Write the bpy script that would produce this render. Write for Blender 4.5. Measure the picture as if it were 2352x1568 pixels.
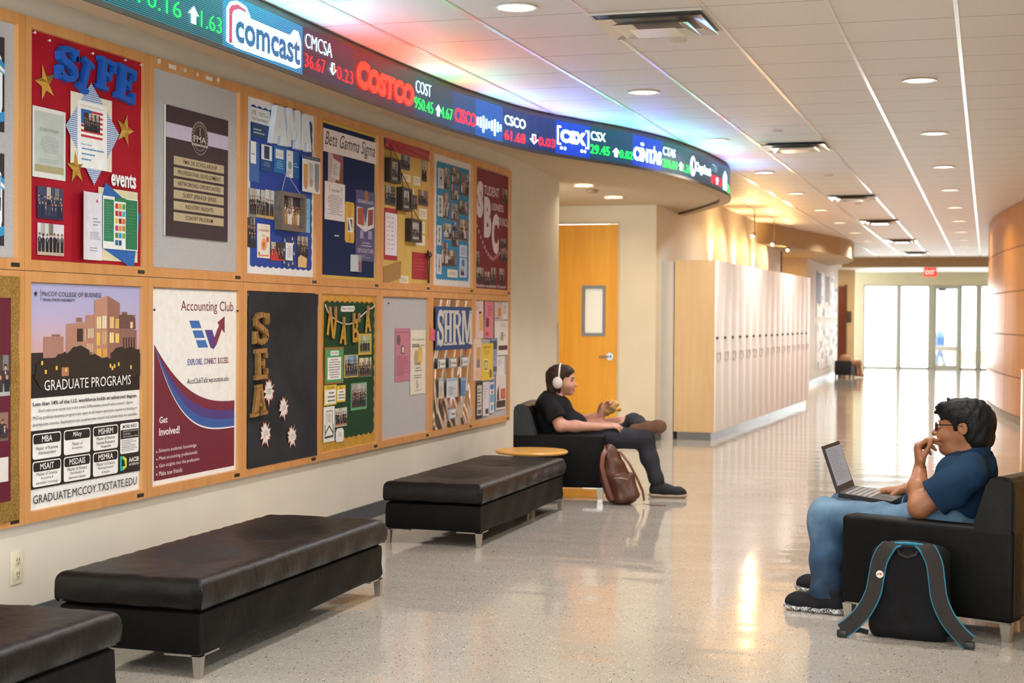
import bpy, bmesh, math, random
import numpy as np
from mathutils import Matrix, Vector, Euler

SC = bpy.context.scene
for _o in list(bpy.data.objects):
    bpy.data.objects.remove(_o)
COL = SC.collection
PI = math.pi

# ---------------------------------------------------------------- camera
YAW, PITCH, ROLL = .2976, -.0164, .0075
fw = Vector((-math.sin(YAW) * math.cos(PITCH), math.cos(YAW) * math.cos(PITCH), math.sin(PITCH)))
rt = Vector((math.cos(YAW), math.sin(YAW), 0))
up = rt.cross(fw)
rt2 = rt * math.cos(ROLL) + up * math.sin(ROLL)
up2 = up * math.cos(ROLL) - rt * math.sin(ROLL)
cam_d = bpy.data.cameras.new('camera')
cam = bpy.data.objects.new('camera', cam_d)
COL.objects.link(cam)
M = Matrix((rt2, up2, -fw)).transposed().to_4x4()
M.translation = Vector((3.9519, 0, 1.3847))
cam.matrix_world = M
cam_d.sensor_width = 36
cam_d.lens = 3480.8 * 36 / 2352
cam_d.clip_end = 200
cam_d.dof.use_dof = True
cam_d.dof.focus_distance = 7.2
cam_d.dof.aperture_fstop = 4.0
SC.camera = cam

# ---------------------------------------------------------------- exposure, world, large lights
SC.view_settings.view_transform = 'Standard'
SC.view_settings.look = 'None'
SC.view_settings.exposure = 0.0
SC.view_settings.gamma = 1.0
SC.view_settings.use_curve_mapping = False
SC.cycles.use_denoising = True
SC.cycles.max_bounces = 10
SC.cycles.diffuse_bounces = 5
SC.cycles.glossy_bounces = 4
SC.cycles.transparent_max_bounces = 12
SC.cycles.sample_clamp_indirect = 6.0

world = bpy.data.worlds.new('sky')
SC.world = world
world.use_nodes = True
_bg = world.node_tree.nodes['Background']
_bg.inputs['Color'].default_value = (.93, .97, 1.0, 1)
_bg.inputs['Strength'].default_value = 8.0

def lamp(name, kind, loc, rot, energy, color, **kw):
    d = bpy.data.lights.new(name, kind)
    d.energy = energy
    d.color = color
    for k, v in kw.items():
        setattr(d, k, v)
    o = bpy.data.objects.new(name, d)
    o.location = loc
    o.rotation_euler = rot
    COL.objects.link(o)
    return o

# fill lamp at windows added behind the camera for soft frontal light
lamp('fill_daylight_back', 'AREA', (2.6, -3.9, 1.6), (-PI / 2, 0, PI), 110, (.93, .96, 1.0), shape='RECTANGLE', size=4.6, size_y=2.4)
# fill lamp at windows added on the right to brighten the left wall
lamp('fill_daylight_side', 'AREA', (5.55, .4, 1.65), (0, PI / 2, 0), 130, (.95, .96, 1.0), shape='RECTANGLE', size=2.2, size_y=6.0)
# daylight outside the entrance windows at the far end
lamp('daylight_entrance', 'AREA', (2.6, 45.0, 1.3), (PI / 2, 0, PI), 300, (.93, .96, 1.0), shape='RECTANGLE', size=4.2, size_y=2.3)
WARM = (1.0, .94, .88)
CAN_POWER = 30

# ---------------------------------------------------------------- materials
def lin(h):
    h = h.lstrip('#')
    c = [int(h[i:i + 2], 16) / 255 for i in (0, 2, 4)]
    return tuple(v / 12.92 if v <= .04045 else ((v + .055) / 1.055) ** 2.4 for v in c)

_MC = {}
def new_mat(name):
    m = bpy.data.materials.new(name)
    m.use_nodes = True
    nt = m.node_tree
    return m, nt, nt.nodes['Principled BSDF']

def N(nt, t, **kw):
    n = nt.nodes.new(t)
    for k, v in kw.items():
        if k in n.inputs:
            n.inputs[k].default_value = v
        else:
            setattr(n, k, v)
    return n

def ramp(nt, fac, stops):
    r = nt.nodes.new('ShaderNodeValToRGB')
    e = r.color_ramp.elements
    e[0].position, e[0].color = stops[0][0], (*stops[0][1], 1)
    e[1].position, e[1].color = stops[-1][0], (*stops[-1][1], 1)
    for p, c in stops[1:-1]:
        x = e.new(p)
        x.color = (*c, 1)
    nt.links.new(fac, r.inputs['Fac'])
    return r.outputs['Color']

def bump(nt, b, height, strength=.3, dist=.01):
    n = N(nt, 'ShaderNodeBump', Strength=strength, Distance=dist)
    nt.links.new(height, n.inputs['Height'])
    nt.links.new(n.outputs['Normal'], b.inputs['Normal'])

def cm(hexc, rough=.62, var=.05, scale=22, metal=0, spec=.4):
    """plain coloured surface with a faint procedural variation"""
    key = (hexc, rough, var, scale, metal, spec)
    if key in _MC:
        return _MC[key]
    m, nt, b = new_mat('surface_' + hexc.lstrip('#'))
    c = lin(hexc)
    tc = N(nt, 'ShaderNodeTexCoord')
    n = N(nt, 'ShaderNodeTexNoise', Scale=scale, Detail=3)
    nt.links.new(tc.outputs['Object'], n.inputs['Vector'])
    lo = tuple(v * (1 - var) for v in c)
    hi = tuple(min(1, v * (1 + var)) for v in c)
    nt.links.new(ramp(nt, n.outputs['Fac'], [(.3, lo), (.7, hi)]), b.inputs['Base Color'])
    b.inputs['Roughness'].default_value = rough
    b.inputs['Metallic'].default_value = metal
    b.inputs['Specular IOR Level'].default_value = spec
    _MC[key] = m
    return m

def emat(hexc, strength, stripes=False, rgb=None):
    key = ('e', hexc, strength, stripes, rgb)
    if key in _MC:
        return _MC[key]
    m, nt, b = new_mat('glow_' + hexc.lstrip('#'))
    b.inputs['Base Color'].default_value = (.01, .01, .012, 1)
    b.inputs['Emission Color'].default_value = (*(rgb or lin(hexc)), 1)
    b.inputs['Emission Strength'].default_value = strength
    b.inputs['Roughness'].default_value = .4
    if stripes:   # rows of diodes
        g = N(nt, 'ShaderNodeNewGeometry')
        s = N(nt, 'ShaderNodeSeparateXYZ')
        nt.links.new(g.outputs['Position'], s.inputs[0])
        mu = N(nt, 'ShaderNodeMath', operation='MULTIPLY')
        mu.inputs[1].default_value = 2 * PI / .0088
        nt.links.new(s.outputs['Z'], mu.inputs[0])
        sn = N(nt, 'ShaderNodeMath', operation='SINE')
        nt.links.new(mu.outputs[0], sn.inputs[0])
        ma = N(nt, 'ShaderNodeMapRange')
        ma.inputs['From Min'].default_value = -.6
        ma.inputs['From Max'].default_value = .6
        ma.inputs['To Min'].default_value = strength * .03
        ma.inputs['To Max'].default_value = strength * 1.6
        nt.links.new(sn.outputs[0], ma.inputs['Value'])
        nt.links.new(ma.outputs[0], b.inputs['Emission Strength'])
    _MC[key] = m
    return m

def wood(name, c1, c2, axis='Z', rough=.35, sc=1.0, spec=.3):
    m, nt, b = new_mat(name)
    tc = N(nt, 'ShaderNodeTexCoord')
    mp = N(nt, 'ShaderNodeMapping')
    k = {'X': (.6, 9, 9), 'Y': (9, .6, 9), 'Z': (9, 9, .6)}[axis]
    mp.inputs['Scale'].default_value = tuple(v * sc for v in k)
    nt.links.new(tc.outputs['Object'], mp.inputs['Vector'])
    n = N(nt, 'ShaderNodeTexNoise', Scale=2.0, Detail=5, Distortion=.6)
    nt.links.new(mp.outputs['Vector'], n.inputs['Vector'])
    nt.links.new(ramp(nt, n.outputs['Fac'], [(.3, lin(c1)), (.7, lin(c2))]), b.inputs['Base Color'])
    b.inputs['Roughness'].default_value = rough
    b.inputs['Specular IOR Level'].default_value = spec
    return m

def leather(name, c='#121214', rough=.36, wr=.5, spec=.5):
    m, nt, b = new_mat(name)
    tc = N(nt, 'ShaderNodeTexCoord')
    n1 = N(nt, 'ShaderNodeTexNoise', Scale=160, Detail=2)
    n2 = N(nt, 'ShaderNodeTexNoise', Scale=7, Detail=4, Distortion=1.4)
    mp = N(nt, 'ShaderNodeMapping')
    mp.inputs['Scale'].default_value = (1.4, 1.8, 1)
    nt.links.new(tc.outputs['Object'], mp.inputs['Vector'])
    nt.links.new(tc.outputs['Object'], n1.inputs['Vector'])
    nt.links.new(mp.outputs['Vector'], n2.inputs['Vector'])
    ad = N(nt, 'ShaderNodeMath', operation='MULTIPLY_ADD')
    ad.inputs[1].default_value = .08
    nt.links.new(n1.outputs['Fac'], ad.inputs[0])
    nt.links.new(n2.outputs['Fac'], ad.inputs[2])
    bump(nt, b, ad.outputs[0], wr, .012)
    c0 = lin(c)
    nt.links.new(ramp(nt, n2.outputs['Fac'], [(.3, tuple(v * .8 for v in c0)), (.75, tuple(v * 1.35 for v in c0))]), b.inputs['Base Color'])
    b.inputs['Roughness'].default_value = rough
    b.inputs['Specular IOR Level'].default_value = spec
    return m

def fabric(name, c1, c2, scale=260, rough=.9, bs=.35, low=None):
    m, nt, b = new_mat(name)
    tc = N(nt, 'ShaderNodeTexCoord')
    n = N(nt, 'ShaderNodeTexNoise', Scale=scale, Detail=2)
    nt.links.new(tc.outputs['Object'], n.inputs['Vector'])
    fac = n.outputs['Fac']
    if low:
        n2 = N(nt, 'ShaderNodeTexNoise', Scale=low, Detail=3)
        nt.links.new(tc.outputs['Object'], n2.inputs['Vector'])
        mx = N(nt, 'ShaderNodeMath', operation='MULTIPLY_ADD')
        mx.inputs[1].default_value = .35
        nt.links.new(n.outputs['Fac'], mx.inputs[0])
        m2 = N(nt, 'ShaderNodeMath', operation='MULTIPLY')
        m2.inputs[1].default_value = .65
        nt.links.new(n2.outputs['Fac'], m2.inputs[0])
        nt.links.new(m2.outputs[0], mx.inputs[2])
        fac = mx.outputs[0]
    nt.links.new(ramp(nt, fac, [(.35, lin(c1)), (.65, lin(c2))]), b.inputs['Base Color'])
    bump(nt, b, n.outputs['Fac'], bs, .002)
    b.inputs['Roughness'].default_value = rough
    b.inputs['Specular IOR Level'].default_value = .2
    return m

def glass_mat(name='clear_glass', tint=(.95, .98, .97), refl=.08):
    m = bpy.data.materials.new(name)
    m.use_nodes = True
    nt = m.node_tree
    nt.nodes.clear()
    out = N(nt, 'ShaderNodeOutputMaterial')
    mix = N(nt, 'ShaderNodeMixShader')
    tr = N(nt, 'ShaderNodeBsdfTransparent')
    tr.inputs['Color'].default_value = (*tint, 1)
    gl = N(nt, 'ShaderNodeBsdfGlossy')
    gl.inputs['Roughness'].default_value = .03
    fr = N(nt, 'ShaderNodeFresnel', IOR=1.45)
    nt.links.new(fr.outputs[0], mix.inputs[0])
    nt.links.new(tr.outputs[0], mix.inputs[1])
    nt.links.new(gl.outputs[0], mix.inputs[2])
    nt.links.new(mix.outputs[0], out.inputs['Surface'])
    return m

# ---------------------------------------------------------------- mesh helpers
class MB:
    """collects simple shapes into one mesh"""
    def __init__(s):
        s.v, s.f, s.m, s.mats, s.smooth = [], [], [], [], []
    def mi(s, mat):
        if mat is None:
            return 0
        if mat not in s.mats:
            s.mats.append(mat)
        return s.mats.index(mat)
    def add(s, vs, fs, mat=None, smooth=False):
        o = len(s.v)
        s.v += [tuple(v) for v in vs]
        i = s.mi(mat)
        for f in fs:
            s.f.append([o + k for k in f])
            s.m.append(i)
            s.smooth.append(smooth)
        return s
    def box(s, x0, x1, y0, y1, z0, z1, mat=None):
        vs = [(x, y, z) for x in (x0, x1) for y in (y0, y1) for z in (z0, z1)]
        return s.add(vs, [(0, 1, 3, 2), (4, 6, 7, 5), (0, 4, 5, 1), (2, 3, 7, 6), (0, 2, 6, 4), (1, 5, 7, 3)], mat)
    def rbox(s, x0, x1, y0, y1, z0, z1, r, mat=None, seg=2):
        bm = bmesh.new()
        bmesh.ops.create_cube(bm, size=1)
        for v in bm.verts:
            v.co = Vector(((x0 + x1) / 2 + v.co.x * (x1 - x0), (y0 + y1) / 2 + v.co.y * (y1 - y0), (z0 + z1) / 2 + v.co.z * (z1 - z0)))
        bmesh.ops.bevel(bm, geom=bm.edges[:], offset=r, segments=seg, profile=.5, affect='EDGES', clamp_overlap=True)
        bm.verts.index_update()
        bm.normal_update()
        n0 = len(s.f)
        s.add([v.co[:] for v in bm.verts], [[v.index for v in f.verts] for f in bm.faces], mat, True)
        for q, f in enumerate(bm.faces):
            if max(abs(c) for c in f.normal) > .999:
                s.smooth[n0 + q] = False
        bm.free()
        return s
    def quad(s, a, b, c, d, mat=None):
        return s.add([a, b, c, d], [(0, 1, 2, 3)], mat)
    def prism(s, poly, z0, z1, mat=None, axis='Z', caps=True, smooth=False):
        n = len(poly)
        P = {'Z': lambda a, b, h: (a, b, h), 'X': lambda a, b, h: (h, a, b), 'Y': lambda a, b, h: (a, h, b)}[axis]
        vs = [P(a, b, z0) for a, b in poly] + [P(a, b, z1) for a, b in poly]
        fs = [(i, (i + 1) % n, n + (i + 1) % n, n + i) for i in range(n)]
        s.add(vs, fs, mat, smooth)
        if caps:
            s.add(vs, [tuple(range(n - 1, -1, -1)), tuple(range(n, 2 * n))], mat)
        return s
    def cyl(s, c, r, h, mat=None, n=20, axis='Z', r2=None):
        r2 = r if r2 is None else r2
        A = [(math.cos(2 * PI * i / n), math.sin(2 * PI * i / n)) for i in range(n)]
        P = {'Z': lambda a, b, t: (c[0] + a, c[1] + b, c[2] + t), 'X': lambda a, b, t: (c[0] + t, c[1] + a, c[2] + b), 'Y': lambda a, b, t: (c[0] + a, c[1] + t, c[2] + b)}[axis]
        vs = [P(a * r, b * r, 0) for a, b in A] + [P(a * r2, b * r2, h) for a, b in A]
        s.add(vs, [(i, (i + 1) % n, n + (i + 1) % n, n + i) for i in range(n)], mat, True)
        s.add(vs, [tuple(range(n - 1, -1, -1)), tuple(range(n, 2 * n))], mat)
        return s
    def lathe(s, prof, c=(0, 0, 0), mat=None, n=24):
        vs = []
        for r, z in prof:
            vs += [(c[0] + r * math.cos(2 * PI * i / n), c[1] + r * math.sin(2 * PI * i / n), c[2] + z) for i in range(n)]
        fs = []
        for k in range(len(prof) - 1):
            fs += [(k * n + i, k * n + (i + 1) % n, (k + 1) * n + (i + 1) % n, (k + 1) * n + i) for i in range(n)]
        return s.add(vs, fs, mat, True)
    def tube(s, path, r, mat=None, n=8, closed=False):
        pts = [Vector(p) for p in path]
        L = len(pts)
        rs = r if isinstance(r, (list, tuple)) else [r] * L
        vs = []
        prev = None
        for i, p in enumerate(pts):
            a = pts[(i - 1) % L] if (closed or i > 0) else p
            b = pts[(i + 1) % L] if (closed or i < L - 1) else p
            t = (b - a).normalized()
            ref = prev if prev is not None else (Vector((0, 0, 1)) if abs(t.z) < .9 else Vector((1, 0, 0)))
            x = (ref - t * ref.dot(t)).normalized()
            prev = x
            y = t.cross(x)
            vs += [tuple(p + (x * math.cos(2 * PI * k / n) + y * math.sin(2 * PI * k / n)) * rs[i]) for k in range(n)]
        fs = []
        for i in range(L if closed else L - 1):
            j = (i + 1) % L
            fs += [(i * n + k, i * n + (k + 1) % n, j * n + (k + 1) % n, j * n + k) for k in range(n)]
        if not closed:
            fs += [tuple(range(n - 1, -1, -1)), tuple(range((L - 1) * n, L * n))]
        return s.add(vs, fs, mat, True)
    def ribbon(s, path, w, t, side, mat=None):
        """flat strap of width w, thickness t along path; side = width direction"""
        pts = [Vector(p) for p in path]
        sd = [Vector(side(i / (len(pts) - 1)) if callable(side) else side).normalized() for i in range(len(pts))]
        vs = []
        for i, p in enumerate(pts):
            a, b = pts[max(0, i - 1)], pts[min(len(pts) - 1, i + 1)]
            tn = (b - a).normalized()
            x = (sd[i] - tn * sd[i].dot(tn)).normalized()
            y = tn.cross(x)
            for u, q in ((-1, -1), (1, -1), (1, 1), (-1, 1)):
                vs.append(tuple(p + x * (u * w / 2) + y * (q * t / 2)))
        fs = []
        for i in range(len(pts) - 1):
            fs += [(i * 4 + k, i * 4 + (k + 1) % 4, i * 4 + 4 + (k + 1) % 4, i * 4 + 4 + k) for k in range(4)]
        L = len(pts)
        fs += [(3, 2, 1, 0), tuple(range(L * 4 - 4, L * 4))]
        return s.add(vs, fs, mat, True)
    def build(s, name, mat=None, parent=None, loc=None, rot=None):
        me = bpy.data.meshes.new(name)
        me.from_pydata(s.v, [], s.f)
        mats = s.mats or [mat]
        for m in mats:
            me.materials.append(m)
        if s.f:
            me.polygons.foreach_set('material_index', s.m)
            me.polygons.foreach_set('use_smooth', s.smooth)
        me.update()
        bm = bmesh.new()
        bm.from_mesh(me)
        bmesh.ops.remove_doubles(bm, verts=bm.verts, dist=1e-6) if len(s.v) < 4000 and not any(s.m) else None
        bmesh.ops.recalc_face_normals(bm, faces=bm.faces)
        bm.to_mesh(me)
        bm.free()
        o = bpy.data.objects.new(name, me)
        COL.objects.link(o)
        if loc is not None:
            o.location = loc
        if rot is not None:
            o.rotation_euler = rot
        if parent is not None:
            o.parent = parent
        if any(s.smooth):
            try:
                me.set_sharp_from_angle(angle=math.radians(42))
            except Exception:
                pass
        return o

def tag(o, label, cat, group=None, kind=None):
    o['label'] = label
    o['category'] = cat
    if group:
        o['group'] = group
    if kind:
        o['kind'] = kind
    return o

def thing(name, label, cat, loc=(0, 0, 0), rotz=0, group=None):
    o = bpy.data.objects.new(name, None)
    o.empty_display_size = .1
    COL.objects.link(o)
    o.location = loc
    o.rotation_euler = (0, 0, rotz)
    return tag(o, label, cat, group)

def struct(o):
    o['kind'] = 'structure'
    return o

def dup(root, loc=None, rotz=None, label=None, group=None):
    r = root.copy()
    COL.objects.link(r)
    if loc is not None:
        r.location = loc
    if rotz is not None:
        r.rotation_euler = (0, 0, rotz)
    if label:
        r['label'] = label
    if group:
        r['group'] = group
    for ch in list(root.children):
        c = ch.copy()
        COL.objects.link(c)
        c.parent = r
        for g in ch.children:
            d = g.copy()
            COL.objects.link(d)
            d.parent = c
    return r

# ---------------------------------------------------------------- lettering
_TC = {}
def glyphs(s, bold=0.0, shear=0.0, res=3, spacing=1.0):
    """flat outline of a string as (verts Nx2 in a 0..1 box, faces, aspect w/h)"""
    key = (s, bold, shear, res, spacing)
    if key in _TC:
        return _TC[key]
    c = bpy.data.curves.new('lettering', 'FONT')
    c.body = s
    c.offset = bold
    c.shear = shear
    c.resolution_u = res
    c.space_character = spacing
    o = bpy.data.objects.new('lettering', c)
    COL.objects.link(o)
    dg = bpy.context.evaluated_depsgraph_get()
    me = bpy.data.meshes.new_from_object(o.evaluated_get(dg))
    V = np.array([v.co[:2] for v in me.vertices])
    F = [list(p.vertices) for p in me.polygons]
    bpy.data.objects.remove(o)
    bpy.data.curves.remove(c)
    bpy.data.meshes.remove(me)
    lo, hi = V.min(0), V.max(0)
    asp = (hi[0] - lo[0]) / max(1e-6, hi[1] - lo[1])
    V = (V - lo) / np.maximum(hi - lo, 1e-6)
    _TC[key] = (V, F, asp)
    return _TC[key]
# ================================================================ the setting
ZC = 2.9604
DRIFT = .0057
PAINT = cm('#d3cbbc', .7, .03, 3)
PAINT_COOL = cm('#d2ccc2', .7, .03, 3)
PAINT_TAN = cm('#d6c7aa', .7, .03, 3)
SOFFIT_M = cm('#c4b296', .75, .03, 3)
DARK_BASE = cm('#4a4d52', .5, .06, 9)

def terrazzo():
    m, nt, b = new_mat('terrazzo')
    tc = N(nt, 'ShaderNodeTexCoord')
    mp = N(nt, 'ShaderNodeMapping')
    mp.inputs['Scale'].default_value = (1.0, .62, 1)
    nt.links.new(tc.outputs['Object'], mp.inputs['Vector'])
    base = N(nt, 'ShaderNodeTexNoise', Scale=1.1, Detail=4)
    nt.links.new(tc.outputs['Object'], base.inputs['Vector'])
    c0 = ramp(nt, base.outputs['Fac'], [(.3, lin('#a7a198')), (.7, lin('#b4aea4'))])
    prev = c0
    for sc, thr, colr, sd in ((62, .17, '#2c2823', 0), (95, .16, '#6e6558', 3.3), (80, .17, '#efe9dd', 7.7)):
        off = N(nt, 'ShaderNodeMapping')
        off.inputs['Location'].default_value = (sd, sd * 1.7, 0)
        nt.links.new(mp.outputs['Vector'], off.inputs['Vector'])
        wn = N(nt, 'ShaderNodeTexNoise', Scale=sc * .8, Detail=2)
        nt.links.new(off.outputs['Vector'], wn.inputs['Vector'])
        av = N(nt, 'ShaderNodeMixRGB', blend_type='LINEAR_LIGHT')
        av.inputs[0].default_value = .012
        nt.links.new(off.outputs['Vector'], av.inputs[1])
        nt.links.new(wn.outputs['Color'], av.inputs[2])
        vo = N(nt, 'ShaderNodeTexVoronoi', Scale=sc)
        vo.inputs['Randomness'].default_value = 1.0
        nt.links.new(av.outputs[0], vo.inputs['Vector'])
        lt = N(nt, 'ShaderNodeMath', operation='LESS_THAN')
        lt.inputs[1].default_value = thr
        nt.links.new(vo.outputs['Distance'], lt.inputs[0])
        wt = N(nt, 'ShaderNodeMath', operation='GREATER_THAN')   # only some of the cells carry a chip
        sp = N(nt, 'ShaderNodeSeparateColor')
        nt.links.new(vo.outputs['Color'], sp.inputs[0])
        wt.inputs[1].default_value = .25
        nt.links.new(sp.outputs[0], wt.inputs[0])
        mu = N(nt, 'ShaderNodeMath', operation='MULTIPLY')
        nt.links.new(lt.outputs[0], mu.inputs[0])
        nt.links.new(wt.outputs[0], mu.inputs[1])
        mx = N(nt, 'ShaderNodeMixRGB')
        nt.links.new(mu.outputs[0], mx.inputs[0])
        nt.links.new(prev, mx.inputs[1])
        mx.inputs[2].default_value = (*lin(colr), 1)
        prev = mx.outputs[0]
    nt.links.new(prev, b.inputs['Base Color'])
    b.inputs['Roughness'].default_value = .08
    b.inputs['Specular IOR Level'].default_value = .62
    # slow unevenness of the polish
    mp2 = N(nt, 'ShaderNodeMapping')
    mp2.inputs['Scale'].default_value = (.55, 1.6, 1)
    nt.links.new(tc.outputs['Object'], mp2.inputs['Vector'])
    w = N(nt, 'ShaderNodeTexNoise', Scale=1.6, Detail=2)
    nt.links.new(mp2.outputs['Vector'], w.inputs['Vector'])
    bump(nt, b, w.outputs['Fac'], .45, .012)
    return m

fl = MB()
fl.box(-2, 7, -4.2, 44.1, -.15, 0)
struct(fl.build('floor', terrazzo()))

def tile_mat():
    m, nt, b = new_mat('ceiling_tile')
    tc = N(nt, 'ShaderNodeTexCoord')
    n = N(nt, 'ShaderNodeTexNoise', Scale=130, Detail=3)
    nt.links.new(tc.outputs['Object'], n.inputs['Vector'])
    n2 = N(nt, 'ShaderNodeTexNoise', Scale=.8, Detail=2)
    nt.links.new(tc.outputs['Object'], n2.inputs['Vector'])
    c = ramp(nt, n.outputs['Fac'], [(.3, lin('#d3ccc5')), (.6, lin('#e0d9d2'))])
    # narrow reveal between tiles across the hall
    s = N(nt, 'ShaderNodeSeparateXYZ')
    nt.links.new(tc.outputs['Object'], s.inputs[0])
    a = N(nt, 'ShaderNodeMath', operation='MULTIPLY_ADD')
    a.inputs[1].default_value = 1 / .6096
    a.inputs[2].default_value = -7.6346 / .6096 + 100
    nt.links.new(s.outputs['Y'], a.inputs[0])
    fr = N(nt, 'ShaderNodeMath', operation='FRACT')
    nt.links.new(a.outputs[0], fr.inputs[0])
    lt = N(nt, 'ShaderNodeMath', operation='LESS_THAN')
    lt.inputs[1].default_value = .016
    nt.links.new(fr.outputs[0], lt.inputs[0])
    mx = N(nt, 'ShaderNodeMixRGB')
    nt.links.new(lt.outputs[0], mx.inputs[0])
    nt.links.new(c, mx.inputs[1])
    mx.inputs[2].default_value = (*lin('#8d857b'), 1)
    nt.links.new(mx.outputs[0], b.inputs['Base Color'])
    bump(nt, b, n.outputs['Fac'], .25, .004)
    b.inputs['Roughness'].default_value = .55
    b.inputs['Specular IOR Level'].default_value = .45
    return m

ce = MB()
ce.box(-2, 7, -4.2, 39.8, ZC, ZC + .1)
struct(ce.build('ceiling', tile_mat()))
g = MB()
for i in range(-4, 9):
    x = .7834 + i * .6096
    for seg in range(16):
        y0, y1 = -4 + seg * 3.048 * .9, -4 + (seg + 1) * 3.048 * .9
        y1 = min(y1, 39.7)
        if y0 < y1:
            xa, xb = x + DRIFT * (y0 - 8), x + DRIFT * (y1 - 8)
            vs = [(xa - .011, y0, ZC), (xa + .011, y0, ZC), (xb + .011, y1 - .004, ZC), (xb - .011, y1 - .004, ZC)]
            g.add(vs + [(a, b_, ZC - .004) for a, b_, _ in vs], [(0, 1, 5, 4), (1, 2, 6, 5), (2, 3, 7, 6), (3, 0, 4, 7), (4, 5, 6, 7)])
struct(g.build('trim_1', cm('#d4ccc2', .2, .03, 5)))

w = MB()
w.box(-.2, 0, -4.2, 14.43, 0, ZC)
struct(w.build('wall_left', PAINT))
b = MB()
b.box(0, .012, -4, 14.43, 0, .1)
b.box(-1.1, -.75, 16.738, 16.75, 0, .1)
b.box(.1, .5, 16.738, 16.75, 0, .1)
b.box(.5, .512, 16.75, 27.9, 0, .1)
struct(b.build('baseboard_left', DARK_BASE))
b = MB()
b.box(-.012, .006, 14.40, 14.436, .1, 1.33)
struct(b.build('trim_2', cm('#b9b2a6', .5)))
# recess with the door
w = MB()
w.box(-1.3, -1.1, 14.0, 16.95, 0, ZC)
struct(w.build('wall_recess_side', PAINT))
w = MB()
w.box(-1.3, -.70, 16.75, 16.95, 0, ZC)
w.box(-.70, .085, 16.75, 16.95, 2.47, ZC)
w.box(.085, .5, 16.75, 16.95, 0, ZC)
struct(w.build('wall_recess_back', PAINT_TAN))
w = MB()
w.box(.3, .5, 16.951, 28.2, 0, ZC)
w.box(.2, .5, 28.0, 28.2, 0, ZC)
struct(w.build('wall_locker_side', PAINT_COOL))
w = MB()
w.box(-1.0, -.8, 28.2, 31.5, 0, ZC)
w.box(-.8, .45, 28.2, 28.3, 0, ZC)
struct(w.build('wall_side_passage', PAINT_TAN))
w = MB()
w.box(-1.0, .62, 31.5, 38.6, 0, ZC)
struct(w.build('wall_far_left', PAINT_COOL))
w = MB()
w.box(-.8, .78, 42.0, 42.2, 0, ZC)
w.box(-.9, -.7, 38.6, 42.2, 0, ZC)
struct(w.build('wall_far_niche', PAINT_TAN))
b = MB()
b.box(.62, .632, 31.5, 38.6, 0, .1)
struct(b.build('baseboard_far', cm('#b8bcc2', .4)))
# header across the hall and the lower ceiling beyond
w = MB()
w.box(.62, 6, 39.7, 39.9, 2.71, ZC)
struct(w.build('wall_header', cm('#b39a78', .7)))
w = MB()
w.box(-.9, 7, 39.9, 44.3, 2.71, 2.9)
struct(w.build('ceiling_entrance', cm('#dcd6ca', .6)))
# right side
w = MB()
w.box(5.6, 5.8, -4.2, -2.7, 0, ZC)
w.box(5.6, 5.8, 3.5, 17.6, 0, ZC)
w.box(5.6, 5.8, -2.7, 3.5, 0, .45)
w.box(5.6, 5.8, -2.7, 3.5, 2.82, ZC)
struct(w.build('wall_right', cm('#cdb995', .6)))
w = MB()
w.box(.5, .645, 17.06, 24.5, 0, 2.03)
struct(w.build('wall_behind_lockers', PAINT_COOL))
# curved wood panelled wall
PANEL = wood('maple_panel', '#a9651e', '#bb7c32', 'Z', .28, .5)
cw = MB()
cxr, rr, ycen = 4.12 + 40, 40, 26.6
ys = [17.4 + i * .4 for i in range(54)]
zz = [.1, .62, 1.19, 1.78, 2.37, ZC]
xs = [cxr - math.sqrt(rr * rr - (y - ycen) ** 2) for y in ys]
pj = cm('#7d4d25', .5)
for k in range(5):
    z0, z1 = zz[k] + .008, zz[k + 1] - .008
    for i in range(len(ys) - 1):
        a = .012 if i % 3 == 0 else 0
        cw.quad((xs[i], ys[i] + a, z0), (xs[i + 1], ys[i + 1] - a, z0), (xs[i + 1], ys[i + 1] - a, z1), (xs[i], ys[i] + a, z1), PANEL)
for i in range(len(ys) - 1):
    cw.quad((xs[i] + .008, ys[i], 0), (xs[i + 1] + .008, ys[i + 1], 0), (xs[i + 1] + .008, ys[i + 1], ZC), (xs[i] + .008, ys[i], ZC), pj)
cw.quad((xs[0], ys[0], 0), (7, ys[0], 0), (7, ys[0], ZC), (xs[0], ys[0], ZC), PANEL)
struct(cw.build('wall_curved_panelled'))
b = MB()
for i in range(len(ys) - 1):
    b.quad((xs[i] - .006, ys[i], 0), (xs[i + 1] - .006, ys[i + 1], 0), (xs[i + 1] - .006, ys[i + 1], .1), (xs[i] - .006, ys[i], .1))
struct(b.build('baseboard_curved', cm('#7a6a55', .4)))
w = MB()
w.box(xs[-1], 7, ys[-1] - .1, 44, 0, ZC)
struct(w.build('wall_far_right', PAINT_COOL))
# low panelled wall at the right edge
lw = MB()
LW = wood('maple_low_wall', '#c98f50', '#d9a266', 'Z', .3, .6)
lw.box(4.168, 5.6, 7.78, 8.1, .02, .475, LW)
lw.box(4.168, 5.6, 7.78, 8.1, .485, 1.14, LW)
lw.box(4.176, 5.6, 7.79, 8.09, 0, 1.12, pj)
struct(lw.build('wall_low_right'))

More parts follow.
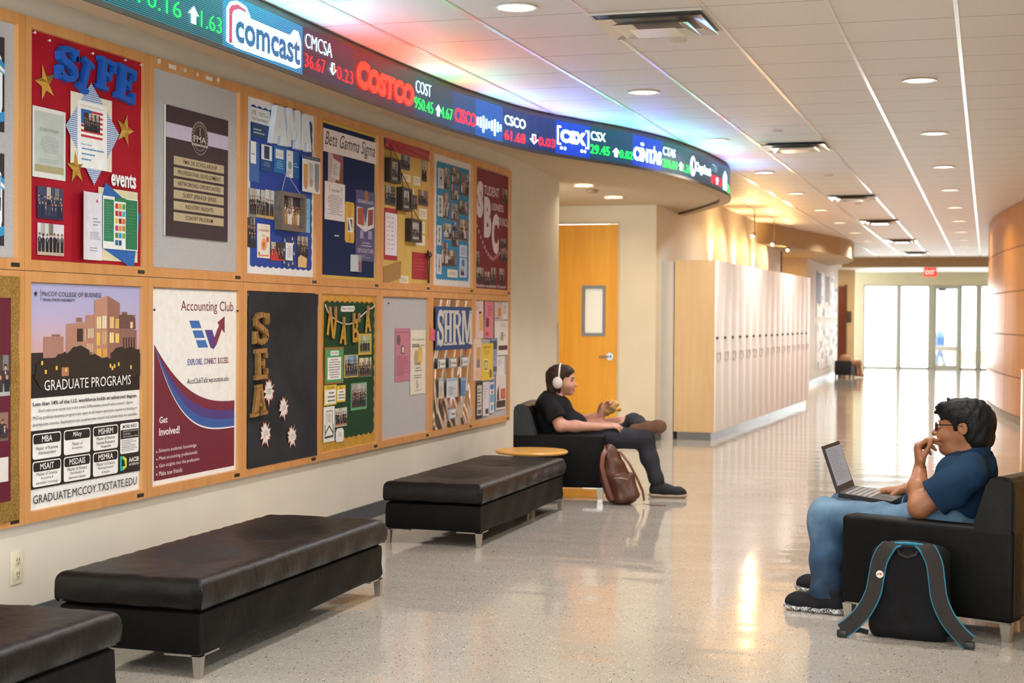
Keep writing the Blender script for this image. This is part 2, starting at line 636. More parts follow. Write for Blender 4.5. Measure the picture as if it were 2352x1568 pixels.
# unseen windows behind the camera, added to carry the fill light
w = MB()
w.box(-.2, .35, -4.2, -4.0, 0, ZC)
w.box(4.85, 5.8, -4.2, -4.0, 0, ZC)
w.box(.35, 4.85, -4.2, -4.0, 2.82, ZC)
w.box(.35, 4.85, -4.2, -4.0, 0, .38)
struct(w.build('wall_back', PAINT))
GLASS = glass_mat()
FRAME_GREY = cm('#a7a59c', .4, .04, 6)
w = MB()
for k in range(4):
    w.box(.35 + k * 1.48, .41 + k * 1.48, -4.16, -4.04, .38, 2.82, FRAME_GREY)
w.box(.35, 4.85, -4.11, -4.09, .38, 2.82, GLASS)
struct(w.build('window_1'))
w = MB()
for k in range(5):
    w.box(5.63, 5.75, -2.7 + k * 1.535, -2.64 + k * 1.535, .45, 2.82, FRAME_GREY)
w.box(5.68, 5.7, -2.7, 3.5, .45, 2.82, GLASS)
struct(w.build('window_6'))  # unseen side window, added together with its fill lamp

# entrance wall of glass at the far end
w = MB()
EW = cm('#c9c3a8', .6, .03, 4)
w.box(-.8, .884, 44.0, 44.2, 0, 2.71, EW)
w.box(.884, 7, 44.0, 44.2, 2.35, 2.71, EW)
struct(w.build('wall_entrance', EW))
ALU = cm('#aeb0a6', .4, .04, 6)
bays = [(.884, 1.806), (1.877, 2.669), (3.522, 3.95), (4.043, 4.9)]
for k, (a, c) in enumerate(bays):
    f = MB()
    f.box(a, a + .03, 44.02, 44.12, 0, 2.35, ALU)
    f.box(c - .03, c, 44.02, 44.12, 0, 2.35, ALU)
    f.box(a, c, 44.02, 44.12, 2.31, 2.35, ALU)
    f.box(a, c, 44.02, 44.12, 0, .05, ALU)
    f.box(a, c, 44.05, 44.09, .60, .625, cm('#5d6b70', .4))
    f.box(a, c, 44.065, 44.075, .05, 2.31, GLASS)
    struct(f.build('window_%d' % (k + 2)))
f = MB()
for a, c in ((1.806, 1.877), (2.669, 2.80), (3.47, 3.522), (3.95, 4.043)):
    f.box(a, c, 44.0, 44.16, 0, 2.35, ALU)
struct(f.build('trim_3'))
d = MB()
d.box(2.80, 2.87, 44.03, 44.10, 0, 2.30, cm('#c6c8c0', .4))
d.box(3.40, 3.47, 44.03, 44.10, 0, 2.30, cm('#c6c8c0', .4))
d.box(2.87, 3.40, 44.03, 44.10, 2.24, 2.30, cm('#c6c8c0', .4))
d.box(2.87, 3.40, 44.03, 44.10, 0, .12, cm('#c6c8c0', .4))
d.box(2.87, 3.40, 44.06, 44.07, .12, 2.24, GLASS)
d.box(2.80, 3.47, 44.03, 44.10, 2.30, 2.35, ALU)
door3 = struct(d.build('door_3'))
h = MB()
h.rbox(2.86, 3.41, 43.96, 44.02, .52, .66, .01)
struct(h.build('push_bar', cm('#e8eaea', .35), door3))
h = MB()
h.rbox(2.9, 3.12, 43.95, 44.03, 2.19, 2.27, .01)
struct(h.build('door_closer', cm('#7d8080', .4), door3))
# red-brown door in the far niche
d = MB()
d.box(.02, .52, 41.93, 41.99, 0, 2.28, wood('dark_door', '#5d2d20', '#74402c'))
d.box(.52, .56, 41.92, 42.0, 0, 2.32, cm('#5d3324', .5))
struct(d.build('door_2'))
# curved bulkhead beyond the lockers
pl = [(.5, 24.9), (.62, 25.15), (.80, 26.2), (.99, 27.5), (1.2, 28.7), (1.40, 29.9), (1.5, 31.2), (1.46, 32.6), (1.25, 34.0), (.95, 35.2), (.62, 36.0), (-.8, 36.0), (-.8, 28.3), (.5, 28.1)]
w = MB()
w.prism(pl, 2.62, ZC - .001, cm('#b59f78', .7), smooth=False)
struct(w.build('ceiling_bulkhead'))
# outdoors beyond the entrance
w = MB()
w.box(-12, 22, 44.3, 75, -.2, -.03)
struct(w.build('ground_outside', cm('#c9c9c6', .8)))

# ---------------------------------------------------------------- ticker path and soffit
TP = np.array([(.53, 3.0), (.53, 4.2), (.53, 6), (.52, 7.5), (.515, 8.5), (.53, 9.3), (.575, 10.1), (.70, 11.0), (.93, 11.7), (1.16, 12.3), (1.36, 13.1), (1.47, 14.0), (1.51, 14.9), (1.50, 15.5), (1.40, 16.2), (1.2, 16.75), (.95, 17.35), (.73, 17.85), (.52, 18.25)])
def catmull(P, n=12):
    out = []
    Q = np.vstack([2 * P[0] - P[1], P, 2 * P[-1] - P[-2]])
    for i in range(1, len(Q) - 2):
        for k in range(n):
            t = k / n
            a, b_, c, d_ = Q[i - 1], Q[i], Q[i + 1], Q[i + 2]
            out.append(.5 * ((2 * b_) + (-a + c) * t + (2 * a - 5 * b_ + 4 * c - d_) * t * t + (-a + 3 * b_ - 3 * c + d_) * t ** 3))
    out.append(P[-1])
    return np.array(out)
TL = catmull(TP)
TS = np.concatenate([[0], np.cumsum(np.linalg.norm(np.diff(TL, axis=0), axis=1))])
TT = np.gradient(TL, axis=0)
TT /= np.linalg.norm(TT, axis=1)[:, None]
def tick(s, off=0.0):
    x, y = np.interp(s, TS, TL[:, 0]), np.interp(s, TS, TL[:, 1])
    tx, ty = np.interp(s, TS, TT[:, 0]), np.interp(s, TS, TT[:, 1])
    l = math.hypot(tx, ty)
    return x + ty / l * off, y - tx / l * off

def sof_z(y):
    t = min(1, max(0, (y - 12.4) / (16.4 - 12.4)))
    return 2.80 - .15 * (t * t * (3 - 2 * t))
so = MB()
NS = 120
rows = []
for i in range(NS + 1):
    s = .05 + (TS[-1] - .25) * i / NS
    x, y = tick(s, -.112)
    xi = 0.0 if y < 14.43 else (-1.1 if y < 16.75 else .5)
    rows.append((xi, max(x, xi), y))
for i in range(NS):
    a, c = rows[i], rows[i + 1]
    for u in range(3):
        def P(r, q, yy):
            return (r[0] + (r[1] - r[0]) * q / 3, yy, sof_z(yy))
        so.add([P(a, u, a[2]), P(a, u + 1, a[2]), P(c, u + 1, c[2]), P(c, u, c[2])], [(0, 1, 2, 3)])
for i in range(NS):          # inner edge of the soffit, up to the ceiling
    a, c = rows[i], rows[i + 1]
    so.quad((a[1], a[2], sof_z(a[2])), (c[1], c[2], sof_z(c[2])), (c[1], c[2], ZC), (a[1], a[2], ZC))
struct(so.build('ceiling_soffit', SOFFIT_M))

tk = thing('led_ticker', 'curved illuminated stock ticker band hung along the ceiling edge', 'ticker display')
cs = [(-.11, 2.628), (.014, 2.628), (.014, 2.652), (0, 2.655), (0, 2.912), (.004, 2.914), (.004, 2.925), (-.02, ZC - .001), (-.11, ZC - .001)]
cas = MB()
NT = 200
ring = []
for i in range(NT + 1):
    s = TS[-1] * i / NT
    ring.append([(*tick(s, o), z) for o, z in cs])
K = len(cs)
vs = [p for r_ in ring for p in r_]
cas.add(vs, [(i * K + k, i * K + (k + 1) % K, (i + 1) * K + (k + 1) % K, (i + 1) * K + k) for i in range(NT) for k in range(K)])
cas.build('casing', cm('#564e46', .55, .08, 8), tk)

bt = MB()
for i in range(NT):
    a, c = TS[-1] * i / NT, TS[-1] * (i + 1) / NT
    bt.add([(*tick(a, .013), 2.6265), (*tick(a, -.108), 2.6265), (*tick(c, -.108), 2.6265), (*tick(c, .013), 2.6265)], [(0, 1, 2, 3)])
bt.build('bottom_trim', cm('#b8a080', .6), tk)

def tick_patch(s0, s1, z0, z1, mat, name, off=.002, n=None):
    m_ = MB()
    n = n or max(2, int((s1 - s0) / .12))
    for i in range(n):
        a, c = s0 + (s1 - s0) * i / n, s0 + (s1 - s0) * (i + 1) / n
        p, q = tick(a, off), tick(c, off)
        m_.quad((*p, z0), (*q, z0), (*q, z1), (*p, z1))
    return m_.build(name, mat, tk)

def tick_poly(polys, mat, name, off=.005):
    m_ = MB()
    for P in polys:
        m_.add([(*tick(s, off), z) for s, z in P], [tuple(range(len(P)))])
    return m_.build(name, mat, tk)

def tick_text(txt, s0, s1, z0, z1, mat, name='lettering', off=.005, bold=-.014, shear=0.0):
    V, F, _ = glyphs(txt, bold, shear, 3)
    m_ = MB()
    m_.add([(*tick(s0 + v[0] * (s1 - s0), off), z0 + v[1] * (z1 - z0)) for v in V], F)
    return m_.build(name, mat, tk)

TK = 1.0
BG = 2.0
tiles = [(2.0, 3.46, '#0a6f78', .5), (3.46, 4.36, '#0a7fb4', .8), (4.36, 5.06, '#3b3050', .34), (5.06, 6.03, '#5a1a2a', .42),
         (6.03, 6.7, '#24465e', .38), (6.7, 7.1, '#1d4a86', .45), (7.1, 7.57, '#0458b4', .62), (7.57, 8.0, '#173a78', .4), (8.0, 8.39, '#16337c', .42),
         (8.39, 8.86, '#0040c8', .75), (8.86, 9.49, '#0b5876', .45), (9.49, 10.05, '#0040c8', .75), (10.05, 10.78, '#0c6478', .45), (10.78, 12.1, '#1d5266', .45), (12.1, 13.2, '#0c5c6c', .45), (.2, 2.0, '#0a50a0', .5)]
for a, c, hx, st in tiles:  # backdrop tints: lit pixels, plus bloom around the text put in as glow
    tick_patch(a, c, 2.656, 2.911, emat(hx, st * BG, True), 'screen')
WH, GR, RD = emat('#d8fbff', 9 * TK, True, (.55, .95, 1.0)), emat('#18ff7a', 8 * TK, True, (.003, 1, .025)), emat('#ff3418', 11 * TK, True, (1, .004, .0016))
OR = emat('#ff401c', 15 * TK, True, (1, .0045, .0012))
BLUE_INK = emat('#0482c8', .7, True)
def arrow(s0, s1, z0, z1, upw, mat):
    m1 = (s0 + s1) / 2
    hz = (z1 - z0)
    w_ = (s1 - s0)
    if upw:
        P = [(s0 + w_ * .28, z0), (s1 - w_ * .28, z0), (s1 - w_ * .28, z0 + hz * .5), (s1, z0 + hz * .5), (m1, z1), (s0, z0 + hz * .5), (s0 + w_ * .28, z0 + hz * .5)]
    else:
        P = [(s0 + w_ * .28, z1), (s0 + w_ * .28, z0 + hz * .5), (s0, z0 + hz * .5), (m1, z0), (s1, z0 + hz * .5), (s1 - w_ * .28, z0 + hz * .5), (s1 - w_ * .28, z1)]
    tick_poly([P], mat, 'arrow')
    if not upw:
        tick_poly([[(m1 - w_ * .12, z1 - hz * .12), (m1 - w_ * .12, z0 + hz * .45), (m1 - w_ * .25, z0 + hz * .45), (m1, z0 + hz * .18), (m1 + w_ * .25, z0 + hz * .45), (m1 + w_ * .12, z0 + hz * .45), (m1 + w_ * .12, z1 - hz * .12)]], RD, 'arrow', .008)

UZ, LZ = (2.808, 2.884), (2.704, 2.776)
tick_text('370.16', 2.60, 3.062, *LZ, GR)
arrow(3.128, 3.226, 2.704, 2.784, True, WH)
tick_text('1.63', 3.246, 3.445, *LZ, GR)
# network logo: white shape with a red crescent and blue letters
tick_poly([[(3.496, 2.68), (3.496, 2.84), (3.53, 2.875), (3.60, 2.895), (3.70, 2.885), (3.745, 2.845), (3.745, 2.835), (4.20, 2.835), (4.25, 2.872), (4.30, 2.872), (4.33, 2.835), (4.338, 2.81), (4.335, 2.69), (4.27, 2.673), (3.60, 2.668)]], WH, 'logo', .004)
tick_poly([[(3.515, 2.68), (3.515, 2.835), (3.54, 2.86), (3.60, 2.875), (3.68, 2.868), (3.72, 2.848), (3.69, 2.855), (3.62, 2.858), (3.565, 2.84), (3.548, 2.82), (3.548, 2.68)]], emat('#ff2050', 1.6, True), 'logo', .007)
tick_text('comcast', 3.58, 4.32, 2.695, 2.825, BLUE_INK, 'logo', .008, .03)
tick_text('CMCSA', 4.392, 4.745, *UZ, WH)
tick_text('36.67', 4.388, 4.651, *LZ, RD)
arrow(4.715, 4.807, 2.714, 2.782, False, WH)
tick_text('0.23', 4.818, 5.045, *LZ, RD)
tick_text('C', 5.095, 5.30, 2.70, 2.865, OR, 'logo', .005, .07, .1)
tick_text('OSTCO', 5.27, 6.012, 2.70, 2.842, OR, 'logo', .006, .07, .1)
tick_text('COST', 6.046, 6.306, *UZ, WH)
tick_text('950.45', 6.026, 6.338, *LZ, GR)
arrow(6.39, 6.476, 2.703, 2.777, True, WH)
tick_text('4.67', 6.476, 6.686, *LZ, GR)
tick_text('CISCO', 6.731, 7.1, 2.708, 2.801, RD, 'logo', .005, .008)
hts = [.5, .62, 1.0, .62, .4, .62, 1.0, .62, .4]
bz = 2.735
for k in range(9):
    s = 7.13 + k * .0495
    hh = hts[k]
    zc = 2.752 - (.01 if k in (2, 6) else 0)
    tick_poly([[(s - .012, zc - .055 * hh), (s + .012, zc - .055 * hh), (s + .012, zc + .062 * hh), (s - .012, zc + .062 * hh)]], WH, 'logo')
tick_text('CSCO', 7.597, 7.947, 2.79, 2.862, WH, bold=.008)
tick_text('61.68', 7.599, 7.943, 2.68, 2.752, RD, bold=.008)
arrow(8.017, 8.143, 2.694, 2.768, False, WH)
tick_text('0.03', 8.149, 8.38, 2.694, 2.758, RD, bold=.008)
for s0, s1, sg in ((8.408, 8.455, 1), (8.80, 8.846, -1)):
    q = s0 if sg > 0 else s1
    tick_poly([[(q, 2.725), (q + sg * .018, 2.725), (q + sg * .018, 2.872), (q, 2.872)], [(q, 2.858), (q + sg * .05, 2.858), (q + sg * .05, 2.872), (q, 2.872)], [(q, 2.725), (q + sg * .05, 2.725), (q + sg * .05, 2.739), (q, 2.739)]], WH, 'logo')
tick_text('CSX', 8.452, 8.80, 2.748, 2.852, WH, 'logo', .005, .06)
for c_ in (8.465, 8.515, 8.745, 8.79):
    tick_poly([[(c_ + .017 * math.cos(k * PI / 4), 2.703 + .012 * math.sin(k * PI / 4)) for k in range(8)]], WH, 'logo')
tick_text('CSX', 8.87, 9.07, 2.805, 2.876, WH, bold=.008)
tick_text('29.45', 8.864, 9.127, 2.697, 2.77, GR, bold=.008)
arrow(9.17, 9.273, 2.697, 2.773, True, WH)
tick_text('0.02', 9.273, 9.486, 2.697, 2.762, GR, bold=.008)
tick_text('CINTAS', 9.50, 10.035, 2.70, 2.815, WH, 'logo', .005, .05)
tick_poly([[(9.655 + .03 * math.cos(k * PI / 4), 2.845 + .014 * math.sin(k * PI / 4)) for k in range(8)]], WH, 'logo')
tick_poly([[(9.86, 2.80), (9.90, 2.80), (9.885, 2.855)]], WH, 'logo')
tick_text('CTAS', 10.066, 10.355, 2.796, 2.869, WH, bold=.008)
tick_text('206.84', 10.059, 10.403, 2.693, 2.765, GR, bold=.008)
arrow(10.45, 10.572, 2.699, 2.776, True, WH)
tick_text('1.31', 10.572, 10.784, 2.695, 2.765, GR, bold=.008)
tick_poly([[(10.88 + .085 * math.cos(k * PI / 8), 2.772 + .092 * math.sin(k * PI / 8)) for k in range(16)]], WH, 'logo')
tick_poly([[(10.89 + .04 * math.cos(k * PI / 8), 2.785 + .055 * math.sin(k * PI / 8)) for k in range(16)]], emat('#1d5266', .6, True), 'logo', .008)
tick_text('Cognizant', 10.96, 11.56, 2.715, 2.825, WH, 'logo', .005, .05)
tick_text('CTSH', 11.60, 11.86, 2.80, 2.865, emat('#9fd8e8', 2.0, True))
tick_patch(11.57, 12.1, 2.682, 2.765, emat('#ff1838', 1.5, True), 'price_panel', .004)
arrow(11.80, 11.95, 2.69, 2.76, True, WH)
tick_poly([[(12.2, 2.67), (12.42, 2.67), (12.42, 2.82), (12.3, 2.86), (12.2, 2.8)]], WH, 'logo')
tick_patch(12.45, 12.7, 2.67, 2.74, GR, 'price_panel', .004)

# light the display throws up on the ceiling, in the colours it is showing
for a, c, col_, pw in ((.6, 2.0, (.06, .4, 1), 6.0), (2.0, 3.45, (.05, .7, .85), 6.0), (3.45, 4.36, (.14, .72, 1), 9.0), (4.36, 4.85, (.6, .45, 1), .9), (4.85, 6.02, (1, .05, .02), 7.0), (6.02, 6.32, (.4, .95, 1), 1.6), (6.32, 6.7, (.05, 1, .3), 1.5), (6.7, 7.1, (1, .06, .1), 1.5), (7.1, 7.58, (.15, .7, 1), 2.6),
                       (7.58, 8.38, (.4, .4, 1), 3.5), (8.38, 8.88, (.08, .15, 1), 6.0), (8.88, 9.48, (.1, .9, .7), 2.2), (9.48, 10.05, (.12, .2, 1), 6.0), (10.05, 10.8, (.1, .9, .8), 2.6), (10.8, 11.6, (.4, .8, 1), 3.2), (11.6, 12.2, (.8, .2, .5), 1.2), (12.2, 13.2, (.1, .3, 1), 6.0)):
    n_ = max(1, round((c - a) / .4))
    for q in range(n_):
        s = a + (c - a) * (q + .5) / n_
        x, y = tick(s, .045)
        x2, y2 = tick(s, 1.045)
        o_ = Vector((x2 - x, y2 - y, 0)).normalized()
        zl = -(o_ * math.cos(math.radians(54)) + Vector((0, 0, math.sin(math.radians(54)))))
        xl = Vector((-o_.y, o_.x, 0))
        yl = zl.cross(xl)
        l_ = lamp('ticker_glow', 'AREA', (0, 0, 0), (0, 0, 0), pw * 1.05 / n_, col_, shape='RECTANGLE', size=(c - a) / n_, size_y=.03)
        mt_ = Matrix((xl, yl, zl)).transposed().to_4x4()
        mt_.translation = (x, y, 2.665)
        l_.matrix_world = mt_

# ---------------------------------------------------------------- door in the recess
DW = wood('door_maple', '#de920a', '#e6a41a', 'Z', .45, .7)
d = MB()
dy = 16.78
d.box(-.66, -.36, dy, dy + .045, .01, 2.44, DW)
d.box(-.092, .06, dy, dy + .045, .01, 2.44, DW)
d.box(-.36, -.092, dy, dy + .045, .01, 1.175, DW)
d.box(-.36, -.092, dy, dy + .045, 1.74, 2.44, DW)
door = struct(d.build('door_1'))
d = MB()
fg = cm('#77787a', .45)
for a in ((-.363, -.333, 1.17, 1.745), (-.119, -.089, 1.17, 1.745), (-.333, -.119, 1.17, 1.205), (-.333, -.119, 1.71, 1.745)):
    d.box(a[0], a[1], dy - .012, dy + .05, a[2], a[3], fg)
d.box(-.333, -.119, dy + .02, dy + .03, 1.205, 1.71, cm('#e9e2d0', .25, .02, 3))
struct(d.build('vision_panel', None, door))
d = MB()
CHROME = cm('#8c8c8c', .36, .03, 9, 1.0)
d.cyl((-.03, dy - .012, .94), .042, .014, CHROME, 20, 'Y')
d.cyl((-.03, dy - .06, .94), .013, .05, CHROME, 12, 'Y')
d.tube([(-.03, dy - .055, .94), (-.08, dy - .06, .938), (-.14, dy - .058, .935)], .011, CHROME)
struct(d.build('door_handle', None, door))
d = MB()
jam = cm('#c3b496', .55)
d.box(-.70, -.665, 16.745, 16.83, 0, 2.47, jam)
d.box(.063, .085, 16.745, 16.83, 0, 2.47, jam)
d.box(-.665, .063, 16.745, 16.83, 2.445, 2.47, jam)
struct(d.build('trim_4', None))

# ---------------------------------------------------------------- ceiling fittings
def can_proto():
    t = thing('downlight', 'x', 'ceiling light', (0, 0, 0))
    m_ = MB()
    m_.lathe([(.098, 0), (.112, -.002), (.115, -.007), (.108, -.009), (.098, -.006), (.095, -.0015)], n=28)
    m_.build('trim_ring', cm('#d8cfc4', .3), t)
    m_ = MB()
    m_.cyl((0, 0, -.0045), .096, .002, None, 28)
    m_.build('lens', emat('#fff0d4', 5.5), t)
    m_ = MB()
    m_.box(-.095, .095, -.002, .002, -.012, -.004)
    m_.box(-.002, .002, -.095, .095, -.012, -.004)
    m_.build('baffle', cm('#c9bfae', .3), t)
    return t
row1 = [-1.6, 1.4, 4.4, 7.404, 10.413, 13.361, 16.465, 19.295, 22.295, 25.26, 28.239, 31.255, 34.329, 37.053]
row2 = [-1.6, 1.4, 4.4, 7.37, 10.342, 13.314, 16.253, 19.154, 22.13, 25.152, 28.262, 31.1, 34.1, 37.04]
can0 = None
ORD = ['first', 'second', 'third', 'fourth', 'fifth', 'sixth', 'seventh', 'eighth', 'ninth', 'tenth', 'eleventh', 'twelfth']
for nm, row, x0, first in (('left', row1, 1.69, 3), ('right', row2, 3.555, 4)):
    for k, y in enumerate(row):
        x = x0 + DRIFT * (y - 7.4)
        pw = CAN_POWER * (1.0 if y > 6 else .8)
        lamp('downlight_beam', 'AREA', (x, y, ZC - .016), (0, 0, 0), pw, WARM, shape='DISK', size=.17, spread=math.radians(150))
        if k < first:
            continue
        lab = '%s round downlight from the camera in the %s ceiling row' % (ORD[k - first], nm)
        if can0 is None:
            can0 = can_proto()
            can0.location = (x, y, ZC)
            can0['label'] = lab
            can0['group'] = 'downlights along the hall ceiling'
        else:
            dup(can0, (x, y, ZC), label=lab)
for k, (x, y) in enumerate(((.17, 14.75), (.25, 15.72))):
    z = sof_z(y)
    dup(can0, (x, y, z - .004), label=('nearer' if k == 0 else 'farther') + ' downlight under the curved soffit before the yellow door', group='downlights in the door recess')
    lamp('downlight_beam', 'AREA', (x, y, z - .02), (0, 0, 0), 8, (1, .82, .6), shape='DISK', size=.17, spread=math.radians(150))

def vent_proto():
    t = thing('air_diffuser', 'x', 'ceiling vent')
    sil = cm('#cfc8bf', .2, .03, 5, .75)
    for nm, ro, ri, z0, z1 in (('outer_cone', .287, .215, -.030, -.006), ('middle_cone', .205, .135, -.046, -.016), ('inner_cone', .125, .02, -.058, -.058)):
        m_ = MB()
        a = [(-ro, -ro, z0), (ro, -ro, z0), (ro, ro, z0), (-ro, ro, z0)]
        c = [(-ri, -ri, z1), (ri, -ri, z1), (ri, ri, z1), (-ri, ri, z1)]
        m_.add(a + c, [(0, 1, 5, 4), (1, 2, 6, 5), (2, 3, 7, 6), (3, 0, 4, 7)])
        if ri < .05:
            m_.add(c, [(0, 1, 2, 3)])
        else:
            c2 = [(p[0] * (ri - .012) / ri, p[1] * (ri - .012) / ri, z1 + .002) for p in c]
            m_.add(c + c2, [(0, 1, 5, 4), (1, 2, 6, 5), (2, 3, 7, 6), (3, 0, 4, 7)])
        m_.build(nm, sil, t)
    m_ = MB()
    m_.box(-.28, .28, -.28, .28, -.005, -.001)
    m_.build('throat', cm('#857e76', .4), t)
    m_ = MB()
    for a in ((-.302, .302, -.302, -.288), (-.302, .302, .288, .302), (-.302, -.288, -.288, .288), (.288, .302, -.288, .288)):
        m_.box(a[0], a[1], a[2], a[3], -.008, 0)
    m_.build('rim', cm('#bdb4a8', .35), t)
    return t
v0 = None
for k, y in enumerate((7.98, 13.93, 19.9, 24.85, 30.9, 36.65)):
    x = 2.30 + DRIFT * (y - 7.98) * 1.6
    lab = ('%s square metal air vent from the camera along the ceiling' % ORD[k])
    if v0 is None:
        v0 = vent_proto()
        v0.location = (x, y, ZC)
        v0['label'] = lab
        v0['group'] = 'square ceiling air vents'
    else:
        dup(v0, (x, y, ZC), label=lab)
for k, (x, y) in enumerate(((2.31, 8.533), (2.327, 12.825), (2.382, 16.911), (2.38, 21.124))):
    m_ = MB()
    m_.lathe([(.0, -.012), (.03, -.012), (.045, -.008), (.05, 0)], n=20)
    o = m_.build('sprinkler_cap', cm('#cbbfb2', .4), None, (x, y, ZC - .0005))
    tag(o, '%s small round sprinkler cap from the camera on the ceiling' % ORD[k], 'sprinkler cap', 'sprinkler caps')
m_ = MB()
m_.lathe([(.0, -.03), (.045, -.03), (.06, -.015), (.062, 0)], n=20)
tag(m_.build('smoke_detector', cm('#a08a68', .5), None, (.17, 15.1, sof_z(15.1) - .001)), 'small smoke detector between two downlights under the soffit', 'smoke detector')

# three pendant spots near the lockers
for k, (x, y, z, sy) in enumerate(((.86, 22.0, 2.55, 18.9), (.85, 24.3, 2.54, 21.0), (.83, 26.5, 2.55, 23.2))):
    t = thing('pendant_spotlight', ('nearest', 'middle', 'farthest')[k] + ' of three thin pendant spotlights over the lockers', 'pendant light', (x, y, ZC), 0, 'pendant spotlights over the lockers')
    m_ = MB()
    m_.tube([(0, 0, 0), (0, 0, z - ZC + .06)], .008, n=8)
    m_.build('stem', cm('#b49a72', .4), t)
    m_ = MB()
    m_.tube([(0, 0, z - ZC + .07), (-.02, -.05, z - ZC + .02)], [.02, .035], n=12)
    m_.build('lamp_head', cm('#8d7a5c', .35), t)
    m_ = MB()
    m_.tube([(-.018, -.045, z - ZC + .026), (-.024, -.062, z - ZC + .008)], [.03, .022], n=12)
    m_.build('bulb', emat('#fff4dc', 6), t)
    lamp('spot_beam', 'AREA', (x - .03, y - .08, z - .02), (math.radians(-62), math.radians(-12), 0), 14, (1, .62, .24), shape='DISK', size=.06, spread=math.radians(120))
for k, sy in enumerate((20.37, 22.4, 24.4)):
    t = thing('locker_uplight', ('nearest', 'middle', 'farthest')[k] + ' small warm uplight on the wall just above the lockers', 'uplight', (.532, sy, 2.04), 0, 'wall uplights above the lockers')
    m_ = MB()
    m_.cyl((0, 0, 0), .03, .05, None, 14)
    m_.build('housing', cm('#4a443c', .4), t)
    m_ = MB()
    m_.cyl((0, 0, .05), .026, .004, None, 14)
    m_.build('lens', emat('#ffe0a8', 6), t)
    lamp('uplight_beam', 'AREA', (.56, sy, 2.105), (PI, math.radians(-8), 0), 11, (1, .64, .26), shape='DISK', size=.05, spread=math.radians(105))
lamp('passage_light', 'AREA', (-.1, 29.9, 2.55), (0, 0, 0), 60, (1, .55, .16), shape='DISK', size=.3)
lamp('niche_light', 'AREA', (.1, 40.3, 2.65), (0, 0, 0), 45, (1, .68, .3), shape='DISK', size=.3)

# lit exit sign
t = thing('exit_sign', 'red lit exit sign hanging under the far ceiling header', 'exit sign', (2.79, 40.3, 2.6))
m_ = MB()
m_.rbox(-.16, .16, -.02, .02, -.11, .11, .008)
m_.build('housing', emat('#ff2a16', 1.5), t)
m_ = MB()
V, F, _ = glyphs('EXIT', .03)
m_.add([(-.12 + v[0] * .24, -.0225, -.06 + v[1] * .12) for v in V], F)
m_.build('lettering', emat('#ffb09c', 2.2), t)
m_ = MB()
m_.box(-.05, .05, -.015, .015, .11, .13)
m_.build('mount', cm('#8a5a44', .5), t)
# ================================================================ bulletin boards
Y0, BW, Z0, BH = 4.6035, 1.0158, .4713, 1.0960
MAPLE = wood('board_maple', '#c4864c', '#cf9a62', 'Z', .4, .8)
BURLAP = fabric('burlap', '#a3a2a4', '#bcbabb', 330, .95, .3)
where = {(0, 1): 'half of a black and white map poster', (1, 1): 'red cloth with blue letters', (2, 1): 'dark course list poster', (3, 1): 'blue paper with white letters',
         (4, 1): 'navy cloth and a white script banner', (5, 1): 'yellow paper with hanging photo frames', (6, 1): 'turquoise paper in a scalloped border', (7, 1): 'maroon poster with tall white letters',
         (0, 0): 'glittering gold cloth', (1, 0): 'tall graduate programs poster', (2, 0): 'white and maroon club poster', (3, 0): 'black cloth with gold letters',
         (4, 0): 'green paper in a gold scalloped border', (5, 0): 'bare grey panel with pink and cream flyers', (6, 0): 'crinkled plastic sheet and a navy banner', (7, 0): 'crowd of small flyers'}
for i in range(8):
    for k in (0, 1):
        yc, zc = Y0 + BW * (i + .5), Z0 + BH * (k + .5)
        t = thing('bulletin_board', 'maple framed bulletin board holding ' + where[(i, k)], 'bulletin board', (0, yc, zc), 0, 'maple framed bulletin boards on the left wall')
        a, c, fwid = BW / 2 - .0015, BH / 2 - .0015, .046
        m_ = MB()
        out = [(-a, -c), (a, -c), (a, c), (-a, c)]
        inn = [(-a + fwid, -c + fwid), (a - fwid, -c + fwid), (a - fwid, c - fwid), (-a + fwid, c - fwid)]
        in2 = [(p[0] * .99, p[1] * .99) for p in inn]
        for q in range(4):
            r_ = (q + 1) % 4
            P, Q, p, q2 = out[q], out[r_], inn[q], inn[r_]
            pe, qe = in2[q], in2[r_]
            vs = [(0, *P), (0, *Q), (.034, *Q), (.034, *P), (.036, *pe) if 0 else (.034, *p), (.034, *q2), (.012, *in2[q]), (.012, *in2[r_])]
            m_.add(vs, [(0, 1, 2, 3), (3, 2, 5, 4), (4, 5, 7, 6)])
        m_.build('frame', MAPLE, t)
        m_ = MB()
        m_.box(.001, .014, -a + .03, a - .03, -c + .03, c - .03)
        m_.build('panel', BURLAP, t)
        m_ = MB()
        m_.box(.034, .036, a - .095, a - .035, -c + .012, -c + .03)
        m_.build('maker_plaque', cm('#2a2522', .4), t)

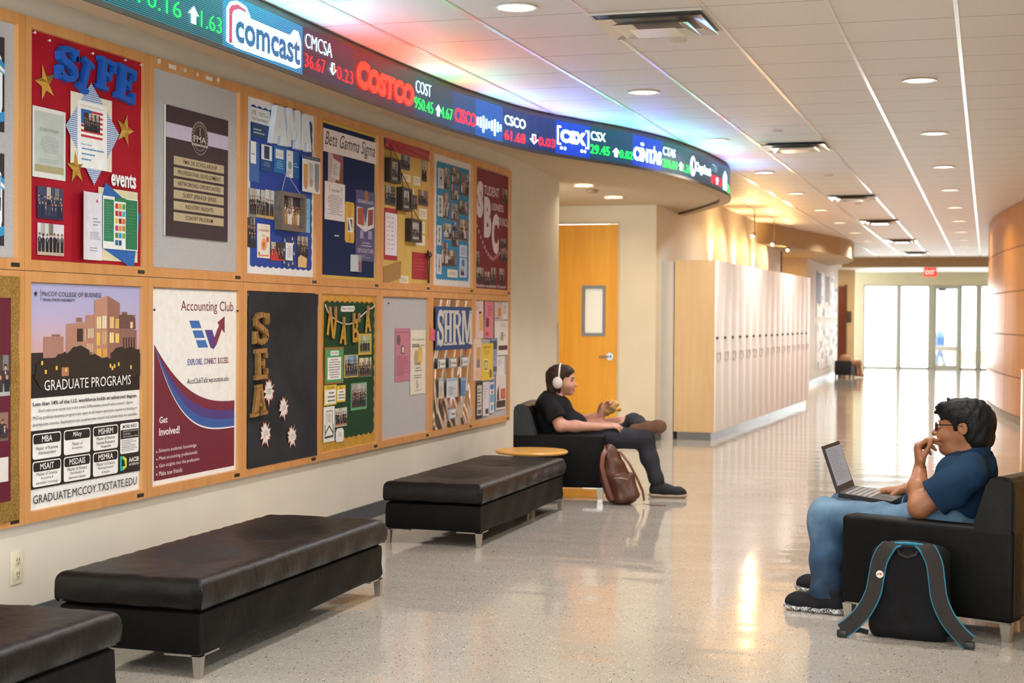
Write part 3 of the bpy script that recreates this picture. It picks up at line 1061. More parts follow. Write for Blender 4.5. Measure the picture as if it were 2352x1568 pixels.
class Sheet:
    """a pinned sheet: one mesh in the plane of the wall, printed in thin raised layers; u to the right, v up, both 0..1"""
    def __init__(s, y0, y1, z0, z1, col=None, x=.0165, t=.0012, outline=None, rough=.62, mat=None, bend=None):
        s.W, s.H = y1 - y0, z1 - z0
        s.c = (x, (y0 + y1) / 2, (z0 + z1) / 2)
        s.m = MB()
        s.l = 1
        s.t = t
        s.bend = bend
        s.rough = rough
        s.k = 0
        if col or mat:
            o = outline or [(0, 0), (1, 0), (1, 1), (0, 1)]
            mt = mat or cm(col, rough)
            if outline or not bend:
                s.m.prism([((u - .5) * s.W, (v - .5) * s.H) for u, v in o], 0, t, mt, 'X')
            else:
                s.grid(0, 0, 1, 1, mt)
    def X(s, u, v, l):
        return s.t + l * .0004 + (s.k % 12) * .00003 + (s.bend(u, v) if s.bend else 0)
    def grid(s, u0, v0, u1, v1, mt, n=10, l=0):
        vs = [(s.X(u0 + (u1 - u0) * i / n, v0 + (v1 - v0) * j / n, l), (u0 + (u1 - u0) * i / n - .5) * s.W, (v0 + (v1 - v0) * j / n - .5) * s.H) for i in range(n + 1) for j in range(n + 1)]
        s.m.add(vs, [(i * (n + 1) + j, (i + 1) * (n + 1) + j, (i + 1) * (n + 1) + j + 1, i * (n + 1) + j + 1) for i in range(n) for j in range(n)], mt, True)
    def M(s, col):
        return col if not isinstance(col, str) else cm(col, s.rough)
    def up(s, n=1):
        s.l += n
        return s
    def poly(s, pts, col, l=None):
        l = s.l if l is None else l
        s.k += 1
        s.m.add([(s.X(u, v, l), (u - .5) * s.W, (v - .5) * s.H) for u, v in pts], [tuple(range(len(pts)))], s.M(col))
        return s
    def strip(s, up_, lo, col):
        """band between two polylines of equal length"""
        for i in range(len(up_) - 1):
            s.poly([lo[i], lo[i + 1], up_[i + 1], up_[i]], col)
        return s
    def rect(s, u0, v0, u1, v1, col):
        if s.bend:
            s.grid(u0, v0, u1, v1, s.M(col), 6, s.l)
            return s
        return s.poly([(u0, v0), (u1, v0), (u1, v1), (u0, v1)], col)
    def rrect(s, u0, v0, u1, v1, r, col):
        rx, ry = r / s.W, r / s.H
        P = []
        for cx_, cy_, a0 in ((u1 - rx, v0 + ry, -90), (u1 - rx, v1 - ry, 0), (u0 + rx, v1 - ry, 90), (u0 + rx, v0 + ry, 180)):
            for k in range(4):
                a = math.radians(a0 + k * 30)
                P.append((cx_ + rx * math.cos(a), cy_ + ry * math.sin(a)))
        return s.poly(P, col)
    def circ(s, u, v, r, col, n=20, ar=None):
        return s.poly([(u + r * math.cos(2 * PI * k / n), v + r * (s.W / s.H if ar is None else ar) * math.sin(2 * PI * k / n)) for k in range(n)], col)
    def text(s, txt, u0, v0, u1, v1, col, bold=0.0, shear=0.0, res=2, keep=None):
        V, F, asp = glyphs(txt, bold, shear, res)
        s.k += 1
        if keep is not None:      # keep the natural width: l, c or r aligned
            w_ = asp * (v1 - v0) * s.H / s.W
            if w_ < (u1 - u0):
                d = (u1 - u0) - w_
                u0 += d * {'l': 0, 'c': .5, 'r': 1}[keep]
                u1 = u0 + w_
        s.m.add([(s.X(u0 + v[0] * (u1 - u0), v0 + v[1] * (v1 - v0), s.l), (u0 + v[0] * (u1 - u0) - .5) * s.W, (v0 + v[1] * (v1 - v0) - .5) * s.H) for v in V], F, s.M(col))
        return s
    def lines(s, u0, v0, u1, v1, n, col, seed=1, center=False, fill=.42):
        r = random.Random(seed)
        h = (v1 - v0) / n
        for k in range(n):
            L = (u1 - u0) * r.uniform(.55, 1)
            a = u0 + ((u1 - u0 - L) / 2 if center else 0)
            v = v1 - (k + .5) * h
            x = a
            while x < a + L - .005:       # words
                w_ = min((u1 - u0) * r.uniform(.05, .16), a + L - x)
                s.poly([(x, v - h * fill / 2), (x + w_, v - h * fill / 2), (x + w_, v + h * fill / 2), (x, v + h * fill / 2)], col)
                x += w_ + (u1 - u0) * .022
        return s
    def photo(s, u0, v0, u1, v1, seed=1, bg='#8c8a86', ground='#6d6760', cloth=('#23232c', '#2c2e3c', '#3a2f33'), skin='#b98d72', n=7, rows=2):
        r = random.Random(seed)
        du, dv = u1 - u0, v1 - v0
        s.rect(u0, v0, u1, v1, bg)
        s.l += 1
        s.poly([(u0, v0), (u1, v0), (u1, v0 + dv * .3), (u0, v0 + dv * .3)], ground)
        for k in range(3):
            a = u0 + du * r.uniform(0, .8)
            s.poly([(a, v0 + dv * .62), (a + du * .16, v0 + dv * .62), (a + du * .16, v1), (a, v1)], r.choice(('#a9a7a2', '#77736e', '#b9b2a4')))
        for q in range(rows):
            s.l += 1
            for k in range(n):
                c = u0 + du * (k + .5 + (q % 2) * .3 - .15) / n + r.uniform(-.1, .1) * du / n
                wd = du / n * .46
                top = v0 + dv * (.72 - .2 * q / max(1, rows - 1) if rows > 1 else .66) + r.uniform(-.03, .03) * dv
                bot = v0 + dv * (.1 if q == rows - 1 else .35)
                c = min(max(c, u0 + wd), u1 - wd)
                hr = min(du / n * .26, dv * .07 * s.H / s.W * 1.0)
                s.poly([(c - wd * .8, bot), (c + wd * .8, bot), (c + wd, top - dv * .14), (c + wd * .5, top - dv * .09), (c - wd * .5, top - dv * .09), (c - wd, top - dv * .14)], r.choice(cloth))
                s.circ(c, top - dv * .03 + hr * .35 * s.W / s.H, hr * 1.1, r.choice(('#2a211c', '#3b2c22', '#19171a', '#5a4030')), 8)
                s.circ(c, top - dv * .03 - hr * .15 * s.W / s.H, hr * .85, skin, 8)
                if r.random() < .6:
                    s.poly([(c - wd * .22, top - dv * .12), (c + wd * .22, top - dv * .12), (c, top - dv * .26)], '#cfcac6')
        return s
    def done(s, name, label, cat, group=None, rot=0, parent=None):
        o = s.m.build(name, None, parent, s.c, (rot, 0, 0))
        if parent is None:
            tag(o, label, cat, group)
        return o

def wavy(n, amp, u0=0, v0=0, u1=1, v1=1, sides='tblr', nv=None):
    """scalloped outline"""
    nv = nv or n
    P = []
    def side(a, b, cnt, on, nx, ny):
        for k in range(cnt * 4):
            t_ = k / (cnt * 4)
            d = amp * (abs(math.sin(PI * t_ * cnt)) if on else 0)
            P.append((a[0] + (b[0] - a[0]) * t_ + nx * d, a[1] + (b[1] - a[1]) * t_ + ny * d))
    side((u0, v0), (u1, v0), n, 'b' in sides, 0, -1)
    side((u1, v0), (u1, v1), nv, 'r' in sides, 1, 0)
    side((u1, v1), (u0, v1), n, 't' in sides, 0, 1)
    side((u0, v1), (u0, v0), nv, 'l' in sides, -1, 0)
    return P

# block letters with slab serifs; outlines on a unit square, cut into convex pieces
SERIF = {
    'I': [[(.36, .1), (.64, .1), (.64, .9), (.36, .9)], [(.14, 0), (.86, 0), (.86, .14), (.14, .14)], [(.14, .86), (.86, .86), (.86, 1), (.14, 1)]],
    'F': [[(.16, .1), (.42, .1), (.42, .9), (.16, .9)], [(.02, 0), (.58, 0), (.58, .13), (.02, .13)], [(.02, .85), (1, .85), (1, 1), (.02, 1)], [(.84, .66), (1, .66), (1, .86), (.84, .86)], [(.4, .44), (.72, .44), (.72, .58), (.4, .58)], [(.62, .36), (.76, .36), (.76, .66), (.62, .66)]],
    'E': [[(.16, .1), (.42, .1), (.42, .9), (.16, .9)], [(.02, 0), (1, 0), (1, .15), (.02, .15)], [(.02, .85), (.97, .85), (.97, 1), (.02, 1)], [(.82, .68), (.97, .68), (.97, .86), (.82, .86)], [(.85, .14), (1, .14), (1, .34), (.85, .34)], [(.4, .44), (.68, .44), (.68, .57), (.4, .57)], [(.6, .35), (.74, .35), (.74, .66), (.6, .66)]],
    'A': [[(.12, .08), (.34, .08), (.62, .98), (.36, .98)], [(.64, .08), (.92, .08), (.64, .98), (.40, .98)], [(.27, .30), (.75, .30), (.72, .42), (.30, .42)], [(0, 0), (.42, 0), (.42, .12), (0, .12)], [(.56, 0), (1, 0), (1, .12), (.56, .12)], [(.3, .9), (.68, .9), (.68, 1), (.3, 1)]],
    'H': [[(.14, .05), (.36, .05), (.36, .95), (.14, .95)], [(.64, .05), (.86, .05), (.86, .95), (.64, .95)], [(.3, .45), (.7, .45), (.7, .56), (.3, .56)], [(0, 0), (.46, 0), (.46, .08), (0, .08)], [(.54, 0), (1, 0), (1, .08), (.54, .08)], [(0, .92), (.46, .92), (.46, 1), (0, 1)], [(.54, .92), (1, .92), (1, 1), (.54, 1)]],
    'R': [[(.12, .05), (.34, .05), (.34, .95), (.12, .95)], [(0, 0), (.46, 0), (.46, .08), (0, .08)], [(0, .92), (.6, .92), (.6, 1), (0, 1)], [(.3, .88), (.62, .88), (.70, 1), (.3, 1)], [(.58, .93), (.78, .9), (.88, .78), (.64, .8)], [(.64, .8), (.88, .8), (.88, .66), (.64, .66)], [(.64, .68), (.88, .68), (.78, .54), (.58, .54)], [(.3, .48), (.66, .48), (.72, .58), (.3, .58)], [(.46, .5), (.68, .5), (.94, .06), (.72, .04)], [(.7, 0), (1, 0), (1, .08), (.7, .08)]],
    'M': [[(.08, .05), (.2, .05), (.2, .95), (.08, .95)], [(.74, .05), (.93, .05), (.93, .95), (.74, .95)], [(.12, 1), (.3, 1), (.56, .12), (.44, .04)], [(.44, .04), (.56, .04), (.86, 1), (.74, 1)], [(0, 0), (.3, 0), (.3, .07), (0, .07)], [(.66, 0), (1, 0), (1, .07), (.66, .07)], [(0, .93), (.26, .93), (.26, 1), (0, 1)], [(.76, .93), (1, .93), (1, 1), (.76, 1)]],
    'N': [[(.04, 0), (.24, 0), (.24, 1), (.04, 1)], [(.76, 0), (.96, 0), (.96, 1), (.76, 1)], [(.1, 1), (.32, 1), (.9, 0), (.68, 0)]],
    'a': [[(0, 0), (.26, 0), (.62, 1), (.38, 1)], [(.74, 0), (1, 0), (.62, 1), (.38, 1)], [(.2, .24), (.8, .24), (.74, .42), (.26, .42)]],
    'B': [[(.04, 0), (.28, 0), (.28, 1), (.04, 1)], [(.2, .82), (.6, .82), (.7, 1), (.2, 1)], [(.58, 1), (.78, .94), (.84, .78), (.6, .8)], [(.6, .8), (.84, .78), (.8, .6), (.58, .62)], [(.2, .42), (.66, .42), (.74, .6), (.2, .6)], [(.62, .56), (.84, .5), (.96, .36), (.68, .34)], [(.68, .36), (.96, .36), (.92, .12), (.66, .18)], [(.2, 0), (.76, 0), (.92, .14), (.66, .2), (.2, .18)]],
}
def _s():
    P = []
    prev = None
    pts = [(.86, .66), (.84, .8), (.72, .9), (.52, .93), (.30, .9), (.18, .78), (.2, .64), (.36, .55), (.6, .47), (.8, .37), (.84, .22), (.72, .1), (.5, .06), (.28, .1), (.16, .22), (.14, .36)]
    out = []
    for i in range(len(pts) - 1):
        (ax, ay), (bx, by) = pts[i], pts[i + 1]
        dx, dy = bx - ax, by - ay
        l = math.hypot(dx, dy)
        wd = .115 if 4 < i < 10 else .085
        nx, ny = -dy / l * wd, dx / l * wd
        ex, ey = dx / l * .04, dy / l * .04
        out.append([(ax - nx - ex, ay - ny - ey), (bx - nx + ex, by - ny + ey), (bx + nx + ex, by + ny + ey), (ax + nx - ex, ay + ny - ey)])
    out += [[(.84, .62), (.98, .62), (.98, 1), (.84, .96)], [(.02, 0), (.16, .04), (.16, .4), (.02, .4)]]
    return out
SERIF['S'] = _s()
def block_letter(ch, name, label, y0, y1, z0, z1, x0, depth, mat, tilt=0, group=None, parent=None, bevel=0):
    W, H = y1 - y0, z1 - z0
    m_ = MB()
    for k, P in enumerate(SERIF[ch]):
        e = .0003 * (k % 3)
        m_.prism([((u - .5) * W, (v - .5) * H) for u, v in P], 0, depth + e, mat, 'X')
        if bevel:
            c = (sum(u for u, v in P) / len(P), sum(v for u, v in P) / len(P))
            m_.prism([(((u - c[0]) * .6 + c[0] - .5) * W, ((v - c[1]) * .8 + c[1] - .5) * H) for u, v in P], depth, depth + bevel, mat, 'X')
    o = m_.build(name, None, parent, (x0, (y0 + y1) / 2, (z0 + z1) / 2), (tilt, 0, 0))
    if parent is None:
        tag(o, label, 'letter', group)
    return o

def pin(y, z, x, col, label, group):
    m_ = MB()
    m_.lathe([(.0, .0), (.002, .0), (.002, .006), (.0055, .008), (.006, .013), (.0, .015)], n=10)
    tag(m_.build('pushpin', cm(col, .25), None, (x, y, z), (0, PI / 2, 0)), label, 'pushpin', group)

# ---- red board
RED = fabric('red_cloth', '#960e20', '#ab162a', 240, .7, .3, 5)
def rumple(seed, a):
    p = random.Random(seed)
    k = [(p.uniform(2, 9), p.uniform(2, 9), p.uniform(0, 6)) for _ in range(5)]
    return lambda u, v: a * sum(abs(math.sin(f * u + g_ * v + h_)) for f, g_, h_ in k) / 5
s = Sheet(5.665, 6.597, 1.608, 2.617, None, .016, .001, bend=rumple(3, .006))
s.grid(0, 0, 1, 1, RED, 36)
s.done('backing_cloth', 'crinkled red cloth backing pinned over the board with blue foam letters', 'backing cloth')
BLUEFOAM = cm('#1256b4', .6, .08, 40)
G = 'blue foam letters on the red board'
block_letter('S', 'foam_letter', 'blue foam letter S at the left of the red board heading', 5.838, 6.0, 2.424, 2.577, .026, .03, BLUEFOAM, 0, G)
block_letter('I', 'foam_letter', 'tilted blue foam letter I on the red board', 6.005, 6.115, 2.395, 2.545, .026, .03, BLUEFOAM, -.38, G)
block_letter('F', 'foam_letter', 'blue foam letter F on the red board', 6.165, 6.305, 2.424, 2.574, .026, .03, BLUEFOAM, -.12, G)
block_letter('E', 'foam_letter', 'blue foam letter E at the right of the red board heading', 6.325, 6.485, 2.400, 2.566, .026, .03, BLUEFOAM, -.13, G)
GOLD = cm('#d9ae52', .25, .1, 30, .75)
def star(y, z, r, rot, label):
    m_ = MB()
    P = [(r * (1 if k % 2 == 0 else .4) * math.sin(k * PI / 5), r * (1 if k % 2 == 0 else .4) * math.cos(k * PI / 5)) for k in range(10)]
    vs = [(0, *p) for p in P] + [(.014, 0, 0)]
    m_.add(vs, [(k, (k + 1) % 10, 10) for k in range(10)] + [tuple(range(9, -1, -1))])
    tag(m_.build('gold_star', GOLD, None, (.028, y, z), (rot, 0, 0)), label, 'star', 'gold foil stars on the red board')
star(5.777, 2.395, .083, .3, 'gold foil star under the letter S on the red board')
star(6.43, 2.265, .08, -.25, 'gold foil star right of the blue checked diamond')
star(6.017, 2.045, .076, .12, 'gold foil star at the lower left of the blue checked diamond')
s = Sheet(5.684, 5.933, 1.978, 2.286, '#d9dbd8', .026)
s.rect(.06, .08, .94, .94, '#b9c0bb').up().text('SIFE MARION STRAWBERRY', .2, .66, .78, .71, '#7d8790').lines(.22, .36, .8, .60, 8, '#98a2a6', 4, True).lines(.2, .22, .8, .28, 2, '#9aa3a7', 6).rect(.06, .08, .94, .18, '#a89f78')
s.done('pinned_letter', 'grey typed letter in a sleeve at the left of the red board', 'letter')
s = Sheet(5.972, 6.313, 2.053, 2.389, '#e2ddcb', .0265)
s.done('backing_sheet', 'cream sheet lying behind the blue checked diamond', 'paper')
def gingham():
    m, nt, b = new_mat('blue_check')
    tc = N(nt, 'ShaderNodeTexCoord')
    mp = N(nt, 'ShaderNodeMapping')
    mp.inputs['Rotation'].default_value = (PI / 4, 0, 0)
    nt.links.new(tc.outputs['Object'], mp.inputs['Vector'])
    ck = N(nt, 'ShaderNodeTexChecker', Scale=150)
    ck.inputs['Color1'].default_value = (*lin('#dfe6f0'), 1)
    ck.inputs['Color2'].default_value = (*lin('#2f66b0'), 1)
    nt.links.new(mp.outputs['Vector'], ck.inputs['Vector'])
    nt.links.new(ck.outputs['Color'], b.inputs['Base Color'])
    b.inputs['Roughness'].default_value = .7
    return m
s = Sheet(5.930, 6.375, 1.980, 2.448, None, .0285, mat=gingham(), outline=[(.52, 0), (1, .55), (.46, 1), (0, .53)])
s.done('checked_diamond', 'blue and white checked paper diamond behind the flag flyer', 'paper')
s = Sheet(6.022, 6.264, 2.053, 2.356, '#eef0f0', .031)
s.text('BCA EFFECTIVENESS Business Champions', .06, .915, .9, .945, '#b9a66c')
s.rect(.1, .46, .84, .88, '#f4f2f2').up()
for k in range(6):
    s.rect(.1, .46 + k * .076, .84, .46 + k * .076 + .036, '#c02c3c')
s.rect(.1, .66, .46, .88, '#2a62a8').up().photo(.2, .56, .74, .83, 5, '#3c2a24', '#241c1c', n=8)
s.up().text('3 Ways to Enroll:', .08, .33, .45, .365, '#2c66b8').lines(.12, .26, .88, .31, 1, '#5f87bd', 2).lines(.12, .18, .8, .23, 1, '#5f87bd', 3).lines(.12, .10, .6, .15, 1, '#5f87bd', 8)
s.done('enrol_flyer', 'white flyer with a flag and group photo on the checked diamond', 'flyer')
s = Sheet(6.303, 6.525, 1.990, 2.060, None, .028, .003)
s.l = 0
s.text('events', 0, 0, 1, 1, '#eef0f4', .03, 0, 3)
s.done('cutout_word', 'white cut out word events on the red cloth', 'lettering')
s = Sheet(5.718, 5.911, 1.80, 1.94, '#2c2f48', .0265)
s.photo(0, 0, 1, 1, 11, '#3c4266', '#23264a', ('#1c2038', '#2a2e4a', '#3c3e58'), n=8)
s.done('group_photo', 'dark blue group photo, upper one at the left of the red board', 'photo')
s = Sheet(5.722, 5.921, 1.64, 1.78, '#d8d4d8', .0265)
s.photo(0, 0, 1, 1, 12, '#d2ced6', '#b8a898', ('#16161c', '#202028'), n=7, rows=1)
s.done('group_photo', 'group photo on a pale wall, lower one at the left of the red board', 'photo')
s = Sheet(6.20, 6.545, 1.634, 1.976, '#d9cfae', .0265)
s.done('backing_sheet', 'tan sheet behind the blue tissue and green trifold', 'paper')
s = Sheet(6.223, 6.567, 1.60, 2.0, None, .0285, mat=cm('#2360ac', .55, .15, 30), outline=[(0, .78), (.1, 1), (1, .68), (.82, 0), (0, .24)])
s.done('tissue_paper', 'folded royal blue tissue paper behind the green trifold', 'paper')
s = Sheet(6.025, 6.225, 1.632, 1.945, '#dcdae4', .03, bend=lambda u, v: .03 * max(0, 1 - u * 2.2) ** 2)
s.lines(.62, .5, .95, .64, 3, '#8a8aa0', 3).lines(.5, .3, .95, .42, 5, '#8a8aa0', 5).lines(.5, .12, .9, .2, 2, '#9a9ab0', 9).poly([(.74, .86), (.84, .86), (.79, .92)], '#b8434c')
s.done('curled_booklet', 'white booklet with a curled left page on the red board', 'booklet')
s = Sheet(6.229, 6.537, 1.690, 1.938, '#e6e9e6', .033)
s.rect(.02, .14, .30, .94, '#2b7c55').rect(.64, .02, .98, .98, '#23744c').rect(.32, .92, .64, 1.0, '#2b7c55').up().lines(.05, .2, .28, .9, 14, '#4d9272', 3).lines(.67, .3, .95, .9, 10, '#3b8560', 4)
cl_ = ['#cf3042', '#cfa53f', '#4ba046', '#b5202f', '#cf2840', '#2fb3d8', '#e6b82a', '#8a1f3a', '#d96a2c', '#c82a78', '#e2923a', '#b08a3a', '#487a46', '#3a8ac2', '#5aa84a', '#245a92', '#1c4a80']
for k in range(17):
    r_, c_ = divmod(k, 3)
    s.rect(.34 + c_ * .1, .78 - r_ * .14, .42 + c_ * .1, .88 - r_ * .14, cl_[k])
s.done('trifold_leaflet', 'green and white trifold leaflet with coloured squares', 'leaflet')
for k, (y, z) in enumerate(((5.69, 2.6), (5.80, 2.585), (6.14, 2.585), (6.42, 2.6), (6.565, 2.60))):
    pin(y, z, .024, '#d8d4d0', ('leftmost', 'second from left', 'middle', 'fourth from left', 'rightmost')[k] + ' clear pushpin along the top of the red cloth', 'pins along the red cloth')

# ---- edge boards at far left
for k, (z0, z1, nm) in enumerate(((2.145, 2.543, 'upper'), (1.667, 2.055, 'lower'))):
    s = Sheet(5.0, 5.498, z0, z1, '#2e2a30', .0165)
    s.rrect(.05, .12, .97, .86, .06, '#e8edf2').poly([(.3, 1), (.62, 1), (1, .72), (1, .60)], '#2f8fc8').poly([(.3, 0), (.62, 0), (1, .12), (1, .22)], '#2f8fc8').up()
    s.poly([(.4, .93), (.56, .93), (1, .66), (1, .62)], '#e8edf2')
    if k == 0:
        s.rect(.5, .34, .9, .70, '#cfe0ee').up()
        for q in range(6):
            s.rect(.5 + q * .065, .34, .506 + q * .065, .70, '#5d8fc0').rect(.5, .36 + q * .06, .9, .366 + q * .06, '#5d8fc0')
    else:
        s.photo(.5, .38, .95, .74, 31, '#a8b4c0', '#6a6a68', n=4)
    s.done('map_poster', 'black poster with white rounded panel and blue stripe, %s of two at the left edge' % nm, 'poster')
def glitter():
    m, nt, b = new_mat('gold_glitter')
    tc = N(nt, 'ShaderNodeTexCoord')
    v = N(nt, 'ShaderNodeTexVoronoi', Scale=420)
    nt.links.new(tc.outputs['Object'], v.inputs['Vector'])
    nt.links.new(ramp(nt, v.outputs['Color'], [(.2, lin('#7d5c22')), (.8, lin('#d8b264'))]), b.inputs['Base Color'])
    b.inputs['Metallic'].default_value = .6
    b.inputs['Roughness'].default_value = .35
    bump(nt, b, v.outputs['Color'], .6, .004)
    return m
s = Sheet(4.7, 5.572, .50, 1.54, None, .0365, .001, bend=lambda u, v: .008 * abs(math.sin(u * 26 + 2 * math.sin(v * 5))))
s.grid(0, 0, 1, 1, glitter(), 30)
s.done('backing_cloth', 'glittering gold cloth hanging over the lower left board', 'backing cloth')
s = Sheet(4.85, 5.503, .589, 1.448, '#5c1028', .047)
s.photo(.62, .52, .99, .72, 41, '#4a3a3a', '#a8a8a8', n=5).photo(.62, .30, .97, .44, 44, '#8a6a5a', '#70584a', n=4).rect(.7, .1, .97, .22, '#d8d0c8')
s.done('poster', 'maroon poster with photos at the left edge over gold cloth', 'poster')

# ---- graduate programs poster
s = Sheet(5.668, 6.584, .520, 1.514, '#e9e8e6', .0165, rough=.45)
def sky_print():
    m, nt, b = new_mat('dusk_print')
    tc = N(nt, 'ShaderNodeTexCoord')
    sp = N(nt, 'ShaderNodeSeparateXYZ')
    nt.links.new(tc.outputs['Object'], sp.inputs[0])
    mr = N(nt, 'ShaderNodeMapRange')
    mr.inputs['From Min'].default_value = .2
    mr.inputs['From Max'].default_value = .5
    nt.links.new(sp.outputs['Z'], mr.inputs['Value'])
    nt.links.new(ramp(nt, mr.outputs[0], [(0, lin('#caa3a0')), (.3, lin('#c3abc0')), (.6, lin('#b3aad0')), (1, lin('#a9acd6'))]), b.inputs['Base Color'])
    b.inputs['Roughness'].default_value = .45
    return m
s.rect(0, .58, 1, 1, sky_print()).up()
s.rect(0, .55, 1, .695, '#2c2528').rect(0, .495, 1, .60, '#1d1a1c').up()
s.rect(.12, .67, .29, .765, '#a8796e').rect(.19, .765, .26, .775, '#8a6258').up()
# campus building at dusk
s.poly([(.31, .66), (.56, .655), (.56, .865), (.48, .86), (.48, .83), (.38, .825), (.31, .82)], '#b07f6d')
s.poly([(.40, .83), (.45, .83), (.45, .85), (.40, .85)], '#8f6656').up()
s.poly([(.56, .655), (.80, .63), (.80, .92), (.68, .955), (.56, .93)], '#b98672')
s.poly([(.68, .64), (.80, .63), (.80, .92), (.68, .955)], '#96685a').up()
s.poly([(.80, .63), (.965, .64), (.965, .79), (.80, .80)], '#8d6357').up()
s.poly([(.79, .80), (.955, .795), (.95, .85), (.92, .865), (.79, .865)], '#6b4a44').rect(.82, .865, .87, .878, '#7d5a50').rect(.79, .855, .955, .865, '#a17a6a').up()
for q in range(5):
    s.rect(.83 + q * .026, .66, .842 + q * .026, .755, '#3c2c2c')
s.rect(.405, .74, .455, .80, '#3a2c2c').rect(.47, .745, .478, .80, '#d8c49c').rect(.9, .80, .925, .83, '#e8cf94')
for q in range(4):
    s.rect(.50 + q * .014, .755, .508 + q * .014, .80, '#e9dab6').rect(.49 + q * .016, .69, .498 + q * .016, .73, '#d9c49a')
for q in range(9):
    s.rect(.33 + q * .024, .66, .341 + q * .024, .69, '#6d4a40')
for (a, b_, c_, d_, hx) in ((.58, .80, .62, .855, '#ecd9a4'), (.63, .80, .67, .86, '#e6dcc0'), (.58, .72, .61, .78, '#e8be62'), (.63, .725, .67, .785, '#c9a878'), (.70, .80, .74, .855, '#e0bf74'), (.755, .80, .79, .845, '#d8b468'), (.70, .73, .74, .78, '#f0d694'), (.755, .73, .79, .775, '#f0cf6a'), (.58, .66, .62, .705, '#e8b24a'), (.64, .665, .675, .705, '#d9a33e'), (.76, .665, .79, .70, '#d8a850')):
    s.rect(a, b_, c_, d_, hx)
    s.rect(a + (c_ - a) * .47, b_, a + (c_ - a) * .53, d_, '#7a5344')
s.up()
for (u, v, r_) in ((.28, .62, .1), (.42, .63, .13), (.55, .61, .1), (.8, .64, .10), (.9, .63, .11), (.15, .6, .1), (.98, .62, .08), (.66, .60, .09)):
    s.poly([(u + r_ * (1 + .12 * math.sin(k * 2.3)) * math.cos(2 * PI * k / 22), v + r_ * .7 * (1 + .14 * math.sin(k * 3.1)) * math.sin(2 * PI * k / 22)) for k in range(22)], '#2a221e')
s.up().rect(.27, .585, .33, .625, '#b07a56').rect(.30, .605, .315, .62, '#f0c060')
for u, v in ((.70, .612), (.74, .61), (.78, .618), (.72, .60), (.90, .60), (.13, .60), (.1, .64), (.22, .615)):
    s.rect(u, v, u + .015, v + .018, '#f0bf4c')
s.up()
INK, PW = '#26262c', '#eceae8'
star_p = lambda u, v, r_: [(u + r_ * (1 if k % 2 == 0 else .35) * math.sin(k * PI / 5), v + .92 * r_ * (1 if k % 2 == 0 else .35) * math.cos(k * PI / 5)) for k in range(10)]
s.poly(star_p(.055, .955, .018), INK).rect(.093, .925, .096, .975, INK)
s.text('McCOY COLLEGE OF BUSINESS', .108, .945, .62, .966, INK).text('TEXAS STATE UNIVERSITY', .108, .923, .385, .935, INK, .015)
s.text('GRADUATE PROGRAMS', .125, .525, .905, .572, '#eeeeee')
s.text('Less than 14% of the U.S. workforce holds an advanced degree.', .035, .455, .97, .478, '#1c1c22', .015)
for k, tx in enumerate(("Don't start your career lost in the crowd. Differentiate yourself with a master's degree.", 'McCoy graduate business programs are open to all majors and most require no leveling or', 'prerequisite courses. Applications are accepted year-round and scholarships are available.')):
    s.text(tx, .08 if k == 0 else .035, .427 - k * .030, .93 if k == 0 else .97, .446 - k * .030, '#3a3a40')
s.rect(0, .095, 1, .352, '#1d1a1c').up()
for c_, r_, a1, a2 in ((0, 0, 'MBA', ('Master of Business', 'Administration')), (1, 0, 'MAcy', ('Master of', 'Accountancy')), (2, 0, 'MSHRM', ('Master of Science', 'Human Resource', 'Management')), (0, 1, 'MSAIT', ('Master of Science', 'Accounting &', 'Information Technology')), (1, 1, 'MSDAIS', ('Master of Science', 'Data Analytics &', 'Information Systems')), (2, 1, 'MSMRA', ('Master of Science', 'Marketing Research', '& Analysis'))):
    u = .03 + c_ * .258
    v = .225 - r_ * .122
    s.rrect(u, v, u + .235, v + .113, .014, PW).up().rrect(u + .006, v + .067, u + .229, v + .108, .012, '#1d1a1c').up()
    s.text(a1, u + .03, v + .074, u + .205, v + .102, PW, .01, keep='c')
    h_ = .0205
    v -= (3 - len(a2)) * .008
    for q, tx in enumerate(a2):
        s.text(tx, u + .012, v + .064 - (q + 1) * h_ + .004, u + .223, v + .064 - q * h_ - .001, '#2c2c30', keep='c')
    s.l -= 2
s.rrect(.802, .19, .985, .338, .012, PW).up().text('MORE INFO', .825, .313, .965, .33, '#1c1c20', .015).rect(.805, .262, .982, .306, '#1d1a1c').up()
for q, tx in enumerate(('graduate.mccoy.txstate.edu', '512.245.3591', 'McCoy 536 (Dean Office)')):
    s.text(tx, .83, .294 - q * .0135, .975 if q != 1 else .90, .303 - q * .0135, '#d8d8d8')
s.lines(.815, .2, .975, .258, 7, '#8a8a90', 3)
s.poly([(.80, .11), (.83, .11), (.83, .18), (.80, .18)], '#2fa6a0').poly([(.83, .11), (.865, .125), (.865, .165), (.83, .18)], '#c8dc3c').up().poly([(.815, .13), (.85, .13), (.84, .16), (.815, .165)], '#1d1a1c')
s.text('AACSB', .885, .145, .985, .168, PW, .03).text('ACCREDITED', .885, .128, .985, .139, PW, .01)
s.text('GRADUATE.MCCOY.TXSTATE.EDU', .035, .03, .965, .068, '#2a2a2e')
s.done('college_poster', 'tall graduate programs poster with a brick campus building at dusk', 'poster')

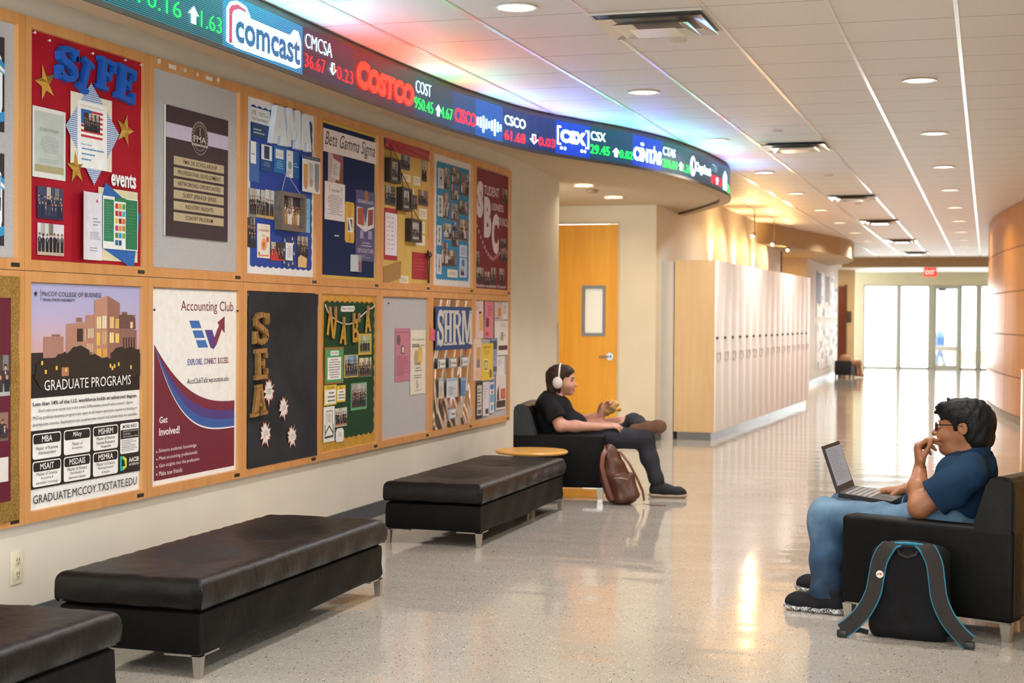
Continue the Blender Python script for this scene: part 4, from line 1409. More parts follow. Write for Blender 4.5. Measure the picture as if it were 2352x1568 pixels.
# ---- club poster, white and maroon
s = Sheet(6.695, 7.604, .517, 1.510, '#e8e6e2', .0165, rough=.5)
def crv(u):   # the sweep across the poster
    return u
MARO, PUR, BLU = '#6d2032', '#4a3a7c', '#33599c'
K_ = 26
us = [.03 + .945 * k / K_ for k in range(K_ + 1)]
def sweep(lv, p, v1=.72):
    return [(u, v1 - (v1 - lv) * (1 - max(0, 1 - (u - .03) / .945) ** p)) for u in us]
base = [(u, .03) for u in us]
c1, c2, c3, c4, c5 = sweep(.395, 2.6), sweep(.345, 2.9), sweep(.298, 3.15), sweep(.252, 3.4), sweep(.245, 3.45)
s.strip(c1, c2, '#74243a').strip(c2, c3, PUR).strip(c3, c4, BLU).strip(c4, c5, '#eeeeee').strip(c5, base, MARO).up()
s.text('Accounting Club', .32, .875, .955, .945, '#7a2a3c', 0, 0, 3)
for k in range(3):
    v = .80 - k * .052
    o_ = k * .04
    s.poly([(.415 + o_, v + .04), (.53 + o_, v + .04), (.56 + o_, v), (.445 + o_, v)], '#3a6cb2')
s.poly([(.60, .80 - .01), (.69, .79), (.745, .71), (.71, .70), (.67, .695)], '#4d3f8e').poly([(.67, .695), (.71, .685), (.745, .71), (.79, .77), (.76, .80), (.715, .745), (.69, .79 - .03)], '#5a3a7c')
s.poly([(.715, .72), (.745, .71), (.84, .83), (.79, .84)], '#84303e').poly([(.755, .83), (.845, .865), (.845, .77)], '#84303e').up()
s.text('EXPLORE.', .40, .605, .575, .638, '#3d5aa6', .01).text('CONNECT.', .59, .605, .745, .638, '#6a3a6a', .01).text('SUCCEED.', .76, .605, .90, .638, '#7a2a3c', .01)
s.text('AcctClubTxSt.wp.txstate.edu', .395, .498, .90, .535, '#2e2a2c')
s.text('Get', .085, .318, .175, .352, '#f0ecec', .015).text('Involved!', .085, .255, .31, .295, '#f0ecec', .015)
for k, tx in enumerate(('Enhance academic knowledge', 'Meet accounting professionals', 'Gain insights into the profession', 'Make new friends')):
    v = .165 - k * .038
    s.text(tx, .085, v, (.505, .515, .54, .34)[k], v + .024, '#e4dcdc').circ(.06, v + .01, .006, '#e4dcdc', 8)
s.done('club_poster', 'white club poster with maroon, purple and blue swooping stripes', 'poster')
for y, lab in ((6.705, 'left'), (7.597, 'right')):
    pin(y, 1.405, .018, '#2a2a2a', 'dark pushpin at the %s edge of the swooping stripe poster' % lab, 'pins on the swooping stripe poster')

# ---- course list poster
s = Sheet(6.812, 7.485, 1.781, 2.444, '#d8d4cc', .0165, .006)
s.rect(.012, .0, 1, 1, '#3a2a30').up().rect(.012, .755, 1, .868, '#bdb4cc').up()
s.circ(.53, .80, .135, '#3a2a30', 28).up()
for k in range(28):
    a = 2 * PI * k / 28
    if math.sin(a) > -.5:
        s.circ(.53 + .118 * math.cos(a), .80 + .118 * math.sin(a) * 1.0, .006, '#b9b0a4', 6)
ring = lambda r1, r2, c_: [s.poly([(.53 + r_ * math.cos(a), .80 + r_ * math.sin(a)) for r_, a in ((r1, a0), (r2, a0), (r2, a1), (r1, a1))], c_) for a0, a1 in ((2 * PI * k / 28, 2 * PI * (k + 1) / 28) for k in range(28))]
ring(.098, .102, '#b9b0a4')
ring(.128, .132, '#b9b0a4')
s.text('FMA', .435, .765, .625, .815, '#cfc6ba', .01).rect(.525, .82, .54, .885, '#a39a90').rect(.40, .735, .66, .752, '#b9b0a4').up().text('FINANCIAL MANAGEMENT', .42, .739, .64, .748, '#3a2a30')
for k, (tx, a, b_) in enumerate((('FMA SIE SCHOLARSHIP', .27, .81), ('PROFESSIONAL DEVELOPMENT', .19, .87), ('NETWORKING OPPORTUNITIES', .19, .865), ('GUEST SPEAKER SERIES', .26, .80), ('INDUSTRY INSIGHTS', .305, .75), ('COHORT PROGRAM', .305, .745))):
    v = .555 - k * .0865
    s.rect(.125, v, .925, v + .066, '#b3a283').up().text(tx, a, v + .016, b_, v + .05, '#2f2228', .01)
    s.l -= 1
s.done('course_poster', 'dark brown poster listing six tan bars on the grey board', 'poster')
for k, (y, z, w_, h_, r_) in enumerate(((6.73, 2.645, .03, .024, .4), (6.86, 2.637, .075, .022, 0), (6.99, 2.64, .03, .018, .2), (7.12, 2.64, .022, .022, .7), (7.245, 2.637, .075, .02, .02), (7.345, 2.645, .03, .026, .9))):
    s = Sheet(y - w_ / 2, y + w_ / 2, z - h_ / 2, z + h_ / 2, '#dad6cc', .0355, .0006)
    s.done('tape_scrap', '%s torn scrap of white tape along the top frame above the course list poster' % ('first', 'second', 'third', 'fourth', 'fifth', 'sixth')[k], 'tape', 'tape scraps on the frame', r_)

# ---- blue board with white letters
s = Sheet(7.716, 8.630, 1.617, 2.613, '#dfe2e6', .0165)
s.done('backing_paper', 'white paper with wavy cut out lying on the blue board', 'paper')
s = Sheet(7.761, 8.582, 1.667, 2.564, None, .0185, mat=cm('#16409c', .6, .08, 30), outline=wavy(11, .012, 0, 0, 1, 1, 'tbr', 13))
s.done('backing_paper', 'deep blue scalloped paper behind white letters and small flyers', 'paper')
PWHITE = cm('#d9e2ec', .5, .04, 12)
def card_letter(ch, y0, y1, z0, z1, label, lean=0):
    m_ = MB()
    W, H = y1 - y0, z1 - z0
    P = {'A': [[(0, 0), (.32, 0), (.58, 1), (.3, 1)], [(.68, 0), (1, .0), (.72, 1), (.42, 1)], [(.2, .22), (.8, .22), (.72, .42), (.3, .42)]],
         'M': [[(0, 0), (.26, 0), (.26, 1), (.04, 1)], [(.74, 0), (1, 0), (.96, 1), (.74, 1)], [(.06, 1), (.3, 1), (.62, .3), (.46, .2)], [(.40, .3), (.56, .2), (.94, 1), (.7, 1)]]}[ch]
    for k, p in enumerate(P):
        m_.prism([((u - .5) * W, (v - .5) * H) for u, v in p], 0, .035 + .0004 * k, PWHITE, 'X')
    tag(m_.build('cardboard_letter', None, None, (.021, (y0 + y1) / 2, (z0 + z1) / 2)), label, 'letter', 'white cardboard letters on the blue board')
card_letter('A', 7.965, 8.165, 2.378, 2.60, 'white cardboard letter A, left of the three on the blue board')
card_letter('M', 8.17, 8.345, 2.380, 2.607, 'white cardboard letter M in the middle of the blue board heading')
card_letter('A', 8.35, 8.50, 2.379, 2.592, 'white cardboard letter A, right of the three on the blue board')
s = Sheet(7.757, 8.0, 2.475, 2.56, '#dfe5ea', .0195)
s.text('AMA', .05, .48, .28, .85, '#5a6a7c').lines(.4, .5, .95, .8, 2, '#8a98a4', 3).text('Texas State University', .05, .1, .9, .38, '#44505c')
s.done('name_sign', 'white name sign at the upper left of the blue board', 'sign')
def flyer(y0, y1, z0, z1, col, label, ops, x=.0215, name='flyer', cat='flyer', rot=0, group=None, t=.0012, bend=None):
    s_ = Sheet(y0, y1, z0, z1, col, x, t, bend=bend)
    ops(s_)
    return s_.done(name, label, cat, group, rot)
FG = 'flyers on the blue board'
PG = 'photos on the blue board'
flyer(7.774, 7.96, 2.395, 2.47, '#274a74', 'slate blue sign with white lines under the white name sign', lambda q: q.lines(.08, .2, .9, .7, 2, '#b9c8d8', 4), group=FG)
flyer(7.747, 7.862, 2.138, 2.366, '#3b66a8', 'pale and blue name card flyer at the left edge of the blue board', lambda q: q.rect(.05, .45, .65, 1, '#e2e6ea').up().lines(.12, .65, .55, .72, 1, '#8090a0', 2), group=FG)
flyer(7.88, 8.034, 2.210, 2.369, '#1c4684', 'navy flyer with a dark square photo under the white A', lambda q: q.rect(.06, .42, .94, .96, '#dfe4ea').up().rect(.28, .46, .72, .92, '#20405e').lines(.2, .18, .8, .36, 3, '#7fa0c8', 4, True), group=FG)
flyer(8.052, 8.203, 2.218, 2.370, '#1470b8', 'bright blue flyer with a white panel under the white M', lambda q: q.rect(.14, .55, .82, .9, '#e4e8ec').up().text('The Tour', .2, .66, .76, .78, '#b05a50').lines(.2, .15, .8, .5, 4, '#8fc4e8', 4, True), group=FG)
flyer(8.221, 8.309, 2.204, 2.364, '#dfe6ea', 'narrow white flyer with a seal drawing on the blue board', lambda q: q.circ(.5, .45, .3, '#8aa0b0', 12).lines(.2, .78, .8, .86, 1, '#7f90a0', 3).lines(.15, .12, .9, .26, 2, '#7f90a0', 5), group=FG)
flyer(8.313, 8.397, 2.203, 2.365, '#1a5a9c', 'narrow teal blue flyer beside the seal drawing', lambda q: q.lines(.1, .4, .9, .6, 2, '#9ac8e0', 3), group=FG)
flyer(8.408, 8.667, 2.135, 2.356, '#dcdcda', 'white flyer with three column chart overlapping the right frame', lambda q: [q.rect(0, .9, 1, 1, '#34466a').up().text('Membership Levels', .1, .93, .9, .97, '#c8d0dc'), q.rect(.06, .2, .3, .76, '#c89a52').rect(.36, .28, .62, .82, '#c8c6c4').rect(.68, .12, .95, .84, '#8f9098'), q.up().circ(.18, .2, .11, '#bb8a62', 12).circ(.49, .28, .11, '#b29a98', 12).circ(.82, .16, .11, '#9a8a8c', 12).lines(.38, .4, .6, .8, 8, '#8a8888', 4).lines(.7, .3, .93, .8, 9, '#6c6c74', 5)], x=.037, group=FG)
flyer(7.741, 7.826, 1.937, 2.10, '#9a9486', 'tilted outdoor photo at the left edge of the blue board', lambda q: q.photo(0, 0, 1, 1, 51, '#b9ae98', '#8a7f6c', n=3), name='photo', cat='photo', group=PG)
flyer(7.829, 7.937, 1.940, 2.10, '#a9a294', 'outdoor photo of standing people left of the grey picture frame', lambda q: q.photo(0, 0, 1, 1, 52, '#c4cdd2', '#b09a70', n=4), name='photo', cat='photo', group=PG)
flyer(7.940, 8.056, 1.939, 2.107, '#a9a294', 'outdoor photo with golden ground touching the grey picture frame', lambda q: q.photo(0, 0, 1, 1, 53, '#c8ced0', '#c09a58', n=4, rows=1), name='photo', cat='photo', x=.0222, group=PG)
t = thing('picture_frame', 'grey box picture frame hanging by a string on the blue board', 'picture frame', (.021, 8.23, 1.995))
m_ = MB()
gw = wood('grey_wood', '#5f574f', '#7a7068', 'Y', .5)
for a in ((-.165, -.14, -.113, .113), (.14, .165, -.113, .113), (-.14, .14, -.113, -.09), (-.14, .14, .09, .113)):
    m_.box(0, .05, a[0], a[1], a[2], a[3], gw)
m_.build('frame', None, t)
s = Sheet(-.14, .14, -.09, .09, '#40383a', .018)
s.c = (.018, 0, 0)
s.photo(0, 0, 1, 1, 57, '#3a3438', '#8a6a5a', ('#d8d4d0', '#20202a', '#7a2830', '#b08a50', '#e6e2de'), n=8, rows=3)
s.done('photo_print', '', '', parent=t)
m_ = MB()
m_.tube([(.03, -.13, .11), (.012, -.035, .235), (.03, .13, .11)], .0025, cm('#b0a8b8', .7), 6)
m_.build('string', None, t)
flyer(8.398, 8.555, 1.889, 2.098, '#7ab8dc', 'light blue flyer with lines of text right of the grey picture frame', lambda q: q.lines(.1, .35, .9, .92, 10, '#4d88ac', 4), group=FG)
flyer(7.72, 7.82, 1.766, 1.934, '#3a3634', 'dark photo of a lit room at the lower left of the blue board', lambda q: q.photo(0, 0, 1, 1, 54, '#4a4440', '#2c2828', n=3), x=.022, name='photo', cat='photo', group=PG)
flyer(7.842, 8.005, 1.711, 1.906, '#e4ded4', 'white pizza social flyer with an orange drawing', lambda q: [q.text('Texas Marketing', .25, .92, .75, .95, '#c86a4a').text('PIZZA', .36, .62, .66, .70, '#d88a5a'), q.circ(.52, .4, .22, '#e0a070', 16).up().circ(.5, .4, .1, '#c8643c', 10).circ(.8, .56, .11, '#c8503c', 12), q.text('FUNDRAISER', .1, .78, .9, .85, '#c86a4a').text('FREE', .36, .24, .66, .3, '#d88a5a').rect(.1, .05, .9, .1, '#e08a6a').poly([(.06, .1), (.22, .1), (.14, .2)], '#3a7a4a')], group=FG)
flyer(8.005, 8.192, 1.702, 1.810, '#40342e', 'photo of a smiling crowd with a red shirt at the bottom of the blue board', lambda q: [q.photo(0, 0, 1, 1, 55, '#3c322e', '#a82a2e', ('#2c2422', '#3c2a26', '#b82830'), n=4), q.poly([(.05, 0), (.62, 0), (.5, .45), (.2, .4)], '#c03034')], name='photo', cat='photo', group=PG)
flyer(8.178, 8.347, 1.671, 1.851, '#22386e', 'navy and white splattered flyer with a pale card at the bottom of the blue board', lambda q: [[q.poly([(u, v), (u + .1, v + .02), (u + .03, v + .14)], '#d8dce4') for u, v in ((.05, .1), (.05, .5), (.1, .8), (.75, .08), (.85, .4), (.8, .75), (.4, .02), (.2, .3), (.7, .9))], q.up().rect(.2, .22, .78, .8, '#e6e8ec').up().lines(.3, .3, .7, .7, 6, '#8088a0', 4, True)], group=FG)
flyer(8.375, 8.528, 1.674, 1.863, '#544438', 'photo of people and a tan box at the lower right of the blue board', lambda q: [q.photo(0, .3, 1, 1, 56, '#8a8078', '#3a302c', n=4), q.up().poly([(.05, 0), (.82, 0), (.88, .3), (.3, .4), (.05, .3)], '#d8b884')], name='photo', cat='photo', group=PG)

# ---- black cloth board with gold letters
BLK = fabric('black_cloth', '#26272a', '#343539', 260, .95, .3, 4)
s = Sheet(7.705, 8.644, .515, 1.515, None, .036, .001, bend=lambda u, v: .004 * abs(math.sin(u * 22 + v)) * (1 if v > .93 else .15) + (.02 * max(0, u - .85) * max(0, .15 - v) * 20) * abs(math.sin(u * 60)))
s.grid(0, 0, 1, 1, BLK, 36)
s.done('backing_cloth', 'black cloth stretched over the board with three gold letters', 'backing cloth')
GOLDL = cm('#a98350', .3, .1, 40, .45)
G = 'gold letters on the black cloth'
block_letter('S', 'gold_letter', 'gold slab letter S, top of the three on black cloth', 7.735, 7.925, 1.218, 1.397, .042, .02, GOLDL, 0, G, bevel=.006)
block_letter('E', 'gold_letter', 'gold slab letter E, middle of the three on black cloth', 7.755, 7.905, 1.016, 1.192, .042, .02, GOLDL, .03, G, bevel=.006)
block_letter('A', 'gold_letter', 'gold slab letter A, bottom of the three on black cloth', 7.715, 7.905, .810, .988, .042, .02, GOLDL, .05, G, bevel=.006)
for k, (y, z, r_, lab) in enumerate(((7.955, .942, .078, 'topmost, touching the gold A'), (8.152, .835, .072, 'right of centre'), (7.915, .70, .078, 'lowest left'), (8.268, .66, .072, 'lowest right'))):
    s = Sheet(y - r_, y + r_, z - r_, z + r_, None, .043, .002)
    for l_, sc, hx in ((0, 1.0, '#a8523a'), (1, .86, '#dcd6d2')):
        s.l = l_
        s.poly([(.5 + .5 * sc * (1 if q % 2 == 0 else .62) * (1 + .2 * math.sin(q * 2.1)) * math.sin(2 * PI * q / 24), .5 + .52 * sc * (1 if q % 2 == 0 else .62) * (1 + .2 * math.sin(q * 1.7)) * math.cos(2 * PI * q / 24)) for q in range(24)], hx)
    s.l = 2
    s.lines(.3, .4, .7, .62, 3, '#8a8482', k + 2, True)
    s.done('starburst_note', 'white starburst note on black cloth, ' + lab, 'paper note', 'starburst notes on the black cloth', .2 * k)

# ---- navy board with script banner
NAVY = fabric('navy_cloth', '#1c2748', '#26325a', 240, .95, .3)
s = Sheet(8.735, 9.628, 1.612, 2.61, '#c9ac4e', .0165)
s.done('backing_paper', 'yellow paper showing as an edge around navy cloth', 'paper')
s = Sheet(8.742, 9.60, 1.640, 2.592, None, .0185, mat=NAVY)
s.done('backing_cloth', 'navy blue cloth under the white script banner', 'backing cloth')
s = Sheet(8.747, 9.627, 2.415, 2.56, '#e2d8da', .021)
s.text('Beta Gamma Sigma', .03, .12, .97, .9, '#33343c', 0, .38, 3)
s.done('script_banner', 'white banner with black slanted script across the navy cloth', 'banner')
flyer(8.820, 9.063, 2.231, 2.414, '#8c4a58', 'photo of a hand and pale card under the script banner', lambda q: [q.poly([(0, 0), (.5, 0), (.3, 1), (0, 1)], '#b8a4a8').poly([(.5, 0), (1, 0), (1, .5), (.7, .6)], '#7a4638'), q.up().poly([(.2, .15), (.72, .1), (.8, .72), (.3, .85)], '#cfc6c8').up().lines(.3, .25, .68, .65, 6, '#8f868a', 3)], name='photo', cat='photo', group='papers on the navy board')
flyer(8.773, 9.090, 1.990, 2.230, '#dcd6d8', 'white invitation letter left on the navy cloth', lambda q: [q.text('You Are Invited', .3, .76, .72, .83, '#3a3840', 0, .3), q.lines(.12, .14, .88, .68, 11, '#8f8a92', 4, True), q.rect(.2, .76, .22, .9, '#4a4850').rect(.8, .76, .82, .9, '#4a4850')], x=.0222, group='papers on the navy board')
s = Sheet(9.096, 9.250, 1.860, 2.125, '#d3a83e', .0215, outline=[(.1, 0), (.9, 0), (1, .06), (1, .94), (.9, 1), (.1, 1), (0, .94), (0, .06)])
s.circ(.5, .86, .2, '#b98a2c', 16).up().circ(.5, .86, .13, '#d3a83e', 14).rect(.42, .60, .58, .74, '#b98a2c').rect(.42, .02, .58, .2, '#b98a2c').up().rect(.2, .26, .82, .62, '#e6e2dc').up().rect(.28, .30, .74, .58, '#26325a').up().poly([(.28, .58), (.5, .3), (.74, .3), (.5, .58)], '#d8d8d8')
s.done('key_emblem', 'yellow key shaped sign with a navy square on navy cloth', 'emblem')
s = Sheet(9.270, 9.602, 1.748, 2.218, '#33447c', .0215, rough=.25)
s.circ(.55, .93, .12, '#8a5a44', 14).text('CROSS SIGMA ALL HALLOWS', .1, .82, .92, .87, '#b9c0d4', .02).poly([(.05, .5), (.5, .42), (.95, .5), (.95, .8), (.62, .76), (.5, .5), (.38, .76), (.05, .76)], '#d2d4dc').up()
s.poly([(.1, .52), (.44, .5), (.4, .76), (.1, .74)], '#9c4a3c').poly([(.62, .5), (.9, .54), (.92, .76), (.64, .74)], '#7a3c44').up().rect(.22, .32, .4, .44, '#8a90b8').rect(.64, .32, .84, .44, '#8a90b8').lines(.25, .2, .85, .28, 2, '#aab0cc', 3, True)
s.text('SCARY GOOD DAY TO LEARN', .1, .12, .92, .18, '#c0c4d8', .01).lines(.1, .04, .8, .09, 2, '#8a92b8', 4)
s.done('event_poster', 'glossy slate blue poster with two orange photos on navy cloth', 'poster')
s = Sheet(9.185, 9.367, 1.673, 1.784, '#b4bcc6', .023, bend=lambda u, v: .03 * (.5 - abs(u - .5)))
s.rect(.52, 0, 1, 1, '#8c9298').up().poly([(.66, .1), (.86, .1), (.88, .6), (.64, .6)], '#a0262c').rect(.7, .02, .74, .3, '#20222a').rect(.78, .02, .82, .3, '#20222a').circ(.76, .72, .06, '#8a6a58', 10)
s.done('open_card', 'small open card with a red coated figure at the bottom of navy cloth', 'card')
for k in range(2):
    pin(8.93 + k * .035, 1.893, .02, '#e0dcd8', ('left', 'right') + () and ('left', 'right')[k] + ' of two white pins low on the navy cloth', 'pins on the navy cloth')

# ---- green board with gold scallops
s = Sheet(8.735, 9.620, .514, 1.520, None, .0165, .001, bend=rumple(8, .006))
s.grid(0, 0, 1, 1, cm('#d2a440', .3, .2, 14, .3), 24)
s.done('backing_foil', 'gold foil sheet showing around the green scalloped paper', 'backing foil')
s = Sheet(8.771, 9.590, .60, 1.462, None, .024, mat=fabric('green_paper', '#1f3a24', '#2a4a2e', 200, .9, .2), outline=wavy(10, .018, 0, 0, 1, 1, 'tbr', 12))
s.done('backing_paper', 'dark green scalloped paper with string of letters', 'paper')
s = Sheet(9.022, 9.258, 1.408, 1.448, None, .026, outline=[(0, .2), (.1, 0), (.9, .05), (1, .5), (.95, 1), (.05, .9)], mat=cm('#e2e0dc'))
s.text('Keep on the List', .08, .2, .92, .8, '#5a5650', .01)
s.done('paper_title', 'small white wavy title strip at the top of the green paper', 'sign')
m_ = MB()
gp = [(8.765, 1.452), (8.80, 1.41), (8.87, 1.375), (8.96, 1.345), (9.06, 1.328), (9.16, 1.328), (9.26, 1.345), (9.36, 1.385), (9.46, 1.42), (9.55, 1.44), (9.585, 1.455)]
m_.tube([(.034, y, z) for y, z in gp], .004, cm('#d8d4c4', .9), 8)
tag(m_.build('garland_cord', None), 'white cord garland strung across the green paper', 'cord')
MUST = cm('#b98a2a', .7)
for k, (ch, y0, y1, z0, z1, r_, lab) in enumerate((('N', 8.79, 8.925, 1.246, 1.40, -.25, 'letter N pegged at the left of the cord'), ('a', 8.99, 9.095, 1.199, 1.335, -.12, 'letter A pegged second on the cord'), ('B', 9.19, 9.295, 1.209, 1.36, .05, 'letter B pegged third on the cord'), ('a', 9.40, 9.50, 1.273, 1.41, .1, 'letter A pegged at the right of the cord'))):
    t = thing('paper_letter', 'mustard paper ' + lab, 'letter', (.038, (y0 + y1) / 2, (z0 + z1) / 2), 0, 'mustard letters on the cord')
    block_letter(ch, 'letter_shape', '', -(y1 - y0) / 2, (y1 - y0) / 2, -(z1 - z0) / 2, (z1 - z0) / 2, 0, .003, MUST, r_, parent=t)
    for q in ((-.035, .05) if ch in 'NB' else (0,)):
        m_ = MB()
        m_.rbox(-.004, .012, q - .009, q + .009, (z1 - z0) / 2 - .02, (z1 - z0) / 2 + .04, .003)
        m_.build('clothes_peg', cm('#a87a4c', .6), t)
GRP = 'papers on the green board'
def sheetdoc(y0, y1, z0, z1, edge, label, ops, x=.0275):
    flyer(y0, y1, z0, z1, edge, label, ops, x, group=GRP)
sheetdoc(8.775, 9.07, .947, 1.182, '#8c6a3a', 'brown and green bordered notice with a white text panel', lambda q: [q.rect(.06, .06, .94, .93, '#3f9c62').up().rrect(.28, .77, .74, .9, .012, '#e4e4e0').rect(.14, .12, .86, .72, '#e8e6e4').up().text('Day in HBSA', .33, .80, .69, .87, '#5a5a58').lines(.18, .15, .82, .69, 8, '#7d7a78', 4, True)])
sheetdoc(9.319, 9.543, 1.122, 1.264, '#c9a23a', 'yellow bordered photo of people before a green field', lambda q: q.photo(.1, .1, .9, .92, 61, '#8fb07a', '#7a8a60', n=4, rows=1))
sheetdoc(9.081, 9.314, .978, 1.127, '#c9b04a', 'yellow edged photo of people below a blue glass wall', lambda q: q.photo(.05, .05, .95, .98, 62, '#7aa0c0', '#6a6258', n=5))
sheetdoc(9.325, 9.546, .972, 1.104, '#3a7a4a', 'green edged photo of a group before a bright wall', lambda q: q.photo(.04, .06, .96, .98, 63, '#d8c4a4', '#6a4a3a', n=5))
sheetdoc(8.768, 8.96, .814, .942, '#d8b838', 'yellow topped white note at the left of the green paper', lambda q: q.rect(.06, .06, .94, .76, '#e6e4e0').up().text('This or That', .2, .82, .8, .93, '#6a5a20').lines(.25, .12, .9, .7, 3, '#6a6866', 4, True))
sheetdoc(8.965, 9.105, .825, .933, '#d8b838', 'smaller yellow topped white note beside the first', lambda q: q.rect(.06, .1, .94, .76, '#e6e4e0').up().text('Star', .3, .8, .7, .94, '#6a5a20').lines(.15, .16, .9, .7, 3, '#6a6866', 4, True))
sheetdoc(9.194, 9.466, .758, .938, '#5f9a72', 'mint edged photo of a crowd under tall columns', lambda q: q.photo(.06, .1, .94, .96, 64, '#9a9a96', '#3c3836', n=7, rows=3))
sheetdoc(8.762, 8.932, .582, .806, '#e0dedc', 'white flyer with an open envelope drawing', lambda q: [q.poly([(.12, .1), (.86, .12), (.86, .18), (.12, .16)], '#3a3a3c').poly([(.1, .1), (.16, .1), (.16, .5), (.1, .5)], '#3a3a3c').poly([(.84, .12), (.9, .12), (.9, .5), (.84, .5)], '#3a3a3c'), q.poly([(.12, .2), (.5, .42), (.86, .2), (.86, .26), (.5, .48), (.12, .26)], '#3a3a3c'), q.poly([(.25, .86), (.78, .86), (.78, .88), (.25, .88)], '#4a4a4c'), q.rect(.25, .5, .28, .86, '#4a4a4c').rect(.75, .5, .78, .86, '#4a4a4c').lines(.36, .55, .68, .8, 6, '#8a8a8c', 3, True)])
sheetdoc(8.94, 9.129, .667, .787, '#cfcac4', 'photo of people in a bright hall right of the envelope drawing', lambda q: q.photo(0, .05, 1, 1, 65, '#c4c8b8', '#b07a5c', n=5))
s = Sheet(8.953, 9.081, .569, .657, None, .0275, mat=cm('#e0dcda'), outline=[(.1, 0), (.9, 0), (1, .2), (1, .8), (.8, 1), (.2, 1), (0, .8), (0, .2)])
s.lines(.25, .4, .75, .7, 2, '#9a9694', 3, True)
s.done('paper_tag', 'white rounded paper tag at the bottom of the green paper', 'tag')

# ---- yellow board with hanging frames
YEL = cm('#c9a558', .75, .06, 9)
s = Sheet(9.766, 10.66, 1.60, 2.56, None, .0165, mat=YEL)
s.done('backing_paper', 'yellow paper covering the board with small hanging frames', 'paper')
s = Sheet(9.768, 10.675, 2.535, 2.615, None, .022, .001, bend=rumple(14, .012))
s.grid(0, 0, 1, 1, cm('#a01c38', .18, .1, 12), 20)
s.done('foil_strip', 'shiny crinkled red foil strip along the top of the yellow paper', 'foil strip')
for k, (y0, y1, z0, z1, ya_, za, lab) in enumerate(((9.784, 9.983, 2.311, 2.479, 9.86, 2.58, 'top left'), (10.01, 10.21, 2.131, 2.295, 10.075, 2.40, 'in the middle'), (10.187, 10.412, 1.919, 2.084, 10.29, 2.165, 'lower down'))):
    yc, zc = (y0 + y1) / 2, (z0 + z1) / 2
    t = thing('picture_frame', 'small black box frame hung by cord on the yellow paper, ' + lab, 'picture frame', (.02, yc, zc), 0, 'hanging frames on the yellow board')
    a, c = (y1 - y0) / 2, (z1 - z0) / 2
    m_ = MB()
    bx = cm('#2a2422', .4)
    for q in ((-a, -a + .03, -c, c), (a - .03, a, -c, c), (-a + .03, a - .03, -c, -c + .02), (-a + .03, a - .03, c - .02, c)):
        m_.box(0, .045, *q, bx)
    m_.build('frame', None, t)
    s = Sheet(-a + .03, a - .03, -c + .02, c - .02, '#b9aca8', .03)
    s.c = (.03, 0, 0)
    s.photo(.05, .1, .95, .9, 70 + k, '#a8a4a4', '#8a8078', n=3)
    s.done('photo_print', '', '', parent=t)
    m_ = MB()
    m_.tube([(.03, -a * .6, c), (.012, ya_ - yc, za - zc), (.03, a * .8, c)], .003, cm('#3a2c24', .8), 6)
    m_.build('cord', None, t)
GRP = 'cards on the yellow board'
for y0, y1, z0, z1, hx, lab, kind in ((10.10, 10.267, 2.429, 2.534, '#4a6288', 'blue outdoor photo at the top centre of the yellow paper', 'p'), (10.514, 10.62, 2.38, 2.538, '#8a8474', 'tall photo of a dark suited person at the top right of the yellow paper', 'q'), (10.107, 10.287, 2.348, 2.40, '#ddd0b0', 'cream card right of the top left hanging frame', 'c'), (10.346, 10.486, 2.34, 2.404, '#ddd8cc', 'white printed card left of the tall suited photo', 'c'),
                                      (9.793, 9.986, 2.154, 2.29, '#5c5a50', 'dark car photo at the left of the yellow paper', 'p'), (10.213, 10.352, 2.236, 2.308, '#ddd2b0', 'pale note card right of the middle hanging frame', 'c'), (10.268, 10.426, 2.162, 2.265, '#3f4a5c', 'blue grey photo below the pale note card', 'p'), (10.447, 10.649, 2.196, 2.314, '#8a6a60', 'brown group photo with a blue edge at the right of the yellow paper', 'p'), (10.465, 10.633, 2.101, 2.178, '#ddd2b8', 'cream card below the brown group photo', 'c'),
                                      (10.412, 10.589, 1.996, 2.083, '#ddd4b8', 'cream typed card right of the lowest hanging frame', 'c'), (10.402, 10.591, 1.906, 1.98, '#ddd8cc', 'white typed card with orange lines beside the lowest hanging frame', 'o'), (10.079, 10.256, 1.618, 1.671, '#d8cdb0', 'small cream card at the bottom edge of the yellow paper', 'c')):
    flyer(y0, y1, z0, z1, hx, lab, {'p': lambda q: q.photo(0, .06, 1, 1, int(y0 * 100), hx, '#4a4844', n=4), 'q': lambda q: q.photo(0, 0, 1, 1, 79, '#b0a890', '#3a3c48', ('#181a24',), n=1, rows=1), 'c': lambda q: q.lines(.1, .2, .9, .8, 3, '#a0988a', int(y0 * 10)), 'o': lambda q: q.lines(.1, .2, .9, .8, 3, '#c09070', 5)}[kind], .019, 'photo' if kind in 'pq' else 'note_card', 'photo' if kind in 'pq' else 'card', group=GRP)
s = Sheet(9.782, 10.028, 1.775, 2.135, '#a02634', .020)
s.rect(.06, .09, .98, .91, '#d8d2da').up()
for k in range(8):
    s.lines(.22, .80 - k * .085, .42, .83 - k * .085, 1, '#7f7a88', k).lines(.52, .80 - k * .085, .78, .83 - k * .085, 1, '#7f7a88', k + 9)
s.done('calendar_sheet', 'white calendar sheet with red ends on the yellow paper', 'calendar')
s = Sheet(9.767, 10.108, 1.60, 1.775, '#a88450', .021, outline=[(0, 0), (.96, .3), (1, 1), (.9, .99), (0, .7)], mat=cm('#9c7844', .8))
s.done('cardboard_piece', 'brown cardboard piece at the lower left of the yellow paper', 'cardboard')
s = Sheet(10.33, 10.636, 1.655, 1.85, '#a02430', .0205)
s.lines(.15, .3, .85, .8, 4, '#b84a50', 4)
s.done('red_sheet', 'plain red sheet at the lower right of the yellow paper', 'paper')
m_ = MB()
